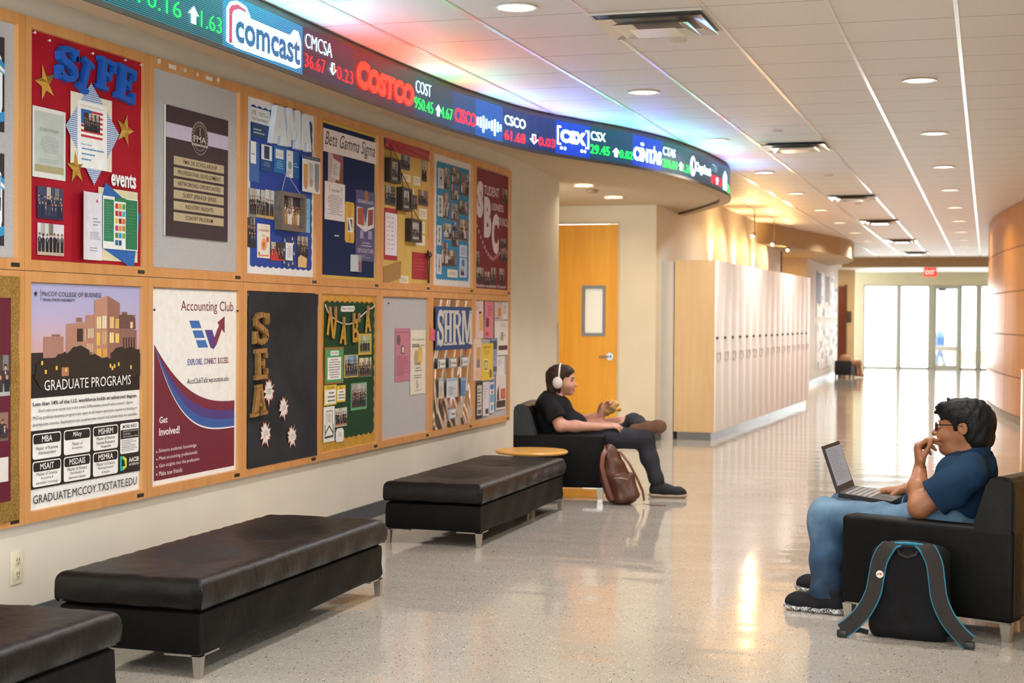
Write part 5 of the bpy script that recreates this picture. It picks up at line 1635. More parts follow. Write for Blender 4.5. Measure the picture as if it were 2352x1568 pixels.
for sg in (-1, 1):
    m_.tube([(.04, 10.62, 1.84), (.045, 10.62 + sg * .03, 1.86), (.045, 10.62 + sg * .055, 1.845), (.042, 10.62 + sg * .03, 1.825), (.04, 10.62, 1.84)], .005, n=6)
    m_.tube([(.04, 10.62, 1.84), (.04, 10.62 + sg * .02, 1.80), (.04, 10.62 + sg * .01, 1.63)], .004, n=6)
m_.tube([(.04, 10.60, 1.87), (.04, 10.62, 1.84), (.04, 10.635, 1.815)], .007, n=6)
tag(m_.build('ribbon_bow', cm('#241a18', .6)), 'black ribbon bow at the edge of the red sheet', 'bow')

# ---- turquoise board
s = Sheet(10.771, 11.66, 1.612, 2.612, '#d3cecb', .0165)
s.done('backing_paper', 'white paper framing the turquoise scalloped paper', 'paper')
s = Sheet(10.85, 11.60, 1.675, 2.555, None, .0185, mat=cm('#2a7fa8', .7, .1, 30), outline=wavy(13, .014, 0, 0, 1, 1, 'tblr', 14))
s.done('backing_paper', 'turquoise scalloped paper crowded with photos', 'paper')
for ch, y0, y1, z0, z1 in (('H', 10.862, 10.992, 2.361, 2.514), ('B', 10.86, 10.98, 2.147, 2.306), ('S', 10.85, 10.95, 1.925, 2.077), ('A', 10.845, 10.955, 1.704, 1.857)):
    s = Sheet(y0, y1, z0, z1, '#c4c4c4', .021)
    s.text(ch, .32, .12, .7, .88, '#4a5a62', .02)
    s.done('letter_card', 'pale letter card reading %s at the left of the turquoise paper' % ch, 'letter card', 'letter cards on the turquoise board')
TQ = [(11.002, 11.119, 2.358, 2.529), (11.172, 11.349, 2.416, 2.55), (11.389, 11.59, 2.343, 2.526), (11.163, 11.339, 2.289, 2.409), (10.985, 11.116, 2.131, 2.335), (11.354, 11.562, 2.191, 2.3), (11.166, 11.329, 2.128, 2.268), (10.991, 11.169, 1.978, 2.101), (11.206, 11.332, 2.054, 2.12), (11.195, 11.334, 1.93, 2.048), (11.363, 11.566, 1.985, 2.154), (10.954, 11.097, 1.768, 1.952), (11.107, 11.299, 1.774, 1.898)]
tqn = ['tall beach photo beside the letter H card', 'shelf photo at the top centre', 'glossy wide photo at the top right', 'bluish photo below the top centre one', 'tall photo beside the letter B card', 'green photo under the glossy one', 'striped photo in the centre', 'bright window photo beside the letter S card', 'little blue photo right of the window photo', 'dim photo under the little blue one', 'tall brown photo at the right', 'tall photo beside the letter A card', 'photo of dark shelves low in the middle']
bgs = ['#8f7f78', '#7a6a60', '#6a6a80', '#6f6a88', '#8a6a5c', '#6a6a48', '#8c7a88', '#b8a894', '#4a5a9a', '#5a4a52', '#8a6e4a', '#6a5058', '#7a604a']
for k, r_ in enumerate(TQ):
    flyer(*r_, bgs[k], tqn[k] + ' of the turquoise paper', lambda q: q.photo(0, .04, 1, 1, 80 + k, bgs[k], '#4c4448', ('#2c2830', '#5a3a34', '#8a7a70', '#c0b8b4'), n=4), .021, 'photo', 'photo', group='photos on the turquoise board')
flyer(11.09, 11.332, 1.688, 1.75, '#d0c8bc', 'cream caption card at the bottom of the turquoise paper', lambda q: q.lines(.12, .3, .88, .75, 2, '#8f8880', 3, True), .021, 'note_card', 'card', group='cards on the turquoise board')
flyer(11.374, 11.556, 1.857, 1.952, '#b8bcd0', 'lavender text card at the right of the turquoise paper', lambda q: q.lines(.15, .15, .85, .85, 4, '#70789a', 3, True), .021, 'note_card', 'card', group='cards on the turquoise board')
flyer(11.377, 11.559, 1.695, 1.851, '#b0b8cc', 'pale card with a blue square at the lower right of the turquoise paper', lambda q: q.rect(.3, .56, .66, .9, '#2f74b8').up().photo(.15, .1, .6, .46, 99, '#8a8a90', '#4a4a50', n=2), .021, 'note_card', 'card', group='cards on the turquoise board')

# ---- maroon poster with tall letters
s = Sheet(11.765, 12.694, 1.620, 2.606, '#74182e', .0165)
PK = '#d9cdd6'
s.text('S', .05, .585, .235, .895, PK, .08, 0, 3).text('B', .26, .43, .47, .775, PK, .06, 0, 3).text('C', .49, .30, .70, .65, PK, .06, 0, 3)
s.text('TUDENT', .255, .79, .70, .87, PK, .01).text('USINESS', .48, .675, .84, .735, PK, .01).text('OUNCIL', .70, .555, .985, .625, PK, .01)
for k in range(16):
    u = .04 + k * .055
    v = .50 - .26 * math.sin(min(1, k / 9) * PI / 2) + max(0, k - 9) * .018
    s.rect(u, v, u + .04, v + .03, '#b98a98')
s.done('council_poster', 'maroon poster with tall white letters at the end of the boards', 'poster')
for k, (y0, y1, z0, z1, lab) in enumerate(((12.50, 12.66, 2.37, 2.49, 'upper right'), (12.46, 12.62, 1.98, 2.06, 'right middle'), (12.46, 12.66, 1.86, 1.97, 'right lower'), (11.79, 11.89, 1.78, 1.92, 'left side'), (11.79, 12.0, 1.66, 1.79, 'lower left corner'), (12.03, 12.17, 1.645, 1.76, 'bottom, second from left'), (12.2, 12.34, 1.65, 1.80, 'bottom centre'), (12.42, 12.58, 1.66, 1.80, 'lower right'))):
    flyer(y0, y1, z0, z1, '#7a5a58', 'small photo on the maroon poster, ' + lab, lambda q: q.photo(0, 0, 1, 1, 110 + k, '#8a7270', '#4a3434', n=3), .0185, 'photo', 'photo', group='photos on the maroon poster')
s = Sheet(11.80, 12.62, 1.628, 1.656, None, .0187)
s.l = 0
s.text('Student Business Council', 0, 0, 1, 1, '#e0d4da', .01)
s.done('caption_strip', 'white caption lettering along the bottom of the maroon poster', 'lettering')

# ---- grey board with two flyers
s = Sheet(10.009, 10.302, .915, 1.296, '#b87486', .0165)
s.lines(.1, .9, .9, .95, 1, '#8a5464', 2, True).circ(.22, .78, .13, '#6a5464', 16).rect(.38, .52, .62, .67, '#5c4a54').up().rect(.45, .54, .57, .65, '#d8d0a0').lines(.12, .1, .9, .5, 13, '#a06074', 4)
s.done('pink_flyer', 'dusty pink flyer with a dark oval on the grey panel', 'flyer', 'flyers on the grey panel')
s = Sheet(10.310, 10.623, .809, 1.281, '#d8cfc0', .0175)
s.text("We're bringing the", .1, .83, .9, .868, '#4a4642').rect(.1, .735, .56, .782, '#3a3632').up().text('BREAKFAST', .13, .745, .53, .772, '#d8cfc0', .01).text('to you', .62, .74, .9, .775, '#4a4642')
s.circ(.36, .57, .13, '#a89a78', 18, .95).circ(.62, .60, .17, '#c9a44c', 20, .95).up().circ(.62, .60, .11, '#d8b464', 16, .95)
s.lines(.36, .45, .64, .5, 1, '#5a5650', 3, True).lines(.25, .35, .75, .43, 2, '#8a857c', 4, True).lines(.2, .24, .8, .31, 2, '#8a857c', 5, True).lines(.38, .09, .56, .22, 6, '#7a756c', 7).lines(.2, .05, .8, .07, 1, '#8a857c', 8, True)
s.done('cream_flyer', 'cream flyer with two gold ovals on the grey panel', 'flyer', 'flyers on the grey panel')
pin(9.86, 1.471, .016, '#2a2624', 'black pushpin in the upper left of the grey panel', None)

# ---- plastic covered board with navy banner
s = Sheet(10.755, 11.645, .522, 1.514, None, .0165, .001)
s.rect(0, 0, 1, 1, cm('#b3a48c', .6, .1, 8))
s.done('backing_paper', 'tan paper under the crinkled plastic sheet', 'paper')
s = Sheet(10.757, 11.643, .522, 1.512, None, .019, .001, bend=lambda u, v: .010 * abs(math.sin(14 * u + 3 * math.sin(4 * v) + 2)) + .008 * abs(math.sin(9 * u - 7 * v)) + .014 * max(0, .3 - v) * abs(math.sin(25 * u + 18 * v)) * 3)
PLAST = bpy.data.materials.new('clear_plastic')
PLAST.use_nodes = True
_nt = PLAST.node_tree
_nt.nodes.clear()
_o = N(_nt, 'ShaderNodeOutputMaterial')
_mx = N(_nt, 'ShaderNodeMixShader')
_mx.inputs[0].default_value = .6
_tr = N(_nt, 'ShaderNodeBsdfTransparent')
_gl = N(_nt, 'ShaderNodeBsdfGlossy')
_gl.inputs['Roughness'].default_value = .10
_gl.inputs['Color'].default_value = (.85, .85, .86, 1)
_nt.links.new(_tr.outputs[0], _mx.inputs[1])
_nt.links.new(_gl.outputs[0], _mx.inputs[2])
_nt.links.new(_mx.outputs[0], _o.inputs['Surface'])
s.grid(0, 0, 1, 1, PLAST, 60)
s.done('plastic_sheet', 'crinkled clear plastic sheet hanging behind the navy banner', 'plastic sheet')
s = Sheet(10.772, 11.625, 1.124, 1.458, '#1e4478', .042)
s.done('navy_banner', 'navy paper banner with grey serif letters on the plastic sheet', 'banner')
GREYL = cm('#c6c2bc', .6)
G = 'grey serif letters on the navy banner'
for ch, y0, y1, lab in (('S', 10.80, 10.955, 'first'), ('H', 10.945, 11.155, 'second'), ('R', 11.145, 11.375, 'third'), ('M', 11.365, 11.642, 'last')):
    block_letter(ch, 'serif_letter', 'grey serif letter %s, %s on the navy banner' % (ch, lab), y0, y1, 1.160, 1.430, .044, .004, GREYL, 0, G)
s = Sheet(10.672, 10.788, 1.203, 1.288, '#e0607c', .037)
s.lines(.2, .3, .8, .7, 2, '#c84c68', 3)
s.done('sticky_note', 'pink sticky note on the frame left of the navy banner', 'sticky note', None, -.15)
for k, (y0, y1, z0, z1, tx, lab) in enumerate(((10.823, 11.006, .982, 1.059, 'Presidents', 'left of three'), (11.079, 11.265, .982, 1.06, 'Vice President', 'middle of three'), (11.349, 11.549, .982, 1.062, 'Social Chair', 'right of three'), (11.07, 11.261, .583, .665, 'Treasurer', 'alone near the bottom'))):
    flyer(y0, y1, z0, z1, '#8a929a', 'grey edged name tag on the plastic sheet, ' + lab, lambda q: q.rect(.08, .12, .94, .9, '#d8d8d6').up().rect(.14, .18, .26, .8, ('#5a4038', '#8a2c34', '#3a3a42', '#b0b4b8')[k]).text(tx, .34, .35, .9, .65, '#3a3a3c', .01), .042, 'name_tag', 'name tag', group='name tags on the plastic sheet')
for y0, y1, z0, z1, hx, lab in ((10.854, 10.962, .756, .91, '#c8beb0', 'narrow beige card left on the plastic sheet'), (11.034, 11.295, .752, .90, '#c6ccd0', 'pale blue topped card in the middle of the plastic sheet'), (11.367, 11.488, .747, .895, '#5f86b4', 'narrow blue card right on the plastic sheet')):
    flyer(y0, y1, z0, z1, hx, lab, lambda q: [q.lines(.15, .12, .85, .6, 5, '#7a7876', 3), q.rect(.05, .86, .95, .97, '#8fb0c4')], .042, 'info_card', 'card', group='cards on the plastic sheet')

# ---- crowd of flyers
GRP = 'flyers on the last board'
FL = [((11.755, 11.99, 1.199, 1.512), '#d9bcb8', 'pale pink flyer with an orange panel at the top left', lambda q: q.rect(.5, .2, .92, .7, '#d8a86c').up().rect(.5, .66, .75, .72, '#3a2a28').lines(.15, .75, .5, .9, 3, '#a88a88', 3), .024, .05),
      ((12.01, 12.255, 1.203, 1.508), '#d07888', 'rose pink flyer with dark drawing second along the top', lambda q: q.rect(.15, .3, .5, .55, '#6a3440').rect(.15, .06, .5, .16, '#c03850').lines(.4, .6, .85, .9, 4, '#a85464', 3), .026, -.04),
      ((12.294, 12.525, 1.353, 1.507), '#c9b0b0', 'dull pink flyer with an orange block third along the top', lambda q: q.rect(.45, .2, .8, .7, '#c8803c').up().lines(.1, .05, .9, .18, 1, '#5a4a4a', 3), .022, 0),
      ((12.527, 12.676, 1.358, 1.509), '#d6d2cc', 'white flyer with blue lines at the top right corner', lambda q: q.lines(.15, .35, .8, .85, 5, '#5a78a0', 3), .0225, 0),
      ((12.297, 12.69, 1.20, 1.35), '#d8d0ca', 'white flyer with dark heading under the top right pair', lambda q: q.lines(.45, .6, .9, .85, 2, '#b09a98', 3).rect(.3, .3, .36, .45, '#4a4040').lines(.4, .1, .8, .4, 3, '#8a8280', 5), .0235, 0),
      ((12.375, 12.697, 1.051, 1.271), '#dcd4cc', 'white flyer with a dark band at the right', lambda q: q.rect(.1, .2, .9, .38, '#4a2c34').up().lines(.2, .55, .8, .9, 4, '#a09890', 3).rect(.35, .6, .45, .9, '#3a3434'), .0245, 0),
      ((11.696, 11.902, .859, 1.198), '#d8c0b0', 'peach flyer with tan blocks at the left', lambda q: q.rect(.4, .5, .9, .8, '#c8985c').rect(.4, .3, .85, .5, '#8a7078').rect(.3, .05, .9, .25, '#d8a888'), .036, 0),
      ((11.902, 12.216, .85, 1.16), '#d8b840', 'bright yellow flyer in the middle', lambda q: q.text('THURSDAY NIGHT', .15, .86, .8, .93, '#8a7020', .01).lines(.2, .7, .85, .82, 3, '#a08830', 3).rect(.2, .25, .55, .58, '#e8dca0').up().rect(.24, .28, .51, .55, '#8a7a40').up().rect(.3, .33, .45, .5, '#d8cc90').circ(.78, .18, .12, '#8a6a28', 10), .038, 0),
      ((12.20, 12.363, .886, 1.192), '#8a98b8', 'blue and navy flyer right of the yellow one', lambda q: q.rect(.05, .72, .95, .96, '#3a4a64').rect(.05, .1, .95, .24, '#4a5a64').lines(.15, .4, .85, .68, 5, '#5a6a90', 3), .026, 0),
      ((12.365, 12.593, .879, 1.043), '#d8d0cc', 'plain white flyer with faint lines at the right', lambda q: q.lines(.2, .5, .8, .85, 3, '#b0a4a0', 3), .022, 0),
      ((12.34, 12.63, .583, .879), '#d4c8c4', 'white flyer with red block and dark band at lower right', lambda q: q.rect(.5, .3, .95, .6, '#c83c30').up().rect(.6, .34, .85, .56, '#b8705c').rect(.08, .06, .95, .26, '#3a2428').poly([(.1, .3), (.35, .26), (.3, .7), (.16, .6)], '#4a4048'), .0235, 0),
      ((11.812, 11.974, .542, .839), '#2a2020', 'dark bordered narrow flyer at the lower left', lambda q: q.rect(.14, .08, .9, .92, '#c8bcb4').up().lines(.2, .3, .84, .85, 6, '#5a4c48', 3).rect(.25, .12, .8, .24, '#6a5a54'), .024, 0),
      ((11.98, 12.151, .553, .841), '#d4ccd0', 'pale flyer with a dark corner beside the dark bordered one', lambda q: q.rect(.4, .05, .9, .2, '#4a3c3c').lines(.15, .5, .85, .9, 5, '#b0a8b0', 3), .026, 0),
      ((12.165, 12.296, .567, .871), '#d0ccd0', 'narrow flyer with blue blocks low in the middle', lambda q: q.rect(.1, .86, .9, .96, '#2f6cc0').rect(.15, .66, .85, .8, '#2f6cc0').rect(.1, .3, .9, .52, '#58a0c4').rect(.3, .08, .8, .22, '#58a0c4').poly([(.3, .55), (.7, .55), (.6, .64)], '#3a2c30'), .0255, 0)]
for r_, hx, lab, ops, x_, rt_ in FL:
    flyer(*r_, hx, lab + ' on the last board', ops, x_, rot=rt_, group=GRP)

# outlet on the wall
t = thing('wall_outlet', 'beige double power outlet on the wall at the far left', 'power outlet', (0, 5.61, .287))
m_ = MB()
m_.rbox(0, .008, -.041, .041, -.072, .072, .003)
m_.build('cover_plate', cm('#d8cfb4', .35), t)
for z in (.03, -.03):
    m_ = MB()
    m_.rbox(.006, .011, -.02, .02, z - .02, z + .02, .004, cm('#cfc5a8', .35))
    for y in (-.008, .008):
        m_.box(.0105, .0115, y - .0018, y + .0018, z - .002, z + .011, cm('#3a342a'))
    m_.cyl((.0105, 0, z - .01), .003, .001, cm('#3a342a'), 8, 'X')
    m_.build('socket', None, t)
# ================================================================ lockers
LKA, LKB = Vector((1.137, 17.03, 0)), Vector((1.392, 24.60, 0))
LKD = (LKB - LKA).normalized()
LKN = Vector((LKD.y, -LKD.x, 0))
LKANG = math.atan2(-LKD.x, LKD.y)
LWHITE = cm('#ece8e4', .5, .02, 4)
LSIDE = wood('locker_side', '#c9a574', '#d3b183', 'Z', .4, .6)
NL = 16
LW_ = (LKB - LKA).length / NL
def locker_proto():
    t = thing('locker', 'x', 'locker', (0, 0, 0))
    m_ = MB()
    m_.box(-.48, -.02, 0, LW_, .09, 2.04, LSIDE)
    m_.build('body', None, t)
    m_ = MB()
    m_.rbox(-.022, 0, .006, LW_ - .006, .095, 2.035, .004)
    d_ = m_.build('door', LWHITE, t)
    m_ = MB()
    for a in ((LW_ * .12, LW_ * .55, .90, .91), (LW_ * .12, LW_ * .55, .99, 1.0), (LW_ * .12, LW_ * .14, .91, .99), (LW_ * .53, LW_ * .55, .91, .99)):
        m_.box(-.001, .008, *a)
    m_.build('recess_pull', cm('#a39a8c', .35), d_)
    m_ = MB()
    m_.rbox(-.002, .02, .004, .06, 1.145, 1.175, .006)
    m_.build('lock', cm('#3d3428', .4), d_)
    m_ = MB()
    m_.box(-.44, -.05, 0, LW_, 0, .09)
    m_.build('plinth', cm('#6c6a68', .3), t)
    return t
lk0 = None
for k in range(NL):
    p = LKA + LKD * (LW_ * k)
    lab = ('nearest tall pale locker of the row, its wood side facing the camera', 'second tall pale locker from the near end of the row')[k] if k < 2 else '%s tall pale locker counted from the near end of the row' % (ORD + ['thirteenth', 'fourteenth', 'fifteenth', 'sixteenth'])[k]
    if lk0 is None:
        lk0 = locker_proto()
        lk0.location = p
        lk0.rotation_euler = (0, 0, LKANG)
        lk0['label'] = lab
        lk0['group'] = 'row of tall lockers'
    else:
        dup(lk0, p, LKANG, lab)

# ================================================================ black benches
LEATH = leather('black_leather', '#090808', .38, .30, .34)
LEATH2 = leather('black_leather_base', '#080808', .55, .2, .16)
STEEL = cm('#b5b0a6', .3, .05, 20, .85)

def sag_cushion(L, D, H, dips, seed):
    """soft rectangular cushion with sat-in hollows; x across the depth, y along"""
    ed = [0, .003, .009, .018, .030, .046]
    gx = ed + [.046 + (D - .092) * k / 14 for k in range(1, 14)] + [D - q for q in ed[::-1]]
    gy = ed + [.046 + (L - .092) * k / 44 for k in range(1, 44)] + [L - q for q in ed[::-1]]
    nx, ny = len(gx) - 1, len(gy) - 1
    r = random.Random(seed)
    m_ = MB()
    rad = .042
    def outline(u):      # rounded profile over the depth: param -1..1
        return u
    top = []
    for j in range(ny + 1):
        v = gy[j] / L
        for i in range(nx + 1):
            u = gx[i] / D
            x, y = u * D, v * L
            ex, ey = min(x, D - x), min(y, L - y)
            e = min(ex, ey)
            z = H
            if e < rad:
                z -= (rad - math.sqrt(max(0, rad * rad - (rad - e) ** 2))) * .9
            for (cx_, cy_, rx, ry, dep) in dips:
                q = ((x - cx_ * D) / (rx * D)) ** 2 + ((y - cy_ * L) / (ry * L)) ** 2
                z -= dep * math.exp(-q * 1.6)
            z += .0022 * math.sin(31 * y + 9 * math.sin(7 * x)) * math.exp(-((x - D * .5) / (D * .4)) ** 2) + .0015 * math.sin(57 * y + 20 * x)
            top.append((x, y, z))
    m_.add(top, [(j * (nx + 1) + i, j * (nx + 1) + i + 1, (j + 1) * (nx + 1) + i + 1, (j + 1) * (nx + 1) + i) for j in range(ny) for i in range(nx)], None, True)
    # skirt
    per = [(i, 0) for i in range(nx)] + [(nx, j) for j in range(ny)] + [(i, ny) for i in range(nx, 0, -1)] + [(0, j) for j in range(ny, 0, -1)]
    rings = []
    for lv, (ins, zf) in enumerate(((0, 1), (-.003, .8), (-.004, .45), (-.001, .15), (.012, 0))):
        ring_ = []
        for i, j in per:
            x, y, z = top[j * (nx + 1) + i]
            cx_, cy_ = x - D / 2, y - L / 2
            dx = -ins * (1 if cx_ > D / 2 - .001 else -1 if cx_ < -D / 2 + .001 else 0)
            dy = -ins * (1 if cy_ > L / 2 - .001 else -1 if cy_ < -L / 2 + .001 else 0)
            wv = .003 * math.sin(y * 23 + x * 31 + lv) * (lv in (1, 2, 3))
            ring_.append((x + dx + wv * (1 if dx else 0), y + dy + wv * (1 if dy else 0), z * zf))
        rings.append(ring_)
    n = len(per)
    m_.add([p for r_ in rings for p in r_], [(l * n + k, l * n + (k + 1) % n, (l + 1) * n + (k + 1) % n, (l + 1) * n + k) for l in range(4) for k in range(n)], None, True)
    m_.add(rings[-1], [tuple(range(n - 1, -1, -1))])
    return m_

def bench(x0, x1, y0, y1, label, dips, seed):
    D, L = x1 - x0, y1 - y0
    t = thing('bench', label, 'bench', (x0, y0, 0), 0, 'black leather benches along the wall')
    c = sag_cushion(L, D, .118, dips, seed)
    o = c.build('cushion', LEATH, t, (0, 0, .262))
    m_ = MB()
    bm = bmesh.new()
    nx, ny, nz = 10, 30, 5
    def side_pts():
        pass
    bm.free()
    per = [(D * i / nx, .012) for i in range(nx)] + [(D - .012, L * j / ny) for j in range(ny)] + [(D * (nx - i) / nx, L - .012) for i in range(nx)] + [(.012, L * (ny - j) / ny) for j in range(ny)]
    rings = []
    rnd = random.Random(seed + 5)
    for lv, (ins, z) in enumerate(((.02, .256), (.004, .246), (0, .21), (.002, .16), (.0, .11), (.008, .088))):
        ring_ = []
        for x, y in per:
            dx = -ins if x > D - .02 else (ins if x < .02 else 0)
            dy = -ins if y > L - .02 else (ins if y < .02 else 0)
            wv = .004 * math.sin(y * 17 + lv * 1.3 + x * 12) if lv in (2, 3, 4) else 0
            zz_ = z + (.006 * math.sin(y * 4.2 + 1) if lv == 5 else 0)
            ring_.append((min(max(x, .012), D - .012) + dx + (wv if dx or x > D - .02 else 0), min(max(y, .012), L - .012) + dy, zz_))
        rings.append(ring_)
    n = len(per)
    m_.add([p for r_ in rings for p in r_], [(l * n + k, l * n + (k + 1) % n, (l + 1) * n + (k + 1) % n, (l + 1) * n + k) for l in range(5) for k in range(n)], None, True)
    m_.add(rings[0], [tuple(range(n))])
    m_.add(rings[-1], [tuple(range(n - 1, -1, -1))])
    m_.build('base', LEATH2, t)
    for sx, sy in ((0, 0), (1, 0), (0, 1), (1, 1)):
        m_ = MB()
        bx, by = (D - .028 if sx else .028), (L - .028 if sy else .028)
        dx, dy = (-1 if sx else 1), (-1 if sy else 1)
        a, b_ = sorted((bx - dx * .014, bx + dx * .14)), sorted((by - dy * .014, by + dy * .022))
        m_.box(a[0], a[1], b_[0], b_[1], .083, .09)
        a, b_ = sorted((bx - dx * .014, bx + dx * .022)), sorted((by - dy * .014, by + dy * .14))
        m_.box(a[0], a[1], b_[0], b_[1], .0831, .0899)
        w0, w1 = .018, .013
        vs = [(bx + q * w1 + dx * .0, by + r_ * w1, .0) for q, r_ in ((-1, -1), (1, -1), (1, 1), (-1, 1))] + [(bx + q * w0, by + r_ * w0, .085) for q, r_ in ((-1, -1), (1, -1), (1, 1), (-1, 1))]
        m_.add(vs, [(0, 1, 5, 4), (1, 2, 6, 5), (2, 3, 7, 6), (3, 0, 4, 7), (3, 2, 1, 0)])
        m_.build('leg', STEEL, t)
    return t
bench(.50, 1.185, 2.62, 4.518, 'black leather bench cut off at the lower left corner', [(.5, .3, .3, .14, .03), (.5, .75, .3, .14, .022)], 1)
bench(.525, 1.165, 5.115, 6.98, 'long creased black leather bench below the white and maroon club poster', [(.52, .30, .30, .13, .036), (.55, .68, .30, .13, .034)], 2)
bench(.51, 1.145, 8.57, 10.475, 'black leather bench farther along the wall, in front of the wooden side table', [(.5, .26, .32, .12, .032), (.5, .70, .34, .12, .03)], 3)

# round side table behind the far bench
t = thing('side_table', 'round light wood side table between the far bench and the armchair', 'side table', (.80, 10.80, 0))
m_ = MB()
m_.lathe([(0, .37), (.255, .37), (.268, .377), (.27, .386), (.262, .395), (0, .397)], n=40)
m_.build('tabletop', wood('table_top', '#d39a4a', '#dca95e', 'Y', .35), t)
m_ = MB()
m_.cyl((0, 0, .02), .03, .355, None, 20)
m_.build('column', STEEL, t)
m_ = MB()
m_.lathe([(0, 0), (.2, 0), (.2, .01), (.04, .025), (0, .025)], n=32)
m_.build('base', STEEL, t)

# ================================================================ armchairs (x forward, y left)
def armchair(label, loc, ang, w=.37, f0=-.40, f1=.405, back_top=.715):
    t = thing('armchair', label, 'armchair', loc, ang, 'black leather armchairs')
    for sg in (-1, 1):
        m_ = MB()
        a, b_ = sorted((sg * w, sg * (w - .125)))
        m_.rbox(f0, f1, a, b_, .085, .488, .022, None, 3)
        m_.build('armrest', LEATH2, t)
    m_ = MB()
    m_.rbox(f0 + .18, f1 + .012, -w + .13, w - .13, .24, .385, .035, None, 3)
    m_.build('seat_cushion', LEATH, t)
    m_ = MB()
    m_.rbox(f0 + .02, f1 - .01, -w + .124, w - .124, .087, .25, .015, None, 2)
    m_.build('seat_base', LEATH2, t)
    m_ = MB()
    P = [(f0, .10), (f0 + .16, .10), (f0 + .215, .40), (f0 + .125, back_top - .03), (f0 + .10, back_top - .005), (f0 + .05, back_top), (f0 + .012, back_top - .01), (f0, back_top - .04)]
    bm = bmesh.new()
    vs = [bm.verts.new((x, -w + .004, z)) for x, z in P] + [bm.verts.new((x, w - .004, z)) for x, z in P]
    n = len(P)
    for i in range(n):
        bm.faces.new((vs[i], vs[(i + 1) % n], vs[n + (i + 1) % n], vs[n + i]))
    bm.faces.new(vs[:n][::-1])
    bm.faces.new(vs[n:])
    bmesh.ops.bevel(bm, geom=[e for e in bm.edges], offset=.012, segments=2, affect='EDGES', clamp_overlap=True)
    bm.verts.index_update()
    m_.add([v.co[:] for v in bm.verts], [[v.index for v in f.verts] for f in bm.faces], None, True)
    bm.free()
    m_.build('backrest', LEATH, t)
    for sx in (0, 1):
        for sg in (-1, 1):
            m_ = MB()
            bx, by = (f1 - .03 if sx else f0 + .035), sg * (w - .03)
            dx, dy = (-1 if sx else 1), -sg
            a, b_ = sorted((bx - dx * .014, bx + dx * .13)), sorted((by - dy * .016, by + dy * .022))
            m_.box(a[0], a[1], b_[0], b_[1], .079, .087)
            vs = [(bx + q * .016, by + r_ * .016, 0) for q, r_ in ((-1, -1), (1, -1), (1, 1), (-1, 1))] + [(bx + q * .024, by + r_ * .024, .082) for q, r_ in ((-1, -1), (1, -1), (1, 1), (-1, 1))]
            m_.add(vs, [(0, 1, 5, 4), (1, 2, 6, 5), (2, 3, 7, 6), (3, 0, 4, 7), (3, 2, 1, 0)])
            m_.build('leg', STEEL, t)
    return t
RP, RA = (3.881, 7.288, 0), math.atan2(.378, -.926)
LP_, LA = (.80, 11.49, 0), math.atan2(.139, .9903)
armchair('black leather armchair at the right holding the person with a laptop', RP, RA)
armchair('black leather armchair by the wall corner holding the person in headphones', LP_, LA, .36, -.29, .41, .715)
# a dark chair far down the hall, seen from behind
t = thing('armchair', 'small dark armchair far down the hall before the niche', 'armchair', (.95, 36.6, 0), math.radians(80))
m_ = MB()
m_.rbox(-.05, .32, -.2, .2, .06, .30, .03, None, 2)
m_.build('seat', cm('#1d1f26', .6), t)
m_ = MB()
m_.rbox(-.12, 0, -.2, .2, .06, .40, .03, None, 2)
m_.build('backrest', cm('#1d1f26', .6), t)
for q, r_ in ((-.1, -.17), (-.1, .17), (.28, -.17), (.28, .17)):
    m_ = MB()
    m_.cyl((q, r_, 0), .018, .065, None, 10)
    m_.build('leg', cm('#26272c', .5), t)
# wall plate and posters far down the hall
m_ = MB()
m_.rbox(.575, .69, 41.97, 42.0, 1.30, 1.60, .006)
tag(m_.build('wall_plaque', cm('#4c4540', .5)), 'dark rectangular plaque on the far orange niche wall', 'plaque')
rnd = random.Random(77)
for k, (y0, y1, z0, z1, nm) in enumerate(((33.3, 35.0, 1.42, 2.42, 'upper left'), (35.1, 36.3, 1.42, 2.42, 'upper middle'), (36.4, 38.3, 1.42, 2.40, 'upper right'), (33.3, 35.0, .28, 1.30, 'lower left'), (35.1, 36.3, .28, 1.30, 'lower middle'), (36.4, 38.3, .28, 1.30, 'lower right'))):
    s = Sheet(y0, y1, z0, z1, '#ded8d0', .622, .01)
    for q in range(26):
        u, v = rnd.uniform(0, .86), rnd.uniform(0, .88)
        s.l = 1 + q % 6
        s.rect(u, v, u + rnd.uniform(.08, .2), v + rnd.uniform(.06, .16), rnd.choice(('#f0eee8', '#f0eee8', '#7a3a3c', '#35406a', '#b8905c', '#8a6a58', '#c8c0b8', '#5a5450')))
    if k == 0:
        s.l = 8
        s.rect(0.02, .3, .55, .98, '#2a3562')
    if k == 1:
        s.l = 8
        s.rect(.1, .35, .9, .95, '#6a3a46')
    s.done('notice_board', 'far notice board crowded with papers, %s of six on the distant left wall' % nm, 'notice board', 'far notice boards')

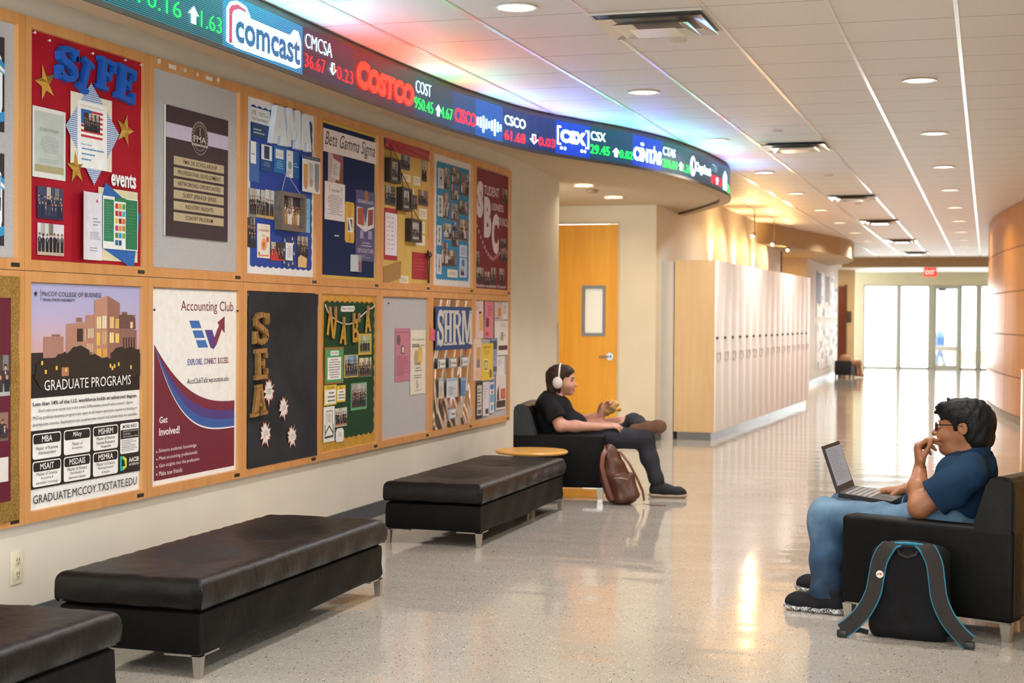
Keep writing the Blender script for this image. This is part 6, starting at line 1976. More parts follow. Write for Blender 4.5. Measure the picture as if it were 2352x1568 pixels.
# outdoors
t = thing('sign_post', 'grey sign on a post outside the narrow window right of the glass door', 'sign post', (3.70, 47, -.03))
m_ = MB()
m_.rbox(-.075, .075, -.012, .012, 1.52, 1.92, .006)
m_.build('sign_plate', cm('#8d918c', .5), t)
m_ = MB()
m_.cyl((0, .02, 0), .025, 1.92, None, 12)
m_.build('post', cm('#7d817e', .5), t)
m_ = MB()
m_.box(3.02, 5.6, 50.0, 50.5, -.03, .42)
tag(m_.build('planter_wall', cm('#c8a078', .8)), 'low tan planter wall outside the glass door', 'planter')
t = thing('railing', 'thin outdoor handrail bars seen through the left entrance window', 'railing', (1.35, 45.3, -.03))
for z in (.66, 1.26, 1.85):
    m_ = MB()
    m_.tube([(-.42, 0, z), (.42, 0, z)], .012, n=8)
    m_.build('bar', cm('#6d7372', .4), t)
for x in (-.42, .42):
    m_ = MB()
    m_.tube([(x, 0, 0), (x, 0, 1.86)], .012, n=8)
    m_.build('post', cm('#9aa09e', .4), t)
# ================================================================ soft bodies: signed distance fields meshed by surface nets
class Field:
    def __init__(s, lo, hi, h):
        s.lo, s.h = np.array(lo, float), h
        n = np.ceil((np.array(hi) - s.lo) / h).astype(int) + 1
        s.n = n
        s.ax = [(s.lo[k] + h * np.arange(n[k])).astype(np.float32) for k in range(3)]
        s.F = np.full(tuple(n), 1.0, np.float32)
    def _sl(s, lo, hi):
        a = np.maximum(0, np.floor((np.array(lo) - s.lo) / s.h).astype(int))
        b = np.minimum(s.n, np.ceil((np.array(hi) - s.lo) / s.h).astype(int) + 1)
        return tuple(slice(int(a[k]), int(max(a[k], b[k]))) for k in range(3))
    def grid(s, sl):
        return s.ax[0][sl[0]][:, None, None], s.ax[1][sl[1]][None, :, None], s.ax[2][sl[2]][None, None, :]
    def put(s, fn, lo, hi, k=.02, op='add'):
        pad = 2.2 * k + 3 * s.h
        sl = s._sl(np.array(lo) - pad, np.array(hi) + pad)
        if any(q.stop <= q.start for q in sl):
            return s
        d = np.asarray(fn(*s.grid(sl)), np.float32)
        f = s.F[sl]
        if op == 'add':
            m = np.clip(.5 + .5 * (f - d) / k, 0, 1)
            s.F[sl] = f * (1 - m) + d * m - k * m * (1 - m)
        elif op == 'sub':
            m = np.clip(.5 - .5 * (f + d) / k, 0, 1)
            s.F[sl] = f * (1 - m) - d * m + k * m * (1 - m)
        elif op == 'disp':
            s.F[sl] = f + d
        return s
    def cone(s, a, b, ra, rb=None, k=.02, op='add', sq=(1, 1, 1)):
        rb = ra if rb is None else rb
        a, b = np.array(a, float), np.array(b, float)
        ba = b - a
        L2 = float(ba @ ba) + 1e-12
        def fn(X, Y, Z):
            px, py, pz = X - a[0], Y - a[1], Z - a[2]
            t = np.clip((px * ba[0] + py * ba[1] + pz * ba[2]) / L2, 0, 1)
            return np.sqrt(((px - ba[0] * t) / sq[0]) ** 2 + ((py - ba[1] * t) / sq[1]) ** 2 + ((pz - ba[2] * t) / sq[2]) ** 2) - (ra + (rb - ra) * t)
        r = max(ra, rb) * max(sq)
        return s.put(fn, np.minimum(a, b) - r, np.maximum(a, b) + r, k, op)
    def chain(s, pts, rs, k=.02, **kw):
        for i in range(len(pts) - 1):
            s.cone(pts[i], pts[i + 1], rs[i], rs[i + 1], k, **kw)
        return s
    def ell(s, c, r, k=.02, op='add', rot=None):
        c, r = np.array(c, float), np.array(r, float)
        R = np.eye(3) if rot is None else np.array(Euler(rot).to_matrix()).T
        def fn(X, Y, Z):
            x, y, z = X - c[0], Y - c[1], Z - c[2]
            p = [R[i, 0] * x + R[i, 1] * y + R[i, 2] * z for i in range(3)]
            k0 = np.sqrt(sum((p[i] / r[i]) ** 2 for i in range(3)))
            k1 = np.sqrt(sum((p[i] / r[i] ** 2) ** 2 for i in range(3))) + 1e-9
            return k0 * (k0 - 1) / k1
        m = r.max() if rot is not None else r
        return s.put(fn, c - m, c + m, k, op)
    def box(s, c, hf, rd, k=.01, op='add', rot=None):
        c, hf = np.array(c, float), np.array(hf, float)
        R = np.eye(3) if rot is None else np.array(Euler(rot).to_matrix()).T
        def fn(X, Y, Z):
            x, y, z = X - c[0], Y - c[1], Z - c[2]
            q = [np.abs(R[i, 0] * x + R[i, 1] * y + R[i, 2] * z) - (hf[i] - rd) for i in range(3)]
            o = np.sqrt(sum(np.maximum(v, 0) ** 2 for v in q))
            return o + np.minimum(np.maximum(np.maximum(q[0], q[1]), q[2]), 0) - rd
        m = np.linalg.norm(hf) if rot is not None else hf
        return s.put(fn, c - m, c + m, k, op)
    def wrinkle(s, amp, waves, lo=None, hi=None):
        lo = s.lo if lo is None else lo
        hi = s.lo + s.n * s.h if hi is None else hi
        sl = s._sl(lo, hi)
        X, Y, Z = s.grid(sl)
        d = 0
        for (kx, ky, kz, ph, wb) in waves:
            d = d + np.sin(kx * X + ky * Y + kz * Z + ph + wb * np.sin(11 * X + 7 * Z) + wb * np.sin(13 * Y))
        s.F[sl] += np.float32(amp) * (d / len(waves)).astype(np.float32)
        return s
    def clip(s, fn):
        X, Y, Z = s.grid((slice(None),) * 3)
        s.F = np.maximum(s.F, np.broadcast_to(fn(X, Y, Z), s.F.shape).astype(np.float32))
        return s
    def mesh(s):
        F = s.F
        F[0], F[-1] = 1, 1
        F[:, 0], F[:, -1] = 1, 1
        F[:, :, 0], F[:, :, -1] = 1, 1
        I = F < 0
        c = [I[a:I.shape[0] - 1 + a, b:I.shape[1] - 1 + b, d:I.shape[2] - 1 + d] for a in (0, 1) for b in (0, 1) for d in (0, 1)]
        al, an = c[0].copy(), c[0].copy()
        for q in c[1:]:
            al &= q
            an |= q
        act = np.argwhere(an & ~al)
        idx = np.full(tuple(np.array(I.shape) - 1), -1, np.int64)
        idx[act[:, 0], act[:, 1], act[:, 2]] = np.arange(len(act))
        cor = np.array([(a, b, d) for a in (0, 1) for b in (0, 1) for d in (0, 1)])
        vals = np.stack([F[act[:, 0] + a, act[:, 1] + b, act[:, 2] + d] for a, b, d in cor], 1)
        acc = np.zeros((len(act), 3))
        cnt = np.zeros(len(act))
        for i in range(8):
            for j in range(i + 1, 8):
                if np.abs(cor[i] - cor[j]).sum() == 1:
                    m = (vals[:, i] < 0) != (vals[:, j] < 0)
                    t = np.where(m, vals[:, i] / np.where(m, vals[:, i] - vals[:, j], 1), 0)
                    acc += np.where(m[:, None], cor[i] + (cor[j] - cor[i]) * t[:, None], 0)
                    cnt += m
        V = s.lo + s.h * (act + acc / np.maximum(cnt, 1)[:, None])
        Q = []
        for ax in range(3):
            u, v = [(1, 2), (2, 0), (0, 1)][ax]
            sh = [slice(None)] * 3
            a_ = [slice(None)] * 3
            a_[ax] = slice(0, -1)
            b_ = [slice(None)] * 3
            b_[ax] = slice(1, None)
            A, B = I[tuple(a_)], I[tuple(b_)]
            e = np.argwhere(A != B)
            e = e[(e[:, u] > 0) & (e[:, v] > 0) & (e[:, u] < I.shape[u] - 1) & (e[:, v] < I.shape[v] - 1)]
            fl_ = A[e[:, 0], e[:, 1], e[:, 2]]
            q = []
            for du, dv in ((0, 0), (1, 0), (1, 1), (0, 1)):
                p = e.copy()
                p[:, u] -= 1 - du
                p[:, v] -= 1 - dv
                q.append(idx[p[:, 0], p[:, 1], p[:, 2]])
            q = np.stack(q, 1)
            q[~fl_] = q[~fl_][:, ::-1]
            Q.append(q)
        return V, np.concatenate(Q)
    def build(s, name, mats, parent=None, pick=None, loc=None, smooth=1):
        V, Q = s.mesh()
        for _ in range(smooth):      # light relaxation
            acc = np.zeros_like(V)
            n = np.zeros(len(V))
            for a, b in ((0, 1), (1, 2), (2, 3), (3, 0)):
                np.add.at(acc, Q[:, a], V[Q[:, b]])
                np.add.at(acc, Q[:, b], V[Q[:, a]])
                np.add.at(n, Q[:, a], 1)
                np.add.at(n, Q[:, b], 1)
            V = V * .5 + .5 * acc / np.maximum(n, 1)[:, None]
        me = bpy.data.meshes.new(name)
        me.vertices.add(len(V))
        me.vertices.foreach_set('co', V.astype(np.float32).ravel())
        me.loops.add(Q.size)
        me.loops.foreach_set('vertex_index', Q.astype(np.int32).ravel())
        me.polygons.add(len(Q))
        me.polygons.foreach_set('loop_start', np.arange(0, Q.size, 4, dtype=np.int32))
        me.polygons.foreach_set('use_smooth', np.ones(len(Q), bool))
        for m in (mats if isinstance(mats, (list, tuple)) else [mats]):
            me.materials.append(m)
        if pick:
            me.polygons.foreach_set('material_index', pick(V[Q].mean(1)).astype(np.int32))
        me.update(calc_edges=True)
        me.validate()
        o = bpy.data.objects.new(name, me)
        COL.objects.link(o)
        if parent is not None:
            o.parent = parent
        if loc is not None:
            o.location = loc
        return o

def V3(*a):
    return np.array(a, float)
def unit(v):
    return v / (np.linalg.norm(v) + 1e-12)

def hand(F, wrist, d, n, side, curl=(.5, .55, .6, .65), sp=(.12, .03, -.06, -.16), thumb=(.6, .5), sc=1.1, k=.006, tcurl=.3):
    """palm and five fingers; d = along the fingers, n = out of the back of the hand, side = towards the thumb"""
    d = unit(np.array(d, float))
    n = unit(np.array(n, float) - d * np.dot(n, d))
    t = np.cross(d, n)
    if np.dot(t, side) < 0:
        t = -t
    wrist = np.array(wrist, float)
    offs = [.031, .011, -.010, -.030]
    base = [wrist + d * (.093 - .006 * abs(i - 1)) * sc + t * offs[i] * sc for i in range(4)]
    for i in range(4):
        F.cone(wrist + d * .012 * sc + t * offs[i] * .62 * sc, base[i], .0155 * sc, .0128 * sc, .012)
    F.cone(wrist + d * .025 * sc + t * .026 * sc - n * .006 * sc, wrist + d * .055 * sc + t * .030 * sc - n * .004 * sc, .017 * sc, .013 * sc, .012)
    lens = [(.042, .026, .021), (.047, .030, .022), (.043, .028, .021), (.034, .021, .019)]
    rad = [tuple(v * 1.14 for v in q) for q in ((.0098, .0086, .0076, .0062), (.0100, .0088, .0078, .0064), (.0096, .0084, .0075, .0061), (.0085, .0075, .0067, .0055))]
    tips = []
    for i in range(4):
        p = base[i]
        a = 0.0
        dd = unit(d + t * sp[i])
        for j in range(3):
            a += curl[i][j] if isinstance(curl[i], tuple) else curl[i] * (.75, 1.0, .7)[j]
            q = p + (dd * math.cos(a) - n * math.sin(a)) * lens[i][j] * sc
            F.cone(p, q, rad[i][j] * sc, rad[i][j + 1] * sc, k if j else .010)
            p = q
        tips.append(p)
    p = wrist + d * .028 * sc + t * .030 * sc - n * .006 * sc
    dd = unit(t * thumb[0] + d * (1 - thumb[0]) - n * thumb[1])
    for j, (L, r0, r1) in enumerate(((.040, .0135, .0108), (.034, .0108, .0092), (.026, .0094, .0068))):
        q = p + dd * L * sc
        F.cone(p, q, r0 * sc, r1 * sc, .010 if j == 0 else k)
        p = q
        dd = unit(dd * (1 - tcurl) + (d * .8 - t * .25 - n * .15) * tcurl)
    tips.append(p)
    return tips

def skin(name, c1, c2):
    m, nt, b = new_mat(name)
    tc = N(nt, 'ShaderNodeTexCoord')
    n = N(nt, 'ShaderNodeTexNoise', Scale=18, Detail=4)
    nt.links.new(tc.outputs['Object'], n.inputs['Vector'])
    nt.links.new(ramp(nt, n.outputs['Fac'], [(.3, lin(c1)), (.7, lin(c2))]), b.inputs['Base Color'])
    n2 = N(nt, 'ShaderNodeTexNoise', Scale=320, Detail=2)
    nt.links.new(tc.outputs['Object'], n2.inputs['Vector'])
    bump(nt, b, n2.outputs['Fac'], .12, .002)
    b.inputs['Roughness'].default_value = .48
    b.inputs['Subsurface Weight'].default_value = .12
    b.inputs['Subsurface Radius'].default_value = (.012, .005, .003)
    return m
def hair_mat(name, c1, c2):
    m, nt, b = new_mat(name)
    tc = N(nt, 'ShaderNodeTexCoord')
    mp = N(nt, 'ShaderNodeMapping')
    mp.inputs['Scale'].default_value = (60, 190, 34)
    nt.links.new(tc.outputs['Object'], mp.inputs['Vector'])
    n = N(nt, 'ShaderNodeTexNoise', Scale=1.0, Detail=4, Distortion=.5)
    nt.links.new(mp.outputs['Vector'], n.inputs['Vector'])
    nt.links.new(ramp(nt, n.outputs['Fac'], [(.3, lin(c1)), (.75, lin(c2))]), b.inputs['Base Color'])
    bump(nt, b, n.outputs['Fac'], .8, .008)
    b.inputs['Specular IOR Level'].default_value = .22
    b.inputs['Roughness'].default_value = .5
    return m
def denim():
    m, nt, b = new_mat('blue_denim')
    tc = N(nt, 'ShaderNodeTexCoord')
    n = N(nt, 'ShaderNodeTexNoise', Scale=9, Detail=6)
    nt.links.new(tc.outputs['Object'], n.inputs['Vector'])
    f = N(nt, 'ShaderNodeTexNoise', Scale=420, Detail=2)
    nt.links.new(tc.outputs['Object'], f.inputs['Vector'])
    s_ = N(nt, 'ShaderNodeSeparateXYZ')
    nt.links.new(tc.outputs['Object'], s_.inputs[0])
    mr = N(nt, 'ShaderNodeMapRange')     # paler over the thighs and knees, dark at the shins
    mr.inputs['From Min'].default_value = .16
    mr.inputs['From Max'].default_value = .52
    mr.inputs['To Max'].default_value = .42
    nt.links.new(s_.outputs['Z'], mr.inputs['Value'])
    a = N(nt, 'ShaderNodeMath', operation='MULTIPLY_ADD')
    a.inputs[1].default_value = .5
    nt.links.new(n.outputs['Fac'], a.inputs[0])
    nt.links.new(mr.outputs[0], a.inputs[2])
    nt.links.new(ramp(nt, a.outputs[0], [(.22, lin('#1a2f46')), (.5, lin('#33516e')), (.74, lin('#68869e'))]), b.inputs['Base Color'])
    bump(nt, b, f.outputs['Fac'], .3, .002)
    b.inputs['Roughness'].default_value = .85
    return m

# ---------------------------------------------------------------- person with a laptop (x forward, y left towards the camera)
pr_ = thing('person', 'person in a dark blue t-shirt and jeans typing on a laptop, hand at the mouth', 'person', RP, RA)
h = .0045
B = Field((-.32, -.42, -.02), (.92, .42, 1.06), h)
# torso under the shirt
B.ell((.02, 0, .46), (.13, .14, .10), .05).ell((.06, 0, .53), (.125, .14, .10), .05).ell((-.02, .01, .65), (.10, .135, .10), .05)
B.cone((-.03, -.13, .705), (-.10, .14, .705), .060, .062, .05)
B.cone((-.085, 0, .70), (-.066, 0, .84), .070, .064, .04)
# head
B.ell((-.028, 0, .915), (.112, .082, .100), .03)
B.ell((.012, 0, .855), (.084, .066, .082), .03)
B.ell((.040, 0, .815), (.052, .048, .048), .03)
B.ell((.070, 0, .782), (.024, .026, .018), .02)
B.ell((.010, 0, .785), (.07, .062, .036), .03)
B.cone((.086, 0, .905), (.118, 0, .860), .010, .0125, .010)         # nose
B.ell((.122, 0, .855), (.0135, .015, .012), .01)
for q in (-1, 1):
    B.ell((.104, q * .013, .853), (.011, .010, .009), .008)
    B.ell((.055, q * .050, .852), (.034, .026, .028), .025)        # cheeks
    B.ell((.086, q * .034, .896), (.022, .022, .013), .012, 'sub')   # eye sockets
    B.ell((.071, q * .034, .892), (.0165, .0165, .0155), .004)       # eyeballs
    B.cone((.080, q * .014, .915), (.074, q * .054, .915), .010, .008, .012)   # brow ridge
    B.ell((-.050, q * .084, .893), (.024, .010, .032), .008, rot=(0, .25, 0))   # ears
    B.ell((-.044, q * .094, .895), (.013, .006, .020), .005, 'sub')
B.ell((.098, 0, .822), (.016, .026, .0075), .007)                   # lips
B.ell((.095, 0, .808), (.016, .024, .0085), .007)
B.ell((.114, 0, .8155), (.012, .028, .0022), .003, 'sub')
# near arm, elbow on the armrest, hand at the mouth
sh, el, wr = V3(-.125, .195, .685), V3(.075, .262, .537), V3(.142, .112, .698)
B.chain([sh, el, (el + wr) / 2 + V3(.0, .012, 0), wr], [.058, .047, .046, .030], .03)
hd_n = unit(V3(.068, -.085, .085))
hand(B, wr + V3(.0, -.002, .003), V3(.20, -.12, .97), V3(.80, .55, -.2), V3(-.4, 1, 0), curl=((1.0, .55, .25), (1.15, .75, .35), (1.25, .9, .4), (1.35, 1.0, .4)), thumb=(.12, .62), sp=(.06, .02, -.02, -.06), tcurl=.15)
# far arm, typing
shf, elf, wrf = V3(-.03, -.18, .685), V3(.10, -.285, .545), V3(.335, -.165, .563)
B.chain([shf, elf, (elf + wrf) / 2, wrf], [.058, .047, .044, .029], .03)
hand(B, wrf + V3(.004, .003, 0), V3(.93, .36, -.10), V3(.05, 0, 1), V3(.1, 1, .1), curl=(.42, .46, .5, .55), thumb=(.55, .25))
# legs inside the jeans, ankles into the shoes
for q, kn, an in ((1, V3(.58, .20, .452), V3(.53, .24, .07)), (-1, V3(.64, -.15, .46), V3(.70, -.19, .07))):
    B.chain([V3(0, q * .11, .43), V3(.29, q * .14, .432), kn, an], [.07, .045, .045, .04], .02)
SK = skin('skin_warm', '#8c5837', '#9f6947')
LIP = cm('#9c5648', .4)
BROW = cm('#17120f', .6)
EYEW = cm('#d9d2c8', .25)
IRIS = cm('#1e1410', .2)
def pick_r(c):
    r = np.zeros(len(c), int)
    lips = (c[:, 0] > .094) & (np.abs(c[:, 1]) < .026) & (c[:, 2] > .800) & (c[:, 2] < .829)
    r[lips] = 1
    brow = (c[:, 0] > .066) & (np.abs(c[:, 1]) > .012) & (np.abs(c[:, 1]) < .056) & (c[:, 2] > .912) & (c[:, 2] < .924)
    r[brow] = 2
    for q in (-1, 1):
        dd = np.linalg.norm(c - np.array([.071, q * .034, .892]), axis=1)
        ey = (dd < .0185) & (c[:, 0] > .077) & (np.abs(c[:, 2] - .891) < .008)
        r[ey] = 3
        r[ey & (np.abs(c[:, 1] - q * .034) < .007)] = 4
    return r
B.build('body', [SK, LIP, BROW, EYEW, IRIS], pr_, pick_r, smooth=1)
# shirt
S = Field((-.34, -.40, .36), (.34, .40, .84), .005)
S.ell((.02, 0, .50), (.17, .18, .13), .05).ell((.09, 0, .53), (.165, .178, .115), .06).ell((-.03, .01, .66), (.13, .175, .12), .06)
S.ell((-.085, .03, .62), (.075, .14, .14), .05)
S.cone((-.035, -.145, .708), (-.115, .155, .710), .068, .072, .05)
S.cone((-.085, 0, .72), (-.080, 0, .772), .086, .078, .03)
slv = sh + (el - sh) * .70
S.chain([sh, sh + (el - sh) * .35, slv], [.078, .084, .092], .03)
S.cone(shf, shf + (elf - shf) * .68, .08, .088, .03)
S.wrinkle(.008, [(20, 8, 55, 0, 1.2), (-34, 12, 38, 1, 1.4), (52, -10, 20, 2, 1.6), (10, 40, 60, .5, 1)])
for a, b_ in ((sh, el), (shf, elf)):           # cut the sleeve open and square
    ax_ = unit(b_ - a)
    p0 = a + (b_ - a) * .70
    S.put(lambda X, Y, Z, p0=p0, ax_=ax_: np.maximum(-((X - p0[0]) * ax_[0] + (Y - p0[1]) * ax_[1] + (Z - p0[2]) * ax_[2]), np.sqrt((X - p0[0]) ** 2 + (Y - p0[1]) ** 2 + (Z - p0[2]) ** 2) - .115), p0 - .12, p0 + .12, .004, 'sub')
S.cone((-.078, 0, .780), (-.05, 0, .87), .073, .09, .004, 'sub')
SHIRT = fabric('navy_tshirt', '#11283f', '#18344f', 300, .9, .25, 7)
S.build('shirt', SHIRT, pr_, smooth=1)
# jeans
J = Field((-.26, -.36, .03), (.86, .40, .62), .005)
J.ell((-.03, 0, .42), (.17, .18, .095), .05)
for q, hp, kn, an in ((1, V3(.0, .115, .445), V3(.578, .19, .448), V3(.545, .235, .10)), (-1, V3(.0, -.115, .445), V3(.64, -.145, .46), V3(.70, -.185, .10))):
    J.chain([hp, (hp + kn) / 2 + V3(0, 0, -.004), kn], [.108, .084, .080], .03)
    J.chain([kn, (kn + an) / 2 + V3(-.008, 0, 0), an, an + V3(0, 0, -.03)], [.080, .080, .077, .079], .03)
J.wrinkle(.009, [(46, 10, 12, 0, 1.4), (14, 8, 48, 1, 1.2), (30, -20, 34, 2.2, 1.6)])
J.clip(lambda X, Y, Z: .068 + .018 * np.clip((.57 - X) * 4, -.3, .6) - Z)
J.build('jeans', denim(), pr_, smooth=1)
# shoes
SHOEK = fabric('black_knit', '#17171a', '#232327', 500, .85, .3)
SOLEW = None
def sole_mat():
    m, nt, b = new_mat('speckled_sole')
    tc = N(nt, 'ShaderNodeTexCoord')
    v = N(nt, 'ShaderNodeTexNoise', Scale=70, Detail=3, Distortion=2)
    nt.links.new(tc.outputs['Object'], v.inputs['Vector'])
    nt.links.new(ramp(nt, v.outputs['Fac'], [(.47, lin('#1c1c20')), (.53, lin('#d4d2d0'))]), b.inputs['Base Color'])
    b.inputs['Roughness'].default_value = .7
    return m
def sneaker(par, heel, toe, w, up_m, sole_m, tall=.10, lace='#2a2a2e', roll=None):
    """local shoe along +x at the origin then placed; heel and toe on the ground"""
    L = float(np.linalg.norm(np.array(toe) - np.array(heel)))
    U = Field((-.03, -.075, -.01), (L + .03, .075, .19), .004)
    U.chain([V3(.045, 0, .055), V3(L * .45, 0, .052), V3(L * .78, .004, .040), V3(L - .045, .004, .036)], [.040, .044, .043, .034], .03, sq=(1, 1.0 * w / .045, .95))
    U.chain([V3(.050, 0, .055), V3(.055, 0, tall)], [.040, .042], .02)
    U.cone(V3(.10, 0, .085), V3(L * .5, 0, .065), .034, .030, .03)
    U.cone(V3(.056, 0, tall + .004), V3(.066, 0, tall + .10), .033, .038, .005, 'sub')
    U.clip(lambda X, Y, Z: .018 - Z)
    root = U.build('shoe', up_m, par, smooth=1)
    So = Field((-.03, -.08, -.01), (L + .03, .08, .06), .004)
    So.chain([V3(.042, 0, .017), V3(L * .5, 0, .015), V3(L * .8, .004, .016), V3(L - .042, .004, .021)], [.046, .042, .047, .038], .03, sq=(1, 1.0 * w / .045, .42))
    so_ = So.build('sole', sole_m, root, smooth=1)
    m_ = MB()
    for q in range(5):
        x = .115 + q * .024
        z = .117 - q * .0095
        m_.tube([(x, -.026, z - .010), (x + .006, 0, z), (x, .026, z - .010)], .0035, n=6)
    m_.tube([(.112, 0, .118), (.10, .02, .128), (.115, .034, .118), (.118, .004, .122)], .003, n=6)
    m_.tube([(.112, 0, .118), (.10, -.02, .128), (.115, -.034, .118), (.118, -.004, .122)], .003, n=6)
    m_.build('laces', cm(lace, .8), root)
    d = np.array(toe, float) - np.array(heel, float)
    X = unit(d)
    Zr = V3(0, 0, 1) if roll is None else np.array(roll, float)
    Z = unit(Zr - X * np.dot(Zr, X))
    Y = np.cross(Z, X)
    M4 = Matrix(((X[0], Y[0], Z[0], heel[0]), (X[1], Y[1], Z[1], heel[1]), (X[2], Y[2], Z[2], heel[2]), (0, 0, 0, 1)))
    root.matrix_local = M4
    return root
SPK = sole_mat()
sneaker(pr_, (.435, .25, 0), (.745, .285, 0), .047, SHOEK, SPK)
sneaker(pr_, (.63, -.185, 0), (.945, -.20, 0), .047, SHOEK, SPK)
# hair
H = Field((-.20, -.13, .74), (.16, .13, 1.06), .0035)
H.ell((-.040, 0, .935), (.122, .098, .092), .02)
H.ell((-.085, 0, .895), (.078, .092, .085), .03)
H.cone((-.105, -.04, .835), (-.105, .04, .835), .042, .042, .03)
H.ell((.03, 0, .968), (.075, .082, .046), .03)
H.cone((-.02, .078, .945), (-.018, .086, .895), .016, .007, .012)
H.cone((-.02, -.078, .945), (-.018, -.086, .895), .016, .007, .012)
for k in range(26):      # tousled locks
    r = random.Random(k)
    a = r.uniform(-1.5, 1.5)
    x0, y0 = r.uniform(-.11, .07), r.uniform(-.07, .07)
    z0 = 1.0 + r.uniform(-.02, .005)
    H.cone((x0, y0, z0), (x0 + r.uniform(.02, .05), y0 + r.uniform(-.02, .02), z0 + r.uniform(-.01, .02)), .012, .004, .012)
for y in (-.06, -.035, -.01, .015, .04, .062):
    H.cone((.055, y, .985), (.098 + .012 * math.sin(y * 90), y * 1.05, .955), .016, .006, .010)
H.ell((.118, 0, .885), (.072, .12, .052), .012, 'sub')
H.ell((-.048, .10, .885), (.030, .03, .036), .010, 'sub')
H.ell((-.048, -.10, .885), (.030, .03, .036), .010, 'sub')
H.ell((.05, .09, .865), (.055, .05, .07), .010, 'sub')
H.ell((.05, -.09, .865), (.055, .05, .07), .010, 'sub')
H.wrinkle(.004, [(70, 120, 30, 0, 1.5), (40, -150, 60, 1, 1.2), (110, 60, 90, 2, 2)])
H.build('hair', hair_mat('black_hair', '#060607', '#121116'), pr_, smooth=0)
# glasses
m_ = MB()
for q in (-1, 1):
    m_.tube([(.1015 - .010 * abs(math.cos(k * PI / 9)) * (1 if q * math.cos(k * PI / 9) > 0 else 0), q * .034 + .025 * math.cos(k * PI / 9), .890 + .020 * math.sin(k * PI / 9)) for k in range(18)], .0024, n=6, closed=True)
    m_.tube([(.093, q * .060, .900), (.06, q * .079, .902), (-.03, q * .088, .905), (-.055, q * .088, .897)], .0024, n=6)
m_.tube([(.1015, -.010, .893), (.110, 0, .896), (.1015, .010, .893)], .002, n=6)
gl_ = m_.build('glasses', cm('#15161c', .3), pr_)
m_ = MB()
for q in (-1, 1):
    m_.add([(.099 - .008 * abs(math.cos(k * PI / 9)) * (1 if q * math.cos(k * PI / 9) > 0 else 0), q * .034 + .024 * math.cos(k * PI / 9), .890 + .019 * math.sin(k * PI / 9)) for k in range(18)], [tuple(range(18))])
m_.build('lens', GLASS, gl_)

# laptop on the thighs
lt = thing('laptop', 'open dark grey laptop on the knees of the person in jeans', 'laptop', RP, RA)
bz = .517
hN, hF, fN, fF = V3(.535, .15, bz + .018), V3(.625, -.20, bz + .018), V3(.262, .15, bz), V3(.345, -.20, bz)
m_ = MB()
def slab(a, b_, c, d_, th, mat=None):
    nrm = unit(np.cross(b_ - a, d_ - a))
    if nrm[2] < 0:
        nrm = -nrm
    vs = [a, b_, c, d_, a + nrm * th, b_ + nrm * th, c + nrm * th, d_ + nrm * th]
    m_.add([tuple(v) for v in vs], [(3, 2, 1, 0), (4, 5, 6, 7), (0, 1, 5, 4), (1, 2, 6, 5), (2, 3, 7, 6), (3, 0, 4, 7)], mat)
    return nrm
nb = slab(fN, hN, hF, fF, .022)
base_ = m_.build('base', cm('#1e1e20', .5), lt)
m_ = MB()
def bq(u, v, z):       # u from front to hinge, v from near to far
    return fN + (hN - fN) * u + (fF - fN) * v + nb * z
for r_ in range(5):
    for c_ in range(12):
        u0, v0 = .90 - r_ * .105, .06 + c_ * .0735
        vs = [bq(u, v, .0222) for u, v in ((u0 - .085, v0), (u0, v0), (u0, v0 + .06), (u0 - .085, v0 + .06))] + [bq(u, v, .0255) for u, v in ((u0 - .078, v0 + .005), (u0 - .007, v0 + .005), (u0 - .007, v0 + .055), (u0 - .078, v0 + .055))]
        m_.add([tuple(p) for p in vs], [(4, 5, 6, 7), (0, 1, 5, 4), (1, 2, 6, 5), (2, 3, 7, 6), (3, 0, 4, 7)])
m_.build('keyboard', cm('#8d8a88', .45), lt)
m_ = MB()
m_.add([tuple(bq(u, v, .0226)) for u, v in ((.04, .34), (.04, .62), (.30, .62), (.30, .34))], [(0, 1, 2, 3)])
m_.build('touchpad', cm('#38383a', .3), lt)
m_ = MB()
su = unit(V3(.44, .0, 1.0) + (hN - fN) * 0)
sN, sF = hN + nb * .02, hF + nb * .02
tN, tF = V3(.618, .15, .775), V3(.712, -.20, .775)
nn = unit(np.cross(sF - sN, tN - sN))
vs = [sN, sF, tF, tN]
bk = [p + nn * .010 * (1 if nn[0] > 0 else -1) for p in vs]
m_.add([tuple(p) for p in vs + bk], [(0, 1, 2, 3), (7, 6, 5, 4), (0, 1, 5, 4), (1, 2, 6, 5), (2, 3, 7, 6), (3, 0, 4, 7)])
scr = m_.build('screen', cm('#1c1c1e', .45), lt)
m_ = MB()
def sq_(u, v):
    o_ = -nn * .001 * (1 if nn[0] > 0 else -1)
    return tuple(sN + (sF - sN) * u + (tN - sN) * v + o_)
m_.add([sq_(.05, .14), sq_(.95, .14), sq_(.95, .93), sq_(.05, .93)], [(0, 1, 2, 3)], emat('#c9c8d2', .42))
m_.build('display', None, scr)
m_ = MB()
r = random.Random(3)
o2 = -nn * .0016 * (1 if nn[0] > 0 else -1)
for k in range(13):
    v = .86 - k * .05
    a, b_ = .14, r.uniform(.5, .86)
    m_.add([tuple(np.array(sq_(u, w_)) + o2) for u, w_ in ((a, v), (b_, v), (b_, v + .014), (a, v + .014))], [(0, 1, 2, 3)])
m_.build('text_lines', emat('#a3a3b0', .40), scr)

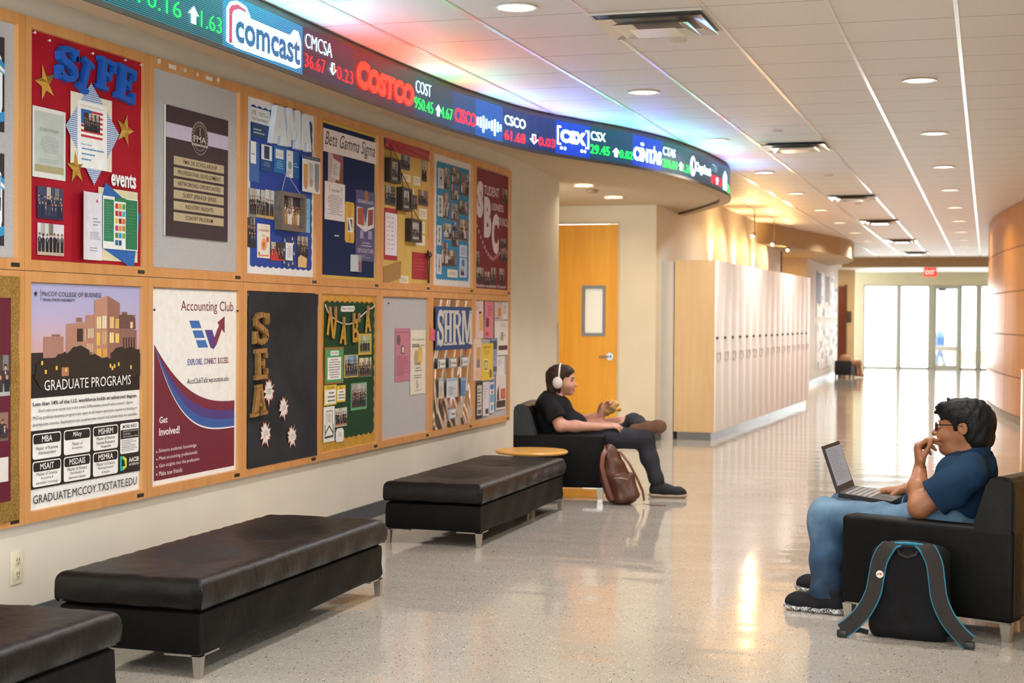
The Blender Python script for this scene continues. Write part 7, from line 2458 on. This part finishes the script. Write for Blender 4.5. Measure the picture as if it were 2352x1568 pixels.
# ---------------------------------------------------------------- person in headphones (x forward, y left, camera on the right)
pl_ = thing('person', 'person in black t-shirt and headphones sitting cross legged, holding a wrapped snack', 'person', LP_, LA)
B = Field((-.24, -.38, -.01), (1.0, .42, 1.04), .0052)
B.ell((.04, 0, .46), (.15, .15, .11), .05).ell((.07, 0, .53), (.105, .13, .09), .06).ell((-.01, 0, .67), (.115, .165, .115), .06)
B.cone((-.045, -.14, .715), (-.045, .14, .715), .055, .055, .05)
B.cone((-.055, 0, .71), (.0, 0, .83), .062, .056, .04)
B.ell((.035, 0, .915), (.100, .078, .092), .03, rot=(0, .16, 0))
B.ell((.078, 0, .855), (.062, .060, .070), .03)
B.ell((.092, 0, .812), (.036, .040, .036), .03)
B.ell((.112, 0, .790), (.020, .024, .017), .02)
B.cone((.128, 0, .894), (.146, 0, .856), .009, .011, .010)
B.ell((.149, 0, .849), (.012, .014, .010), .008)
for q in (-1, 1):
    B.ell((.100, q * .044, .848), (.030, .024, .026), .025)
    B.ell((.126, q * .031, .886), (.020, .020, .012), .012, 'sub')
    B.ell((.112, q * .031, .882), (.015, .015, .0145), .004)
    B.cone((.120, q * .012, .905), (.114, q * .048, .905), .009, .007, .012)
    B.ell((.02, q * .078, .875), (.022, .010, .030), .008)
B.ell((.131, 0, .823), (.014, .023, .007), .006)
B.ell((.128, 0, .811), (.014, .021, .008), .006)
B.ell((.146, 0, .817), (.012, .025, .002), .003, 'sub')
shn, eln, wrn = V3(-.03, -.195, .70), V3(.065, -.262, .548), V3(.365, -.195, .540)
B.chain([shn, eln, (eln * .62 + wrn * .38), wrn], [.054, .044, .042, .028], .03)
hand(B, wrn + V3(.004, .002, .002), V3(.93, .30, .10), V3(-.05, -.25, .95), V3(.15, .95, .2), curl=(.30, .38, .42, .48), thumb=(.5, .2), sc=1.05)
shf2, elf2, wrf2 = V3(-.03, .19, .70), V3(.075, .275, .525), V3(.318, .165, .606)
B.chain([shf2, elf2, (elf2 * .6 + wrf2 * .4), wrf2], [.054, .044, .041, .028], .03)
hand(B, wrf2 + V3(.003, -.003, .003), V3(.72, -.25, .62), V3(.15, .9, .1), V3(-.55, -.1, .75), curl=(.55, .6, .65, .7), thumb=(.35, .55), sc=1.05)
B.chain([V3(.08, -.10, .44), V3(.70, -.10, .45), V3(.79, -.10, .15), V3(.80, -.10, .08)], [.085, .058, .036, .034], .03)
B.chain([V3(.08, .10, .45), V3(.585, .215, .555), V3(.665, -.04, .535)], [.085, .058, .036], .03)
SK2 = skin('skin_fair', '#c08a74', '#cf9c86')
def pick_l(c):
    r = np.zeros(len(c), int)
    r[(c[:, 0] > .126) & (np.abs(c[:, 1]) < .023) & (c[:, 2] > .803) & (c[:, 2] < .829)] = 1
    r[(c[:, 0] > .106) & (np.abs(c[:, 1]) > .011) & (np.abs(c[:, 1]) < .05) & (c[:, 2] > .901) & (c[:, 2] < .913)] = 2
    for q in (-1, 1):
        dd = np.linalg.norm(c - np.array([.112, q * .031, .882]), axis=1)
        ey = (dd < .017) & (c[:, 0] > .117) & (np.abs(c[:, 2] - .880) < .005)
        r[ey] = 3
    return r
B.build('body', [SK2, cm('#b06a5c', .45), cm('#4a3226', .6), cm('#3a2a22', .3)], pl_, pick_l, smooth=1)
S = Field((-.24, -.36, .36), (.30, .36, .82), .0055)
S.ell((.03, 0, .50), (.175, .18, .13), .05).ell((.10, 0, .54), (.14, .165, .11), .06).ell((-.015, 0, .67), (.135, .182, .115), .06)
S.ell((-.10, 0, .62), (.07, .17, .15), .05)
S.cone((-.055, -.16, .715), (-.055, .16, .715), .068, .068, .05)
S.cone((-.06, 0, .72), (-.04, 0, .768), .078, .070, .03)
S.cone(shn, shn + (eln - shn) * .72, .072, .080, .03)
S.cone(shf2, shf2 + (elf2 - shf2) * .66, .072, .080, .03)
S.wrinkle(.004, [(24, 10, 50, 0, 1.2), (-40, 14, 36, 1, 1.4), (56, -10, 24, 2, 1.6)])
for a, b_, f_ in ((shn, eln, .72), (shf2, elf2, .66)):
    ax_ = unit(b_ - a)
    p0 = a + (b_ - a) * f_
    S.put(lambda X, Y, Z, p0=p0, ax_=ax_: np.maximum(-((X - p0[0]) * ax_[0] + (Y - p0[1]) * ax_[1] + (Z - p0[2]) * ax_[2]), np.sqrt((X - p0[0]) ** 2 + (Y - p0[1]) ** 2 + (Z - p0[2]) ** 2) - .105), p0 - .11, p0 + .11, .004, 'sub')
S.cone((-.036, 0, .772), (.0, 0, .86), .066, .078, .004, 'sub')
S.build('shirt', fabric('black_tshirt', '#161618', '#202023', 300, .9, .25, 7), pl_, smooth=1)
T = Field((-.14, -.30, .06), (.92, .36, .72), .0055)
T.ell((.03, 0, .43), (.17, .17, .10), .05)
kn, an = V3(.70, -.10, .445), V3(.79, -.10, .15)
T.chain([V3(.08, -.11, .44), V3(.40, -.11, .455), kn], [.112, .092, .076], .04)
T.chain([kn, (kn + an) / 2 + V3(-.008, 0, 0), an, an + V3(.006, 0, -.03)], [.074, .066, .054, .053], .03)
T.chain([V3(.08, .11, .430), V3(.34, .17, .468), V3(.585, .22, .545)], [.10, .086, .074], .04)
T.chain([V3(.585, .22, .545), V3(.625, .09, .548), V3(.655, -.03, .535)], [.076, .068, .056], .03)
T.wrinkle(.004, [(44, 10, 14, 0, 1.4), (16, 12, 48, 1, 1.2), (30, -24, 34, 2.2, 1.6)])
T.clip(lambda X, Y, Z: .105 - Z)
T.build('trousers', fabric('charcoal_trousers', '#2c2d33', '#3a3b42', 260, .9, .25, 6), pl_, smooth=1)
BROWNSOLE = cm('#6d4a36', .6, .12, 60)
sneaker(pl_, (.735, -.10, 0), (1.035, -.115, 0), .045, cm('#17171a', .7, .1, 60), cm('#a3917c', .6), .10, '#1a1a1c')
sneaker(pl_, (.575, -.115, .500), (.868, -.135, .560), .048, cm('#1c1b1e', .7, .1, 60), BROWNSOLE, .10, '#1a1a1c', roll=(.10, .98, .12))
H = Field((-.12, -.13, .76), (.18, .13, 1.04), .004)
H.ell((.022, 0, .932), (.108, .092, .082), .02)
H.ell((-.018, 0, .885), (.070, .088, .088), .03)
H.cone((-.030, -.05, .815), (-.030, .05, .815), .044, .044, .03)
for q in (-1, 1):
    H.cone((.02, q * .080, .88), (.03, q * .072, .80), .022, .012, .012)
H.ell((.085, 0, .962), (.055, .07, .032), .03, rot=(0, .35, 0))
H.cone((.03, .082, .93), (.025, .088, .84), .020, .014, .012)
H.cone((.03, -.082, .93), (.025, -.088, .84), .020, .014, .012)
H.ell((.158, 0, .888), (.066, .12, .068), .012, 'sub')
H.ell((.10, .095, .855), (.052, .05, .07), .010, 'sub')
H.ell((.10, -.095, .855), (.052, .05, .07), .010, 'sub')
H.wrinkle(.003, [(60, 120, 26, 0, 1.5), (40, -140, 40, 1, 1.2), (90, 60, 60, 2, 2)])
H.build('hair', hair_mat('brown_hair', '#1d130e', '#4a3226'), pl_, smooth=0)
hp = thing('headphones', 'white over ear headphones worn by the person in black', 'headphones', LP_, LA)
m_ = MB()
m_.tube([(.028, .100 * math.cos(a), .905 + .112 * math.sin(a)) for a in [PI * k / 24 for k in range(25)]], .0075, n=10)
m_.build('headband', cm('#dcd8d2', .5), hp)
for q in (-1, 1):
    Cp = Field((-.05, -.16, .80), (.10, .16, .96), .004)
    Cp.ell((.018, q * .105, .872), (.040, .022, .047), .004)
    Cp.clip(lambda X, Y, Z, q=q: .085 - q * Y)
    Cp.build('ear_cup', cm('#d6cfc4', .4), hp, smooth=1)
# wrapped snack
sn = thing('wrapped_snack', 'half eaten snack in crumpled brown paper held by the person in headphones', 'food', LP_, LA)
W = Field((.34, -.02, .56), (.54, .22, .76), .0035)
W.cone((.385, .115, .632), (.445, .10, .685), .026, .040, .01)
W.wrinkle(.006, [(120, 60, 90, 0, 2), (-90, 130, 70, 1, 2), (60, -80, 150, 2, 2)])
W.build('wrapper', cm('#b08a54', .6, .15, 60), sn, smooth=0)
W = Field((.34, -.02, .56), (.56, .22, .80), .0035)
W.ell((.452, .098, .698), (.036, .034, .030), .01).ell((.475, .09, .665), (.026, .026, .022), .01).ell((.425, .11, .715), (.022, .02, .016), .01)
W.wrinkle(.004, [(140, 90, 90, 0, 2), (-90, 150, 110, 1, 2)])
W.build('filling', cm('#d8a95c', .6, .2, 90), sn, smooth=0)

# far seated figure beside the small dark chair and a walker outdoors
fp = thing('person', 'distant seated person, tan legs stretched past the small dark chair', 'person', (1.0, 36.65, 0), math.radians(35))
B = Field((-.25, -.25, 0), (.55, .25, 1.0), .02)
B.ell((-.02, 0, .42), (.14, .16, .14), .05)
for q in (-1, 1):
    B.chain([V3(0, q * .08, .36), V3(.30, q * .09, .36), V3(.34, q * .09, .06), V3(.42, q * .09, .04)], [.075, .055, .04, .035], .03)
B.build('body', skin('skin_far', '#a37450', '#b3835c'), fp)
op = thing('person', 'distant walking person in blue outside the glass door', 'person', (2.90, 48.0, -.03), math.radians(200))
B = Field((-.4, -.3, 0), (.4, .3, 1.3), .02)
B.chain([V3(0, 0, .62), V3(0, 0, .98)], [.12, .13], .05)
B.ell((.02, 0, 1.2), (.07, .06, .085), .03)
B.cone((0, 0, 1.0), (.01, 0, 1.16), .05, .045, .03)
for q in (-1, 1):
    B.chain([V3(0, q * .06, .62), V3(.08 * q + .02, q * .06, .32), V3(.14 * q - .02, q * .06, .05), V3(.14 * q + .06, q * .06, .04)], [.075, .055, .04, .035], .03)
    B.chain([V3(0, q * .14, .98), V3(-.03 * q, q * .17, .78), V3(.05 - .02 * q, q * .15, .62)], [.05, .04, .03], .03)
B.build('body', [cm('#2f4f78', .8), cm('#a37450', .6), cm('#3a4a66', .8)], op, lambda c: np.where(c[:, 2] > 1.1, 1, np.where(c[:, 2] < .6, 2, 0)))

# ---------------------------------------------------------------- backpacks
bp = thing('backpack', 'black backpack with turquoise edged straps leaning on the right armchair', 'backpack', (3.692, 6.815, 0), math.radians(-8))
K = Field((-.22, -.16, -.01), (.24, .20, .46), .005)
K.box((0, 0, .20), (.165, .085, .205), .06, .02)
K.box((0, .02, .07), (.170, .10, .075), .05, .03)
K.ell((0, .0, .36), (.12, .075, .055), .04)
K.wrinkle(.004, [(30, 14, 40, 0, 1.4), (-24, 20, 36, 1, 1.2), (50, 10, 12, 2, 1.5)])
K.clip(lambda X, Y, Z: .004 - Z)
NYL = fabric('black_nylon', '#0b0b0d', '#131316', 420, .75, .3, 6)
K.build('body', NYL, bp)
TQM = cm('#17738c', .6, .08, 60)
STRAPM = fabric('grey_strap', '#2b2726', '#383332', 380, .85, .3)
for q in (-1, 1):
    path = [V3(q * .055, -.062, .412), V3(q * .085, -.092, .400), V3(q * .115, -.108, .345), V3(q * .128, -.118, .27), V3(q * .140, -.125, .20), V3(q * .175, -.135, .125), V3(q * .225, -.140, .065), V3(q * .268, -.142, .028)]
    dense = catmull(np.array(path), 5)
    wd = .062
    m_ = MB()
    sd = lambda f: (1, .1 * q, .55 * q * f)
    m_.ribbon([tuple(p) for p in dense], wd, .012, sd, None)
    st = m_.build('strap', STRAPM, bp)
    for e in (-1, 1):
        m_ = MB()
        P = []
        for i, p in enumerate(dense):
            a, b_ = dense[max(0, i - 1)], dense[min(len(dense) - 1, i + 1)]
            tn = unit(b_ - a)
            s0 = unit(np.array(sd(i / (len(dense) - 1))))
            x = unit(s0 - tn * np.dot(s0, tn))
            P.append(tuple(p + x * e * wd * .5))
        m_.tube(P, .0055, n=6)
        m_.build('piping', TQM, st)
    m_ = MB()
    m_.rbox(q * .268 - .022, q * .268 + .022, -.155, -.130, .002, .034, .006)
    m_.build('buckle', cm('#1a1a1c', .4), bp)
    m_ = MB()
    m_.ribbon([(q * .285, -.142, .012), (q * .24, -.12, .030), (q * .20, -.10, .030), (q * .168, -.08, .02)], .022, .004, (0, 0.3, 1), None)
    m_.build('webbing', cm('#1b1b1e', .8), bp)
m_ = MB()
m_.tube([(-.060 + .12 * k / 10, -.066 - .0 * k, .414 + .004 * math.sin(PI * k / 10)) for k in range(11)], .007, n=8)
m_.build('top_piping', TQM, bp)
m_ = MB()
m_.tube([(-.048, -.08, .405), (-.035, -.10, .375), (0, -.11, .362), (.035, -.10, .375), (.048, -.08, .405)], .006, n=8)
m_.build('grab_handle', cm('#1b1b1e', .8), bp)
m_ = MB()
m_.lathe([(0, .004), (.015, .003), (.0165, .0), (.015, -.002)], n=20)
bd = m_.build('button_badge', cm('#dcd8cc', .3), bp, (-.112, -.126, .285), (PI / 2, 0, 0))
m_ = MB()
V, F_, _ = glyphs('I', .02)
m_.add([(-.009 + v[0] * .004, -.003 + v[1] * .008, .0046) for v in V], F_, cm('#3a3430'))
m_.add([(.004 + .006 * math.sin(a) ** 3, .002 + .0004 * (13 * math.cos(a) - 5 * math.cos(2 * a) - 2 * math.cos(3 * a) - math.cos(4 * a)), .0046) for a in [2 * PI * k / 20 for k in range(20)]], [tuple(range(20))], cm('#c8302c'))
m_.build('badge_print', None, bd)

bb = thing('backpack', 'brown leather backpack slumped against the armchair of the headphones wearer', 'backpack', (1.44, 10.99, 0), math.radians(10))
BRN = leather('brown_leather', '#522a18', .42, .35)
K = Field((-.26, -.16, -.01), (.22, .18, .46), .005)
def tilt_pt(x, y, z):
    return (x - .30 * z, y, z)
for z, hw, hd in ((.05, .115, .085), (.11, .120, .088), (.17, .118, .085), (.23, .108, .080), (.29, .095, .070), (.345, .075, .055), (.385, .045, .04)):
    K.ell((.02 - .34 * z + .10 * max(0, z - .2), 0, z), (hw, hd, .06), .035)
K.box((.035, -.075, .13), (.085, .035, .10), .03, .02, rot=(0, -.30, 0))
K.wrinkle(.005, [(30, 14, 40, 0, 1.4), (-24, 30, 36, 1, 1.2), (50, 10, 22, 2, 1.5)])
K.clip(lambda X, Y, Z: .003 - Z)
K.build('body', BRN, bb)
RIM = leather('brown_strap', '#653420', .45, .2)
m_ = MB()
m_.ribbon([(-.11, -.02, .415), (-.135, -.085, .36), (-.14, -.10, .28), (-.115, -.105, .19), (-.085, -.11, .10), (-.06, -.105, .04)], .03, .006, (1, .2, .1), RIM)
m_.build('strap', None, bb)
m_ = MB()
m_.ribbon([(-.07, .02, .405), (-.01, .0, .385), (.06, -.02, .30), (.115, -.03, .20), (.16, -.03, .10), (.17, -.02, .03)], .03, .006, (.3, 1, .2), RIM)
m_.build('strap', None, bb)
m_ = MB()
m_.tube([(-.115, 0, .395), (-.13, 0, .43), (-.10, 0, .44), (-.075, 0, .405)], .008, n=8)
m_.build('grab_handle', RIM, bb)
m_ = MB()
m_.tube([(-.055, -.112, .20), (.0, -.122, .205), (.05, -.116, .195)], .004, n=6)
m_.build('zip', cm('#8a7a60', .3, .05, 20, .7), bb)
m_ = MB()
m_.ribbon([(.16, -.05, .012), (.22, -.07, .006), (.28, -.07, .005), (.33, -.06, .005)], .016, .003, (0, 1, 0), RIM)
m_.build('loose_strap', None, bb)
